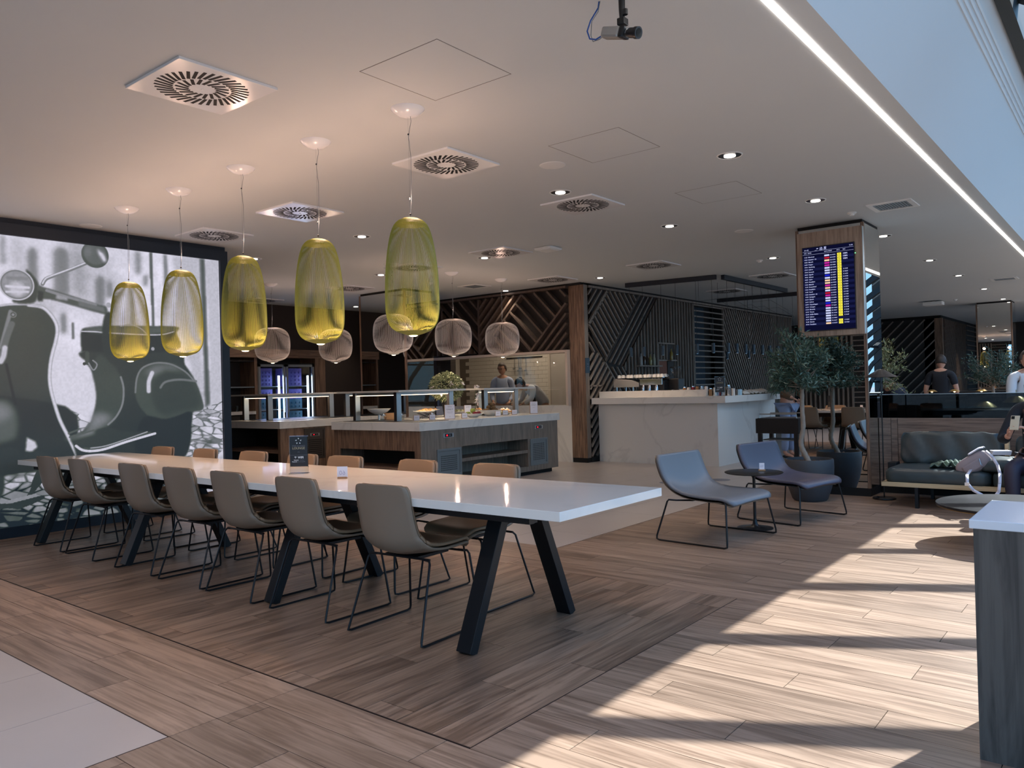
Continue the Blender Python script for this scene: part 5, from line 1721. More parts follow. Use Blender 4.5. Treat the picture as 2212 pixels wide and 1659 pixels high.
for i in range(11):
    for j in range(2):
        x, y = -7.08 + i * .082 + R9.uniform(-.018, .018), 11.78 + j * .1 + R9.uniform(-.01, .01)
        c = thing('cup', 'upturned white coffee cup on the espresso machine, %s row, %s from the left' % (('front' if j == 0 else 'back'), ORD[i]), 'cup', (x, y, 1.4265), i * .7, 'cups on the espresso machine')
        part('bowl', MB().lathe([(.036, 0), (.036, .015), (.028, .045), (.018, .056), (0, .056)], 14), M['ceramic'], c, smooth=True)
        part('handle', MB().tube([(.034, 0, .012), (.054, 0, .02), (.05, 0, .036), (.03, 0, .04)], .004, 5), M['ceramic'], c)
t = thing('coffee_grinder', 'coffee grinder with clear hopper beside the espresso machine', 'grinder', (-6.10, 11.95, 1.10))
part('body', MB().box(-.1, -.1, 0, .1, .1, .3), M['black'], t, bevel=.015)
part('hopper', MB().lathe([(.05, .3), (.09, .36), (.095, .48), (.09, .48)], 18), M['acrylic'], t, smooth=True)
part('lid', MB().cyl((0, 0, 0), .095, .48, .495, 18), M['black'], t)
part('chute', MB().box(-.2, -.12, .27, -.05, .02, .33), M['black'], t, bevel=.01)
part('dial', MB().cyl((0, -.11, .1), .03, -.01, .01, 12), M['chrome'], t)
t = thing('dish_stack', 'stack of white saucers beside the coffee grinder', 'plates', (-5.92, 11.85, 1.10))
for k in range(7):
    part('saucer', MB().lathe([(0, .004), (.04, 0), (.07, .016), (.072, .02), (0, .012)], 18, (0, 0, k * .016)), M['ceramic'], t, smooth=True)
t = thing('knock_box', 'steel box between the espresso machine and the riser', 'box', (-6.35, 11.7, 1.10))
part('body', MB().box(-.09, -.06, 0, .09, .06, .09), M['chrome'], t, bevel=.004)
part('bar', MB().tube([(-.09, 0, .095), (.09, 0, .095)], .008, 8), M['black'], t)
R = random.Random(5)
for k in range(12):
    x = -5.80 + k * .075 - (.0)
    m_ = ['kraft', 'ceramic', 'apple_r', 'kraft', 'chrome', 'ceramic'][k % 6]
    t = thing('condiment_jar', 'small jar in the row behind the riser, %s from the left' % (ORD[k]), 'jar', (x, 11.66, 1.10), 0, 'condiment jars on the bar')
    h = R.uniform(.10, .15)
    part('body', MB().lathe([(0, 0), (.026, 0), (.028, .01), (.028, h), (.02, h + .008)], 12), M[m_], t, smooth=True)
    part('lid', MB().cyl((0, 0, 0), .024, h + .008, h + .022, 12), M['black' if k % 2 else 'chrome'], t)
menu_sign((-5.10, 11.45, 1.10), .35, 'black lounge sign in a clear stand on the corner of the bar', 1.15)
for k, (x, y) in enumerate([(-5.12, 11.85), (-5.05, 12.05), (-5.2, 12.0), (-5.12, 12.22)]):
    solo('metal_tin', 'low metal tin on the bar right of the sign, ' + ORD[k] + ' from the sign', 'tin', MB().lathe([(0, 0), (.055, 0), (.055, .09), (.05, .09), (.05, .01), (0, .01)], 18), M['steel' if k % 2 else 'signblack'], (x, y, 1.10), group='metal tins on the bar')
for k in range(5):
    y = 12.38 + k * .22
    b = MB().grid(lambda u, v: ((u - .5) * .22, (v - .5) * .26, .02 + .06 * math.sin(PI * u) * math.sin(PI * v) + .01 * math.sin(u * 17 + k)), 12, 8, .006)
    solo('napkin', 'folded cream napkin on the right wing of the bar, %s from the corner' % ORD[k], 'napkin', b, M['napkin'], (-5.15, y, 1.102), k * .5, 'napkins on the bar', smooth='all')
for k in range(3):
    solo('pastry_tray', 'dark tray of pastries on the right wing of the bar, ' + ORD[k] + ' from the far end', 'tray', MB().box(-.14, -.1, 0, .14, .1, .015).box(-.1, -.06, .015, .0, .05, .04).box(.02, -.05, .015, .1, .06, .045), M['food'] if k else M['signblack'], (-5.3, 13.5 - k * .28, 1.1), .2, 'pastry trays on the bar')
# bottles in the wall niche (bottles standing on the slat shelf)
for k, (y, c) in enumerate([(12.98, (150, 156, 156)), (13.10, (60, 44, 34)), (13.34, (140, 132, 84)), (13.48, (150, 150, 130)), (14.2, (140, 122, 60))]):
    t = thing('bottle', 'bottle on the narrow shelf of the slatted bar wall, %s from the left' % ORD[k], 'bottle', (BW + .085, y, 1.676 if k < 4 else 1.79), 0, 'bottles on the bar wall shelf')
    part('glass', MB().lathe([(0, 0), (.030, 0), (.032, .01), (.032, .14), (.012, .18), (.011, .22)], 12), mat('bottle_glass', c, .15), t, smooth=True)
    part('cap', MB().cyl((0, 0, 0), .013, .22, .235, 10), M['black'], t)
solo('bottle_shelf', 'narrow ledge carrying bottles on the slatted bar wall', 'shelf', MB().box(BW + .045, 12.85, 1.65, BW + .135, 13.73, 1.675), M['slat'])
solo('bottle_shelf', 'short ledge carrying one bottle by the doorway in the slats', 'shelf', MB().box(BW + .045, 14.1, 1.765, BW + .135, 14.34, 1.79), M['slat'])

# ------------------------------------------------------------------ black ceiling tracks with drop spots over the bar
def track(label, a, b_, drops):
    a, b_ = Vector(a), Vector(b_)
    t = thing('lighting_track', label, 'light', a, 0, 'black ceiling tracks over the bar')
    part('track_box', MB().beam((0, 0, -.04), b_ - a + Vector((0, 0, -.04)), .06, .075), M['navy'], t)
    for f in drops:
        p = (b_ - a) * f
        part('cable', MB().tube([p + Vector((0, 0, -.07)), p + Vector((0, 0, 1.96 - CH))], .0025, 5), M['black'], t)
        q = part('spot_can', MB().cyl((p.x, p.y, 1.8 - CH), .028, 0, .16, 14), M['bluebox'], t)
        part('lens', MB().cyl((p.x, p.y, 1.797 - CH), .022, 0, .003, 12), M['chrome'], q)
    return t


track('long black ceiling track over the bar, running level nearest the corner post', (-6.96, 11.85, CH), (-5.40, 12.10, CH), [.04, .19, .40, .56, .78, .95])
track('black ceiling track over the right wing of the bar, running away from the camera', (-5.33, 12.2, CH), (-5.28, 15.0, CH), [.05, .17, .3, .42, .56, .68, .82, .93])
track('black ceiling track furthest away, behind the other two', (-6.95, 15.6, CH), (-5.15, 15.75, CH), [.1, .35, .6, .85])
# swag wires
R = random.Random(11)
for k in range(6):
    pts = []
    x, y = -5.9 + R.uniform(-.6, .6), 12.6 + k * .5
    pts = [(x, y, CH), (x, y, CH - .35), (x + .25, y + .2, CH - .32), (x + .45, y + .5, CH - .5), (x + .45, y + .5, CH - .9)]
    solo('swag_cable', 'thin black cable loop under the ceiling over the bar, %s nearest' % ORD[k], 'cable', MB().tube(pts, .0025, 5), M['black'], group='cable loops over the bar')
t = thing('drop_spot', 'single black cylinder spotlight beside the screen column', 'light', (-4.15, 14.6, CH))
part('rod', MB().tube([(0, 0, 0), (0, 0, -.15)], .004, 6), M['black'], t)
part('can', MB().cyl((0, 0, 0), .04, -.4, -.15, 16), M['black'], t)
part('lens', MB().cyl((0, 0, 0), .032, -.404, -.4, 14), M['lampglow'], t)

# ------------------------------------------------------------------ departures screen
t = thing('departures_screen', 'wood-framed departures board with yellow gate column fixed to the mirror column', 'screen', (-2.71, 9.18, 1.80))
part('box', MB().box(-.35, -.085, .0, .355, -.07, 1.19).box(-.35, -.07, 0, -.335, 0, 1.19).box(.335, -.07, 0, .355, 0, 1.19).box(-.335, -.07, 0, .335, 0, .02).box(-.335, -.07, 1.17, .335, 0, 1.19), M['wood_l'], t)
part('side_strip', MB().box(.355, -.08, .01, .36, -.03, 1.18), M['alu'], t)
part('display', MB().box(-.292, -.10, .06, .278, -.085, 1.02), M['signblack'], t, bevel=.003)
part('picture', MB().box(-.284, -.1015, .068, .270, -.1005, 1.012), M['screen_bg'], t)
part('status_light', MB().cyl((.283, -.09, .895), .004, -.004, .004, 8), M['green_led'], t)
YS = -.1022


def sm(cols, m, name):
    b = MB()
    for (x0, z0, x1, z1) in cols:
        b.add([(x0, YS, z0), (x1, YS, z0), (x1, YS, z1), (x0, YS, z1)], [(0, 1, 2, 3)])
    return part(name, b, m, t)


dest = ['Montreal', 'Istanbul - Ist', 'Munich', 'Prague', 'Hamburg', 'Lisbon', 'Brussels', 'Zagreb', 'Athens', 'Cairo', 'Frankfurt', 'Munich', 'Dusseldorf', 'Frankfurt', 'Seoul', 'Istanbul - Ist', 'Stuttgart', 'Zurich', 'Lisbon', 'Copenhagen', 'Cologne', 'Brussels', 'Vienna', 'Addis Ababa', 'Lisbon', 'Marseille', 'Zurich', 'Frankfurt']
times = ['11:25', '15:20', '15:35', '16:55', '17:00', '17:30', '17:40', '18:05', '18:20', '18:25', '18:30', '19:00', '19:05', '19:20', '19:45', '19:50', '19:55', '20:10', '20:15', '20:40', '21:00', '21:20', '21:50', '22:40', '06:00', '06:30', '06:45', '07:00']
air = 'wrpmmwwwbwppmpwrmwwbmwwwwwwp'
N = len(dest)
z0, dz = .905, .0283
rowsd = []
for i in range(N):
    zc = z0 - i * dz
    if i % 2:
        rowsd.append((-.284, zc - dz / 2, .270, zc + dz / 2))
YS = -.1018
for q_ in rowsd:
    sm([q_], M['screen_row'], 'row_band')
YS = -.1024
colr = {'w': 'scr_white', 'r': 'scr_red', 'p': 'scr_peach', 'm': 'scr_pink', 'b': 'scr_blue'}
for cc, mm in colr.items():
    for i in range(N):
        if air[i] == cc:
            sm([(-.045, z0 - i * dz - .009, .010, z0 - i * dz + .009)], M[mm], 'airline_box')
for i in range(N):
    if i != 25:
        sm([(.094, z0 - i * dz - .0125, .138, z0 - i * dz + .0125)], M['screen_y'], 'gate_box')
sm([(-.284, .932, .270, .9335)], M['screen_txt'], 'rule')
sm([(-.284, .967, .270, .9685)], M['screen_txt'], 'rule')
R = random.Random(2)


def tx(s, x, z, size, m='screen_txt', al='LEFT', name='lettering', bold=0):
    return text_mesh(s, size, M[m], t, name=name, loc=(x, -.1028, z), align=al, bold=bold)


def column(lines, x, size, al='LEFT', m='screen_txt'):
    """one column of board text as one printed layer"""
    objs = []
    cu = bpy.data.curves.new('c', 'FONT')
    cu.body = '\n'.join(lines)
    cu.size = size
    cu.space_line = dz / size
    cu.align_x = al
    cu.align_y = 'TOP_BASELINE'
    cu.resolution_u = 1
    cu.offset = .0003
    to = bpy.data.objects.new('c', cu)
    COL.objects.link(to)
    me = bpy.data.meshes.new_from_object(to.evaluated_get(bpy.context.evaluated_depsgraph_get()))
    bpy.data.objects.remove(to)
    me.materials.clear(); me.materials.append(M[m])
    link('lettering', me, M[m], t, (x, -.1028, z0 - size * .34), (PI / 2, 0, 0))


column(times, -.268, .0165)
column(dest, -.222, .018)
column(['%s %05d' % (R.choice(['LH', 'TP', 'SN', 'A3', 'EW', 'TK', 'OS']), R.randint(10, 9900)) for _ in range(N)], .018, .0145)
column(['E%02d' % R.randint(1, 44) if i < 6 else 'E' if i != 25 else '' for i in range(N)], .117, .013, 'CENTER', 'screen_bg')
column(['\u5df2\u767b\u673a' if i < 3 else '' if i < 6 or i == 25 else 'E %s' % R.choice(['15:45', '16:20', '17:20', '17:45', '18:20']) for i in range(N)], .155, .0165)
tx('09 4\u6708', -.265, .985, .018)
tx('15:08', .262, .987, .018, al='RIGHT')
tx('\u65f6\u95f4   \u76ee\u7684\u5730', -.268, .950, .014)
tx('\u822a\u7a7a\u516c\u53f8\u822a\u73ed', -.045, .950, .014)
tx('\u767b\u673a\u53e3', .088, .950, .012)
tx('\u5907\u6ce8', .155, .950, .014)
# heading characters (two) drawn as bars, and a little plane
def bars(name, segs, ox, oz, s, w):
    b = MB()
    for (x0, y0, x1, y1) in segs:
        b.beam((ox + x0 * s, -.1032, oz + y0 * s), (ox + x1 * s, -.1032, oz + y1 * s), w, .0006, up=(0, 1, 0))
    return part(name, b, M['screen_txt'], t)


bars('heading_character', [(.5, 1, .5, .05), (.18, .85, .18, .52), (.82, .85, .82, .52), (.18, .52, .82, .52), (.08, .42, .08, .05), (.92, .42, .92, .05), (.08, .05, .92, .05)], -.095, .974, .034, .0032)
bars('heading_character', [(.3, .95, .2, .68), (.2, .68, .95, .68), (.55, 1, .45, .68), (.45, .68, .08, .05), (.42, .48, .82, .48), (.82, .48, .6, .2), (.6, .2, .3, .02), (.45, .35, .92, .02), (.75, .95, .85, .8)], -.052, .974, .034, .0032)
bars('plane_mark', [(0, .35, .8, .6), (.45, .5, .25, .75), (.5, .5, .65, .25), (.05, .35, 0, .55)], -.128, .982, .022, .004)
bars('plane_mark', [(0, 0, .8, 0)], -.148, .974, .028, .0018)

# ------------------------------------------------------------------ serving trolley behind the trees
t = thing('tray_table', 'black box-topped tray table on dark legs beside the olive tree pot', 'table', (-3.84, 10.65, 0))
part('box_top', MB().box(-.29, -.25, .60, .29, .25, .80), M['blackm'], t, bevel=.004)
part('top_plate', MB().box(-.27, -.23, .80, .27, .23, .806), M['pot'], t)
for sx in (-1, 1):
    for sy in (-1, 1):
        part('leg', MB().box(sx * .245 - .025, sy * .21 - .025, 0, sx * .245 + .025, sy * .21 + .025, .60), M['blackm'], t)
for sy in (-.2, .2):
    b = MB().tube([(-.25, sy, .806), (-.25, sy, .86), (.25, sy, .86), (.25, sy, .806)], .008, 8)
    part('rail', b, M['steel'], t)
part('under_shelf', MB().box(-.22, -.18, .50, .22, .18, .515).tube([(-.1, 0, .515), (-.1, 0, .6)], .006, 6).tube([(.1, 0, .515), (.1, 0, .6)], .006, 6), M['grille'], t)
# ------------------------------------------------------------------ lounge chairs
LP = [(-.375, .70), (-.367, .66), (-.348, .59), (-.325, .52), (-.296, .455), (-.258, .40), (-.21, .362), (-.14, .345), (-.05, .343), (.06, .348), (.16, .357), (.24, .365), (.295, .362), (.325, .345), (.335, .328)]
LW = [.315, .338, .342, .342, .335, .325, .32, .322, .33, .338, .345, .348, .345, .33, .30]
LC = [.0, .002, .006, .012, .022, .036, .045, .040, .028, .018, .008, .0, -.012, -.02, -.02]


def lshell(off, inset=0):
    n = len(LP) - 1

    def fn(u, v):
        x = u * n
        i = min(int(x), n - 1); fr = x - i
        P0, P1 = LP[i], LP[i + 1]
        a, z = P0[0] + (P1[0] - P0[0]) * fr, P0[1] + (P1[1] - P0[1]) * fr
        ta, tz = P1[0] - P0[0], P1[1] - P0[1]
        L_ = math.hypot(ta, tz)
        na, nz = -tz / L_, ta / L_
        hw = LW[i] + (LW[i + 1] - LW[i]) * fr - inset
        cv = LC[i] + (LC[i + 1] - LC[i]) * fr
        s = 2 * v - 1
        q = off + cv * s * s
        return (a + na * q, -s * hw, z + nz * q)
    return fn


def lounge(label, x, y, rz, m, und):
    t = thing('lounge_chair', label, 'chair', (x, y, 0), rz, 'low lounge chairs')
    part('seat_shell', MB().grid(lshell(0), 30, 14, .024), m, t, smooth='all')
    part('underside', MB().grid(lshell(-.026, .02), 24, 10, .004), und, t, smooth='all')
    for s in (-1, 1):
        pts = [(-.10, s * .2, .325), (-.2, s * .30, .33), (-.25, s * .335, .335), (-.262, s * .34, .32), (-.325, s * .41, .04), (-.325, s * .412, .015), (-.30, s * .412, .007), (0, s * .412, .007), (.30, s * .412, .007), (.325, s * .412, .015), (.325, s * .41, .04), (.285, s * .345, .33), (.275, s * .34, .345), (.25, s * .325, .34), (.1, s * .2, .325)]
        part('sled_leg', MB().tube(pts, .0075, 8), M['blackm'], t, smooth=True)
    part('cross_bar', MB().tube([(-.1, -.2, .325), (-.1, .2, .325)], .0075, 6).tube([(.1, -.2, .325), (.1, .2, .325)], .0075, 6), M['blackm'], t)
    return t


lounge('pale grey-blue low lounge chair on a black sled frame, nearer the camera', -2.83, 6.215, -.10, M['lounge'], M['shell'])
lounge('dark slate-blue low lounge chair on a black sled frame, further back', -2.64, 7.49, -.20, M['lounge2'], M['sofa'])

t = thing('side_table', 'small round black pedestal table between the two lounge chairs', 'table', (-2.715, 6.76, 0))
part('tabletop', MB().lathe([(0, .492), (.24, .490), (.252, .496), (.252, .500), (.245, .503), (0, .503)], 48), M['black'], t, smooth=True)
part('stem', MB().lathe([(.016, .03), (.013, .1), (.013, .44), (.022, .48), (.05, .49), (0, .491)], 20), M['black'], t, smooth=True)
part('foot', MB().lathe([(0, 0), (.155, 0), (.155, .006), (.10, .010), (.04, .02), (.022, .04), (.016, .08)], 40), M['black'], t, smooth=True)
t = thing('number_card', 'tiny white card in a wooden foot on the small round table', 'card', (-2.67, 6.84, .503), .45)
part('base', MB().box(-.03, -.012, 0, .03, .012, .014), M['kraft'], t, bevel=.003)
part('card', MB().box(-.022, -.001, .008, .022, .001, .072), M['card'], t)
text_mesh('07', .026, M['ink_l'], t, loc=(0, -.0016, .04), name='number')

# coffee table at the right
t = thing('coffee_table', 'large low round dark coffee table in front of the sofa', 'table', (-.77, 7.10, 0))
part('tabletop', MB().lathe([(0, .288), (.545, .288), (.555, .292), (.555, .308), (.548, .311), (0, .311)], 72), M['signblack'], t, smooth=True)
part('edge_band', MB().lathe([(.54, .282), (.55, .284), (.55, .289), (.54, .289)], 72), M['brass'], t)
part('foot', MB().lathe([(0, 0), (.26, 0), (.26, .012), (.03, .02), (.03, .28), (.2, .288), (0, .288)], 48), M['black'], t, smooth=True)

# near cabinet at the right edge
t = thing('cabinet', 'grey walnut cabinet with white top at the right edge of the photo', 'cabinet', (.2, 3.3, 0))
part('worktop', MB().box(-.672, -.26, .783, .75, .26, .813), mat('blue_white_top', (226, 228, 232), .15), t, bevel=.003)
part('front_panel', MB().box(-.66, -.255, 0, .1, -.235, .783), wood('grey_walnut_near', (62, 57, 53), (92, 86, 80), axis=2, rough=.5, grain=.9, vary=.02, swirl=1.4), t)
part('front_panel', MB().box(.104, -.255, 0, .74, -.235, .783), wood('grey_walnut_near_b', (62, 57, 53), (92, 86, 80), axis=2, rough=.5, grain=.9, vary=.02, swirl=1.4), t)
part('carcass', MB().box(-.66, -.235, 0, .74, .25, .783), M['wood_g'], t)

# ------------------------------------------------------------------ low partition: boards and dark glass
lw = struct('wall_low', MB().box(-2.36, 9.63, .0, 3.4, 9.68, .845), M['darkcab'])
for (a, b_) in [(-2.36, -2.235), (-2.232, -2.165), (-2.162, -.9), (-.897, .4), (.403, 1.7), (1.703, 3.4)]:
    part('board_panel', MB().box(a, 9.60, .085, b_ - .002, 9.63, .845), M['wood_h'], lw)
part('plinth', MB().box(-2.36, 9.61, 0, 3.4, 9.63, .085), M['gapblack'], lw)
part('top_strip', MB().box(-2.36, 9.60, .845, 3.4, 9.68, .852), M['wood_h'], lw)
for (a, b_) in [(-2.35, -.905), (-.9, .5), (.505, 1.9)]:
    g = part('dark_glass', MB().box(a, 9.635, .852, b_, 9.645, 1.115), M['smoked'], lw)
part('glass_rail', MB().box(-2.35, 9.632, 1.115, 1.9, 9.648, 1.120), M['alu'], lw)

# floor lamp by the column
t = thing('floor_lamp', 'slender black floor lamp with a flat cone shade beside the mirror column', 'lamp', (-2.2, 9.08, 0))
part('foot', MB().lathe([(0, 0), (.115, 0), (.118, .006), (.115, .018), (0, .020)], 36), M['black'], t, smooth=True)
part('pole', MB().tube([(0, 0, .015), (0, 0, 1.40)], .0065, 8), M['black'], t)
part('shade', MB().lathe([(.165, 1.315), (.168, 1.318), (.12, 1.345), (.04, 1.395), (.012, 1.405), (.010, 1.40), (.04, 1.388), (.12, 1.338), (.163, 1.314)], 40), mat('bronze_shade', (46, 40, 40), .4), t, smooth=True)
part('bulb', MB().ball((0, 0, 1.35), .02, 10, 8), M['lampglow'], t)
part('switch', MB().cyl((-.05, -.05, 0), .012, .02, .035, 10), M['black'], t)
point('floor_lamp_light', (-2.2, 9.08, 1.325), 1.2, (1, .75, .5), .02)

# ------------------------------------------------------------------ olive trees
def tree(label, x, y, trunk, centre, rad, pot=True, n=5600, m='leaf', seed=1, group=None, ln=.068):
    t = thing('potted_olive_tree', label, 'tree', (x, y, 0), 0, group)
    if pot:
        part('pot', MB().lathe([(0, 0), (.165, 0), (.185, .02), (.225, .14), (.248, .26), (.252, .36), (.250, .44), (.245, .45), (.232, .45), (.228, .41), (0, .41)], 44), M['pot'], t, smooth=True)
        b = MB()
        R = random.Random(seed)
        b.lathe([(.228, .405), (.1, .415), (0, .415)], 24)
        for k in range(90):
            a_, r2 = R.uniform(0, 6.28), R.uniform(0, .21)
            b.tbox((r2 * math.cos(a_), r2 * math.sin(a_), .416), (.04, .018, .010), (R.uniform(-.4, .4), R.uniform(-.4, .4), a_))
        part('mulch', b, M['soil'], t, kind='stuff')
    pts = [Vector(p) for p in trunk]
    rr = [.030 - .010 * i / (len(pts) - 1) for i in range(len(pts))]
    # smooth the trunk
    P2, R2 = [], []
    for i in range(len(pts) - 1):
        p0, p1, p2, p3 = pts[max(i - 1, 0)], pts[i], pts[i + 1], pts[min(i + 2, len(pts) - 1)]
        for q in range(5):
            s = q / 5
            P2.append(.5 * ((2 * p1) + (-p0 + p2) * s + (2 * p0 - 5 * p1 + 4 * p2 - p3) * s * s + (-p0 + 3 * p1 - 3 * p2 + p3) * s ** 3))
            R2.append((rr[i] * (1 - s) + rr[i + 1] * s) * (1 + .08 * math.sin(i * 5 + q * 2.1)))
    P2.append(pts[-1]); R2.append(rr[-1])
    part('trunk', MB().tube(P2, R2, 10), M['bark'], t, smooth=True)
    R = random.Random(seed + 9)
    c = Vector(centre)
    twigs = []
    b = MB()
    top = P2[-1]
    for k in range(46):
        a_, zz = R.uniform(0, 6.28), R.uniform(-.75, 1)
        s = math.sqrt(max(0, 1 - zz * zz))
        e = c + Vector((s * math.cos(a_) * rad[0], s * math.sin(a_) * rad[1], zz * rad[2])) * R.uniform(.6, 1.08)
        st = top.lerp(P2[-6], R.random())
        mid = st.lerp(e, .5) + Vector((R.uniform(-.04, .04), R.uniform(-.04, .04), R.uniform(-.02, .06)))
        b.tube([st, mid, e], [.007, .005, .002], 5)
        twigs.append((st, mid, e))
    part('branches', b, M['bark'], t)

    def fn(Rr):
        st, mid, e = Rr.choice(twigs)
        s = Rr.uniform(.45, 1.05)
        p = mid.lerp(e, (s - .5) * 2) if s > .5 else st.lerp(mid, s * 2)
        p = p + Vector((Rr.gauss(0, .03), Rr.gauss(0, .03), Rr.gauss(0, .03)))
        return p, (p - c).normalized() * .35 + Vector((Rr.uniform(-.7, .7), Rr.uniform(-.7, .7), Rr.uniform(-.3, .9)))
    part('foliage', leaves(n, fn, ln, .015, seed + 2, .08), M[m], t, kind='stuff')
    return t


tree('olive tree in a slate-grey round pot between the dark lounge chair and the mirror column', -2.85, 8.66, [(.0, 0, .40), (-.035, 0, .48), (-.075, .01, .56), (-.085, .01, .64), (-.055, .005, .80), (-.06, 0, .98), (-.055, 0, 1.18), (-.06, 0, 1.34)], (-.07, -.02, 1.44), (.38, .36, .43), seed=3, group='potted olive trees')
tree('olive tree with warm leaves right behind the screen column', -2.92, 11.3, [(0, 0, .4), (.03, 0, .8), (.1, 0, 1.2), (.16, 0, 1.4)], (.22, -.1, 1.32), (.36, .3, .48), n=1800, m='leaf2', seed=14, group='potted olive trees')
tree('dark bushy olive tree beyond the low partition, before the far mirror column', -1.92, 15.0, [(0, 0, .4), (.02, 0, .8), (0, 0, 1.1), (0, 0, 1.25)], (0, 0, 1.42), (.42, .4, .34), n=2600, seed=24, group='potted olive trees')
tree('olive tree at the far right edge beyond the low partition', -1.02, 13.6, [(0, 0, .4), (.02, 0, .8), (0, 0, 1.1)], (0, 0, 1.35), (.2, .3, .3), n=500, seed=34, group='potted olive trees')

# ------------------------------------------------------------------ sofa
def cushion(sx, sy, sz, puff=.03, seed=1, wr=.008, nx=28, ny=14, nz=8):
    """soft box centred at origin bottom, with creases"""
    R = random.Random(seed)
    ph = [R.uniform(0, 6) for _ in range(8)]
    b = MB()

    def sh(p):
        x, y, z = p
        ux, uy, uz = x / (sx / 2), y / (sy / 2), (z - sz / 2) / (sz / 2)
        r = .12
        f = 1
        X, Y, Z = x, y, z
        k = puff * (1 - ux * ux) * (1 - uy * uy)
        Z += k * (1 if uz > 0 else -.2) * abs(uz)
        Y += puff * .5 * (1 - ux * ux) * (1 - uz * uz) * uy
        X += puff * .4 * (1 - uy * uy) * (1 - uz * uz) * ux
        w = wr * (math.sin(x * 23 + ph[0] + 9 * z) * math.sin(y * 17 + ph[1]) + .6 * math.sin(x * 41 + z * 37 + ph[2]))
        # rounding of corners
        c = max(0, abs(ux) - .86) / .14, max(0, abs(uy) - .86) / .14, max(0, abs(uz) - .7) / .3
        d = 1 - .045 * (c[0] * c[1] + c[1] * c[2] + c[0] * c[2])
        return (X * d, Y * d + w, sz / 2 + (Z - sz / 2) * d + w)
    N = (nx, ny, nz)
    for ax in range(3):
        for sg in (0, 1):
            a, c = [i for i in range(3) if i != ax]
            ids = {}
            vs = []
            fs = []
            for i in range(N[a] + 1):
                for j in range(N[c] + 1):
                    q = [0, 0, 0]
                    q[ax] = sg; q[a] = i / N[a]; q[c] = j / N[c]
                    vs.append(sh(((q[0] - .5) * sx, (q[1] - .5) * sy, q[2] * sz)))
            W = N[c] + 1
            for i in range(N[a]):
                for j in range(N[c]):
                    f = (i * W + j, (i + 1) * W + j, (i + 1) * W + j + 1, i * W + j + 1)
                    fs.append(f if (sg == 1) == (ax != 1) else f[::-1])
            b.add(vs, fs)
    return b


def soft(b, name='cushion'):
    me = bpy.data.meshes.new(name)
    me.from_pydata(b.v, [], b.f)
    bm = bmesh.new(); bm.from_mesh(me)
    bmesh.ops.remove_doubles(bm, verts=bm.verts, dist=2e-3)
    bmesh.ops.smooth_vert(bm, verts=bm.verts, factor=.5, use_axis_x=True, use_axis_y=True, use_axis_z=True)
    bmesh.ops.recalc_face_normals(bm, faces=bm.faces)
    bm.to_mesh(me); bm.free()
    me.shade_smooth()
    return me


t = thing('sofa', 'low dark teal leather sofa on a pale oak frame against the low partition', 'sofa', (-1.0, 8.95, 0))
part('frame', MB().box(-1.10, -.38, .205, 1.6, -.34, .25).box(-1.10, -.38, .205, -1.06, .5, .25).box(-1.1, .46, .205, 1.6, .5, .25).box(-1.06, -.34, .21, 1.6, .46, .235), M['oak'], t, bevel=.004)
for x in (-.78, .9):
    for y in (-.36, .38):
        part('leg', MB().box(x - .012, y - .03, 0, x + .018, y + .03, .205), M['blackm'], t)
part('leg_rail', MB().box(-.9, .32, .12, 1.2, .35, .18), M['blackm'], t)
part('back_post', MB().box(-.085, .18, .24, -.045, .24, .66), M['oak'], t, bevel=.008)
part('left_bracket', MB().box(-1.14, .05, .25, -1.05, .2, .41), M['blackm'], t, bevel=.01)
part('seat_cushion', soft(cushion(.93, .80, .15, .015, 2, .002)), M['sofa'], t, loc=(-.61, .03, .235))
part('seat_cushion', soft(cushion(1.1, .80, .15, .015, 3, .002)), M['sofa'], t, loc=(.42, .03, .235))
part('back_cushion', soft(cushion(.94, .20, .335, .02, 4, .010)), M['sofa'], t, loc=(-.58, .30, .375), rot=(-.2, 0, 0))
part('back_cushion', soft(cushion(1.0, .20, .31, .02, 5, .010)), M['sofa'], t, loc=(.50, .32, .375), rot=(-.2, 0, 0))
part('arm_cushion', soft(cushion(.26, .42, .12, .012, 6, .002, 12, 12, 6)), M['sofa'], t, loc=(-.10, -.12, .385))

# bag on the sofa
t = thing('backpack', 'mauve canvas bag with pale strap leaning on the sofa arm cushion', 'bag', (-1.29, 8.66, .345), 0)
b = MB()


def bagf(u, v):
    # superellipsoid lozenge
    th = 2 * PI * v
    ph = PI * (u - .5)
    c, s = math.cos(ph), math.sin(ph)
    sg = lambda a, p: math.copysign(abs(a) ** p, a)
    return (.16 * sg(s, .6), .06 * sg(c, .6) * sg(math.cos(th), .7), .085 * sg(c, .6) * sg(math.sin(th), .7))


part('body', MB().grid(bagf, 22, 28), M['bag'], t, smooth='all', loc=(0, 0, .11), rot=(0, -.62, 0))
part('flap', MB().grid(lambda u, v: (.02 + .15 * u, (v - .5) * .10, .092 + .012 * math.sin(PI * v) - .06 * max(0, u - .75) ** 1.0), 10, 8, .006), M['strap'], t, smooth='all', loc=(0, 0, .11), rot=(0, -.62, 0))
part('pocket', MB().grid(lambda u, v: (-.10 + .17 * u, -.064 - .006 * math.sin(PI * u), -.06 + .08 * v), 8, 6, .004), M['bag'], t, smooth='all', loc=(0, 0, .11), rot=(0, -.62, 0))
st = [(.11, -.03, .24), (.17, -.08, .19), (.215, -.13, .12), (.245, -.22, .05), (.255, -.33, -.02), (.25, -.37, -.10), (.215, -.375, -.15), (.13, -.37, -.145), (.05, -.37, -.10), (.0, -.36, -.04), (-.01, -.30, .03), (-.01, -.1, .06)]
b = MB()
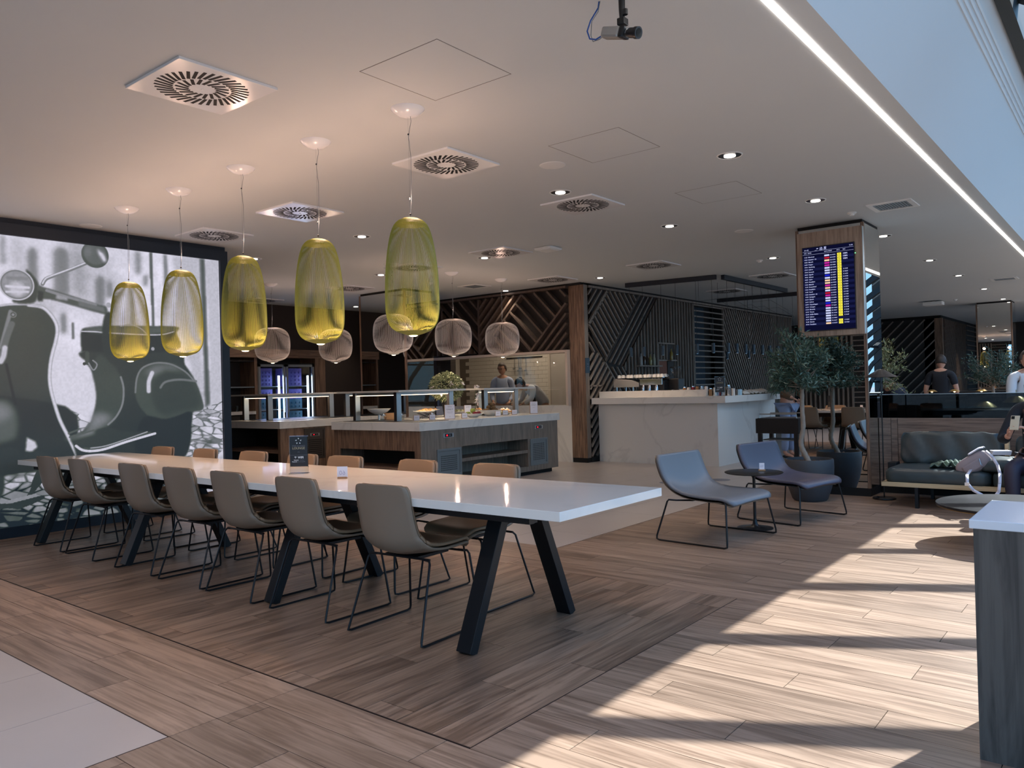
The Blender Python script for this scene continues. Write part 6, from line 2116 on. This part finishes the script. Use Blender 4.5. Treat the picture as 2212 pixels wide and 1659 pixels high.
for i in range(len(st) - 1):
    b.beam(st[i], Vector(st[i + 1]) + (Vector(st[i + 1]) - Vector(st[i])) * .08, .026, .004, up=(0, -1, .3))
part('strap', b, M['strap'], t, smooth='all')
part('buckle', MB().box(-.02, -.373, -.06, .02, -.365, -.03), M['chrome'], t)
part('zip_pull', MB().tube([(.06, -.07, .17), (.075, -.075, .11)], .004, 6), M['chrome'], t)
# folded jacket
b = MB().grid(lambda u, v: ((u - .5) * .34, (v - .5) * .24 + .02 * math.sin(u * 9), (.012 + .045 * (math.sin(u * 14 + v * 5) ** 2) * math.sin(PI * u) ** .6 + .03 * math.sin(v * 9 + u * 3) ** 2 * u)), 44, 24, .006)
solo('folded_jacket', 'crumpled sage-green jacket lying on the sofa seat beside the bag', 'jacket', b, M['jacket'], (-1.52, 8.80, .40), .15, smooth='all')
b = MB()
for k in range(5):
    b.tbox((0, 0, .004 + .008 * k), (.16, .12, .007), (0, 0, .05 * k))
solo('papers', 'white booklets lying on the arm cushion behind the bag', 'papers', b, M['card'], (-1.10, 8.98, .525), .2)

# ------------------------------------------------------------------ desk with brass lamps behind the dark glass
t = thing('high_desk', 'grey high desk seen through the dark glass of the partition', 'desk', (-.8, 10.3, 0))
part('top', MB().box(-1.05, -.35, .865, 2.5, .35, .925), mat('desk_grey', (120, 128, 132), .4), t, bevel=.004)
for x in (-.9, .8, 2.3):
    part('leg', MB().box(x - .04, -.3, 0, x + .04, .3, .865), M['blackm'], t)
for i, (x, y, lb) in enumerate([(-1.41, 10.28, 'left one, nearer the glass'), (-1.12, 10.5, 'right one, at the right edge of the photo')]):
    t = thing('brass_lamp', 'conical brass lamp on the high desk, ' + lb, 'lamp', (x, y, .925), 0, 'brass lamps on the high desk')
    h = .0 if i == 0 else .05
    part('foot', MB().cyl((0, 0, 0), .05, 0, .008, 20), M['brass'], t)
    part('rod', MB().tube([(0, 0, 0), (0, 0, .16 + h)], .004, 6), M['brass'], t)
    part('shade', MB().lathe([(.135, .02 + h), (.085, .065 + h), (.05, .085 + h), (.048, .082 + h), (.083, .06 + h), (.133, .018 + h)], 36), M['brass'], t, smooth=True)
    part('bulb', MB().ball((0, 0, .04 + h), .014, 8, 6), M['lampglow'], t)

# ------------------------------------------------------------------ far zone beyond the partition
w2 = struct('wall_slatted_far', MB().box(-9.0, 25.2, 0, -4.6, 25.4, 3.0).box(-4.9, 25.2, 0, -4.45, 30.9, 3.0), M['backing'])
slats_y(hatch([(-7.6, .1), (-4.62, .1), (-4.62, 2.98), (-7.6, 2.98)], 45, .20, (-5, 2)), 25.2, .03, .05, M['slat'], w2)
part('corner_board', MB().box(-4.62, 25.15, 0, -4.42, 25.3, 3.0), M['wood_v'], w2)
slats_x(hatch([(25.4, .1), (27.1, .1), (27.1, 2.98), (25.4, 2.98)], -68, .14, (26, 2)), -4.44, .04, .04, M['slat_k'], w2)
slats_x(hatch([(27.15, .1), (28.9, .1), (28.9, 2.98), (27.15, 2.98)], 68, .14, (28, 2)), -4.44, .04, .04, M['slat_k'], w2)
slats_x(hatch([(29.0, .1), (30.9, .1), (30.9, 2.98), (29.0, 2.98)], 0, .16, (30, 2)), -4.44, .04, .05, M['slat_k'], w2)
part('top_gap', MB().box(-9.0, 25.2, 3.0, -4.46, 30.9, 3.08), M['gapblack'], w2)
struct('wall_far_screen', MB().box(-1.9, 26, 0, 0.5, 26.2, 3.0), M['darkwall'])
spot('far_beam', (-3.9, 27.2, 3.0), 60, (1, .8, .6), 60, .8, .03)
# long dark desk row beyond
for i, (x, y) in enumerate([(-1.9, 12.6), (-1.9, 17.2)]):
    t = thing('work_table', 'dark communal desk beyond the partition, ' + ('nearer one' if i == 0 else 'farther one'), 'table', (x, y, 0), 0, 'dark desks beyond the partition')
    part('top', MB().box(-1.1, -.4, .98, 1.6, .4, 1.02), M['black'], t)
    for q in (-1.0, 1.5):
        part('leg', MB().box(q - .04, -.35, 0, q + .04, .35, .98), M['black'], t)
for i, (x, y) in enumerate([(-2.4, 12.75), (-2.1, 12.7), (-1.75, 12.6)]):
    t = thing('desk_lamp', 'small glowing lamp on the nearer dark desk beyond the partition, %s from the left' % ORD[i], 'lamp', (x, y, 1.02), 0, 'small lamps on the dark desk')
    part('foot', MB().cyl((0, 0, 0), .035, 0, .006, 14), M['brass'], t)
    part('stem', MB().tube([(0, 0, 0), (0, 0, .09)], .004, 6), M['brass'], t)
    part('shade', MB().lathe([(.075, .07), (.03, .10), (.0, .102)], 20), M['brass'], t, smooth=True)
    part('bulb', MB().ball((0, 0, .075), .016, 8, 6), M['lampglow'], t)
# black bar stools at the dark desk
for i, x in enumerate([-2.6, -2.0, -1.4]):
    t = thing('bar_stool', 'dark bar stool at the nearer dark desk beyond the partition, %s from the left' % ORD[i], 'stool', (x, 11.9, 0), 0, 'dark bar stools')
    part('seat', MB().box(-.2, -.2, .66, .2, .2, .70), M['trous'], t, bevel=.02)
    part('back', MB().box(-.2, -.22, .72, .2, -.19, .98), M['trous'], t, bevel=.01)
    for sx in (-1, 1):
        for sy in (-1, 1):
            part('leg', MB().tube([(sx * .15, sy * .15, .66), (sx * .2, sy * .2, 0)], .012, 6), M['black'], t)
# ------------------------------------------------------------------ people
def skin_obj(name, verts, edges, rad, m, parent=None, sub=2, roots=(0,)):
    me = bpy.data.meshes.new(name)
    me.from_pydata([tuple(v) for v in verts], edges, [])
    o = bpy.data.objects.new(name, me)
    COL.objects.link(o)
    o.modifiers.new('skin', 'SKIN')
    o.modifiers['skin'].use_smooth_shade = True
    sv = me.skin_vertices[0].data
    for i, r in enumerate(rad):
        sv[i].radius = r if isinstance(r, tuple) else (r, r)
        sv[i].use_root = i in roots
    s = o.modifiers.new('sub', 'SUBSURF')
    s.levels = s.render_levels = sub
    dg = bpy.context.evaluated_depsgraph_get()
    ev = bpy.data.meshes.new_from_object(o.evaluated_get(dg))
    bpy.data.objects.remove(o)
    ev.shade_smooth()
    return ev


class Rig:
    """named joints -> skin chains"""
    def __init__(s):
        s.n = []; s.i = {}; s.e = []; s.r = []

    def j(s, k, p, r, to=None):
        s.i[k] = len(s.n); s.n.append(Vector(p)); s.r.append(r)
        if to is not None:
            s.e.append((s.i[to], s.i[k]))
        return s

    def mesh(s, name, m, sub=2):
        return skin_obj(name, s.n, s.e, s.r, m, sub=sub)


def merge(meshes, name):
    bm = bmesh.new()
    for me in meshes:
        bm.from_mesh(me)
    out = bpy.data.meshes.new(name)
    bm.to_mesh(out); bm.free()
    out.shade_smooth()
    return out


def hand(w, d, up, sc=1.0, curl=.5, side=1):
    """hand at wrist w, pointing d, back of the hand towards up"""
    d = Vector(d).normalized(); up = Vector(up); x = d.cross(up).normalized(); up = x.cross(d).normalized()
    w = Vector(w)
    ms = []
    pal = Rig()
    pal.j('w', w - d * .01, (.022 * sc, .017 * sc)).j('p', w + d * .045 * sc, (.036 * sc, .014 * sc), 'w').j('k', w + d * .085 * sc, (.038 * sc, .012 * sc), 'p')
    ms.append(pal.mesh('palm', None, 1))
    for k, (o, L_) in enumerate([(-.030, .062), (-.010, .074), (.010, .070), (.029, .055)]):
        f = Rig()
        b = w + x * o * sc * side + d * .075 * sc
        dd = d.copy()
        f.j('a', b, .0085 * sc)
        c = b
        for q in range(3):
            ang = curl * (q + .4)
            dd = (d * math.cos(ang) - up * math.sin(ang)).normalized()
            c = c + dd * L_ * sc / 3 * 1.15
            f.j('b%d' % q, c, (.0082 - .001 * q) * sc, 'a' if q == 0 else 'b%d' % (q - 1))
        ms.append(f.mesh('finger', None, 1))
    th = Rig()
    b = w + d * .02 * sc - x * .022 * sc * side
    th.j('a', b, .011 * sc)
    td = (d * .6 - x * .65 * side - up * .45).normalized()
    th.j('b', b + td * .035 * sc, .0105 * sc, 'a').j('c', b + td * .035 * sc + (td * .5 + d * .6 - up * .3 * curl).normalized() * .03 * sc, .009 * sc, 'b')
    ms.append(th.mesh('thumb', None, 1))
    return ms


def person(label, loc, rz, P, outfit, group=None, sc=1.0, headrot=(0, 0), hair='hair', glasses=False, bun=False, legs=True):
    """P: dict of joints in metres, front towards -Y"""
    t = thing('person', label, 'person', loc, rz, group)
    t.scale = (sc, sc, sc)
    V_ = {k: Vector(v) for k, v in P.items() if k != 'curl'}
    R = Rig()
    R.j('pel', V_['pel'], (.13, .10))
    R.j('wai', V_['wai'], (.118, .09), 'pel').j('che', V_['che'], (.138, .10), 'wai').j('nb', V_['nb'], (.075, .065), 'che')
    hd = V_['head']
    nk = (hd - V_['nb']).normalized()
    R.j('nk', V_['nb'] + nk * .055, .05, 'nb')
    for s, n_ in ((-1, 'L'), (1, 'R')):
        R.j('sh' + n_, V_['sh' + n_], .058, 'nb').j('el' + n_, V_['el' + n_], .040, 'sh' + n_).j('wr' + n_, V_['wr' + n_], .027, 'el' + n_)
        R.j('hip' + n_, V_['pel'] + (V_['kn' + n_] - V_['pel']) * .12 + Vector((s * .07, 0, -.02)), .085, 'pel').j('kn' + n_, V_['kn' + n_], .055, 'hip' + n_).j('an' + n_, V_['an' + n_], .036, 'kn' + n_).j('to' + n_, V_['to' + n_], .032, 'an' + n_)
    ms = [R.mesh('body', None, 2)]
    # head: shaped egg with jaw, nose and ears
    yw, tl = headrot
    HM = Matrix.Translation(hd) @ Matrix.Rotation(yw, 4, 'Z') @ Matrix.Rotation(tl, 4, 'X')
    bm = bmesh.new()
    bmesh.ops.create_uvsphere(bm, u_segments=24, v_segments=18, radius=1)
    for v in bm.verts:
        x, y, z = v.co
        wx, wy, wz = .074, .094, .118
        if z < -.1:
            k = (-z - .1)
            wx *= 1 - .28 * k; wy *= 1 - .22 * k
        nx, ny, nz = x * wx, y * wy, z * wz
        if y < -.3 and z < 0:
            ny -= .006 * (-z)
        # eye sockets
        for s in (-1, 1):
            dd = math.hypot(nx - s * .028, nz - .012)
            if y < 0 and dd < .02:
                ny += .007 * (1 - dd / .02)
        v.co = (nx, ny, nz)
    m0 = bpy.data.meshes.new('head'); bm.to_mesh(m0); bm.free()
    nose = MB().add([(0, -.090, .015), (-.011, -.092, -.026), (.011, -.092, -.026), (0, -.113, -.022), (0, -.088, -.032)], [(0, 1, 3), (0, 3, 2), (1, 4, 3), (3, 4, 2), (0, 2, 4, 1)]).mesh('nose')
    ears = MB().ball((-.076, .005, .0), .016, 8, 6, (.35, .8, 1.5)).ball((.076, .005, .0), .016, 8, 6, (.35, .8, 1.5)).mesh('ear')
    for q in (m0, nose, ears):
        q.transform(HM)
        ms.append(q)
    for s, n_ in ((-1, 'L'), (1, 'R')):
        d = V_.get('ha' + n_, (V_['wr' + n_] - V_['el' + n_]).normalized() + V_['wr' + n_]) - V_['wr' + n_]
        ms += hand(V_['wr' + n_], d, (s * .9, .2, .4), 1.0, P.get('curl', .45), s)
    me = merge(ms, 'body')
    part('body', me, M['skin'], t)
    # face
    b = MB()
    for s in (-1, 1):
        b.ball((s * .028, -.083, .012), .0095, 8, 6, (1.1, .6, .7))
    e = b.mesh('eyes', smooth='all'); e.transform(HM); part('eyes', e, M['lens'], t)
    b = MB().add([(-.022, -.0905, -.055), (.022, -.0905, -.055), (.014, -.0925, -.064), (-.014, -.0925, -.064), (0, -.096, -.052)], [(0, 3, 2, 1, 4)])
    e = b.mesh('mouth'); e.transform(HM); part('mouth', e, mat('lip', (150, 88, 80), .5), t)
    # hair cap
    bm = bmesh.new()
    bmesh.ops.create_uvsphere(bm, u_segments=24, v_segments=16, radius=1)
    dele = []
    for v in bm.verts:
        x, y, z = v.co
        n_ = .004 * math.sin(x * 19) * math.sin(y * 23 + z * 11)
        v.co = (x * (.081 + n_), y * (.102 + n_) + .006, z * (.125 + n_) + .004)
        if (v.co.y < -.03 and v.co.z < .062) or v.co.z < -.05 or (v.co.z < 0 and v.co.y < .02):
            dele.append(v)
    bmesh.ops.delete(bm, geom=dele, context='VERTS')
    hm = bpy.data.meshes.new('hair'); bm.to_mesh(hm); bm.free(); hm.shade_smooth(); hm.transform(HM)
    ho = part('hair', hm, M[hair], t)
    ho.modifiers.new('s', 'SOLIDIFY').thickness = -.008
    if bun:
        e = MB().ball((0, .09, .08), .035, 12, 8).mesh('bun', smooth='all'); e.transform(HM); part('hair_bun', e, M[hair], t)
    if glasses:
        b = MB()
        for s in (-1, 1):
            c = [(s * .030 + .021 * math.cos(a * PI / 6), -.099, .010 + .014 * math.sin(a * PI / 6)) for a in range(12)]
            b.tube(c, .0022, 5, closed=True)
            b.tube([(s * .052, -.098, .014), (s * .077, -.01, .012)], .002, 5)
        b.tube([(-.009, -.099, .012), (.009, -.099, .012)], .002, 5)
        e = b.mesh('glasses'); e.transform(HM); part('glasses', e, M['black'], t)
    # clothes
    top, trs, shoe, sl, extra = outfit
    C = Rig()
    C.j('pel', V_['pel'] + Vector((0, 0, -.02)), (.158, .128)).j('wai', V_['wai'], (.145, .115), 'pel').j('che', V_['che'], (.162, .122), 'wai').j('nb', V_['nb'] - nk * .02, (.085, .07), 'che')
    for n_ in ('L', 'R'):
        C.j('sh' + n_, V_['sh' + n_], .073, 'nb')
        el = V_['el' + n_]; wr = V_['wr' + n_]
        if sl == 'short':
            C.j('el' + n_, V_['sh' + n_].lerp(el, .72), .062, 'sh' + n_)
        else:
            C.j('el' + n_, el, .056, 'sh' + n_).j('wr' + n_, el.lerp(wr, .9), .042, 'el' + n_)
    part('shirt', C.mesh('shirt', None, 2), M[top], t)
    if legs:
        C = Rig()
        C.j('pel', V_['pel'], (.15, .122))
        for s, n_ in ((-1, 'L'), (1, 'R')):
            C.j('hip' + n_, V_['pel'] + (V_['kn' + n_] - V_['pel']) * .12 + Vector((s * .075, 0, -.03)), .102, 'pel').j('kn' + n_, V_['kn' + n_], .075, 'hip' + n_).j('an' + n_, V_['kn' + n_].lerp(V_['an' + n_], .94), .058, 'kn' + n_)
        part('trousers', C.mesh('trousers', None, 2), M[trs], t)
    for n_ in ('L', 'R'):
        C = Rig()
        a_, q = V_['an' + n_], V_['to' + n_]
        C.j('a', a_ + Vector((0, 0, -.03)), .045).j('h', Vector((a_.x, a_.y + .02, q.z)), (.042, .03), 'a').j('t', q, (.045, .028), 'h')
        part('shoe', C.mesh('shoe', None, 1), M[shoe], t)
    if extra == 'apron':
        b = MB().grid(lambda u, v: (V_['che'].x + (v - .5) * .26, V_['che'].y - .135 - .01 * math.cos((v - .5) * 3) + (V_['pel'].y - V_['che'].y) * u, V_['che'].z + .1 + (V_['pel'].z - .35 - V_['che'].z) * u), 12, 8, .004)
        part('apron', b, M['apron'], t, smooth='all')
    return t


def stand(**kw):
    P = dict(pel=(0, 0, .95), wai=(0, 0, 1.12), che=(0, 0, 1.32), nb=(0, .01, 1.50), head=(0, -.02, 1.665),
             shL=(-.17, .01, 1.44), shR=(.17, .01, 1.44), elL=(-.22, .03, 1.16), elR=(.22, .03, 1.16), wrL=(-.2, -.1, .94), wrR=(.2, -.1, .94),
             knL=(-.09, -.01, .50), knR=(.09, -.01, .50), anL=(-.09, .02, .09), anR=(.09, .02, .09), toL=(-.1, -.15, .03), toR=(.1, -.15, .03))
    P.update(kw)
    return P


person('man with glasses in a pale blue shirt behind the kitchen hatch', (-10.05, 12.15, 0), .55,
       stand(wrL=(-.16, -.22, 1.02), wrR=(.16, -.24, 1.02)), ('shirt', 'trous', 'black', 'long', None), sc=1.02, headrot=(-.35, .12), hair='hair2', glasses=True)
person('woman with a hair bun and black apron bending over the kitchen worktop', (-9.0, 12.15, 0), -.5,
       stand(wai=(0, -.04, 1.10), che=(0, -.2, 1.24), nb=(0, -.36, 1.32), head=(-.02, -.50, 1.37), shL=(-.17, -.31, 1.29), shR=(.17, -.31, 1.29), elL=(-.26, -.38, 1.08), elR=(.26, -.40, 1.08), wrL=(-.18, -.56, 1.01), wrR=(.2, -.55, 1.01)),
       ('whiteshirt', 'trous', 'black', 'long', 'apron'), headrot=(.25, .75), bun=True)
person('customer in brown jacket and light jeans at the bar, behind the olive tree', (-4.66, 13.15, 0), 1.35,
       stand(che=(0, -.03, 1.32), wrL=(-.18, -.22, 1.02), wrR=(.18, -.2, 1.02), head=(0, -.06, 1.655)), ('brownjac', 'denim', 'black', 'long', None), headrot=(0, .35), hair='hair2')
person('person in a black T-shirt standing with back to the camera beyond the partition', (-2.50, 14.0, 0), PI,
       stand(elL=(-.24, .02, 1.17), elR=(.24, .02, 1.17), head=(0, -.05, 1.655)), ('apron', 'trous', 'black', 'short', None), sc=.93, headrot=(0, .3), hair='hair')


def sit(seat=.45, **kw):
    s = seat
    P = dict(pel=(0, 0, s + .09), wai=(0, .02, s + .26), che=(0, .03, s + .45), nb=(0, .03, s + .63), head=(0, -.02, s + .79),
             shL=(-.17, .03, s + .57), shR=(.17, .03, s + .57), elL=(-.22, -.04, s + .3), elR=(.22, -.04, s + .3), wrL=(-.12, -.24, s + .28), wrR=(.12, -.24, s + .28),
             knL=(-.1, -.42, s + .06), knR=(.1, -.42, s + .06), anL=(-.1, -.42, .09), anR=(.1, -.42, .09), toL=(-.11, -.58, .03), toR=(.11, -.58, .03))
    P.update(kw)
    return P


person('man in a dark blue suit bending forward on a stool beyond the partition', (-2.62, 12.05, 0), -.9,
       sit(.70, anL=(-.1, -.32, .3), anR=(.1, -.32, .3), toL=(-.1, -.46, .25), toR=(.1, -.46, .25), che=(0, -.1, 1.08), nb=(0, -.2, 1.20), head=(0, -.32, 1.27), shL=(-.17, -.15, 1.16), shR=(.17, -.15, 1.16), elL=(-.2, -.3, .98), elR=(.2, -.3, .98), wrL=(-.1, -.45, 1.0), wrR=(.1, -.45, 1.0)),
       ('navyc', 'trous', 'black', 'long', None), headrot=(0, .6), hair='hair2')
person('person in a white shirt seated beyond the partition at the right edge', (-1.15, 12.0, 0), .5,
       sit(.70, anL=(-.1, -.32, .3), anR=(.1, -.32, .3), toL=(-.1, -.46, .25), toR=(.1, -.46, .25)), ('whiteshirt', 'trous', 'black', 'long', None), hair='hair2')
# woman on the sofa at the right edge, holding a phone up
w = person('woman in dark tights on the sofa at the right edge, holding a phone', (-.78, 8.80, 0), -.15,
       sit(.40, pel=(0, .05, .49), anL=(-.10, -.40, .09), anR=(.1, -.40, .09), knL=(-.12, -.38, .44), knR=(.12, -.38, .46),
           elL=(-.26, -.12, .68), wrL=(-.155, -.29, .74), haL=(-.12, -.32, .85), elR=(.2, -.12, .68), wrR=(.02, -.29, .74), haR=(-.04, -.32, .85), che=(0, .08, .85), wai=(0, .08, .66), nb=(0, .06, 1.02), head=(0, -.02, 1.18), shL=(-.17, .06, .97), shR=(.17, .06, .97), curl=.6),
       ('apron', 'tights', 'black', 'long', None), headrot=(0, .25))
t = thing('phone', 'pale gold mobile phone held up in the seated woman\'s hands', 'phone', (-.925, 8.46, .825), -.15)
part('body', MB().box(-.036, -.004, -.03, .036, .004, .115), mat('phone_gold', (196, 180, 152), .35), t, bevel=.003, rot=(-.5, 0, 0))
part('camera_patch', MB().box(-.03, -.0065, .078, -.004, -.004, .108), M['lens'], t, bevel=.001, rot=(-.5, 0, 0))
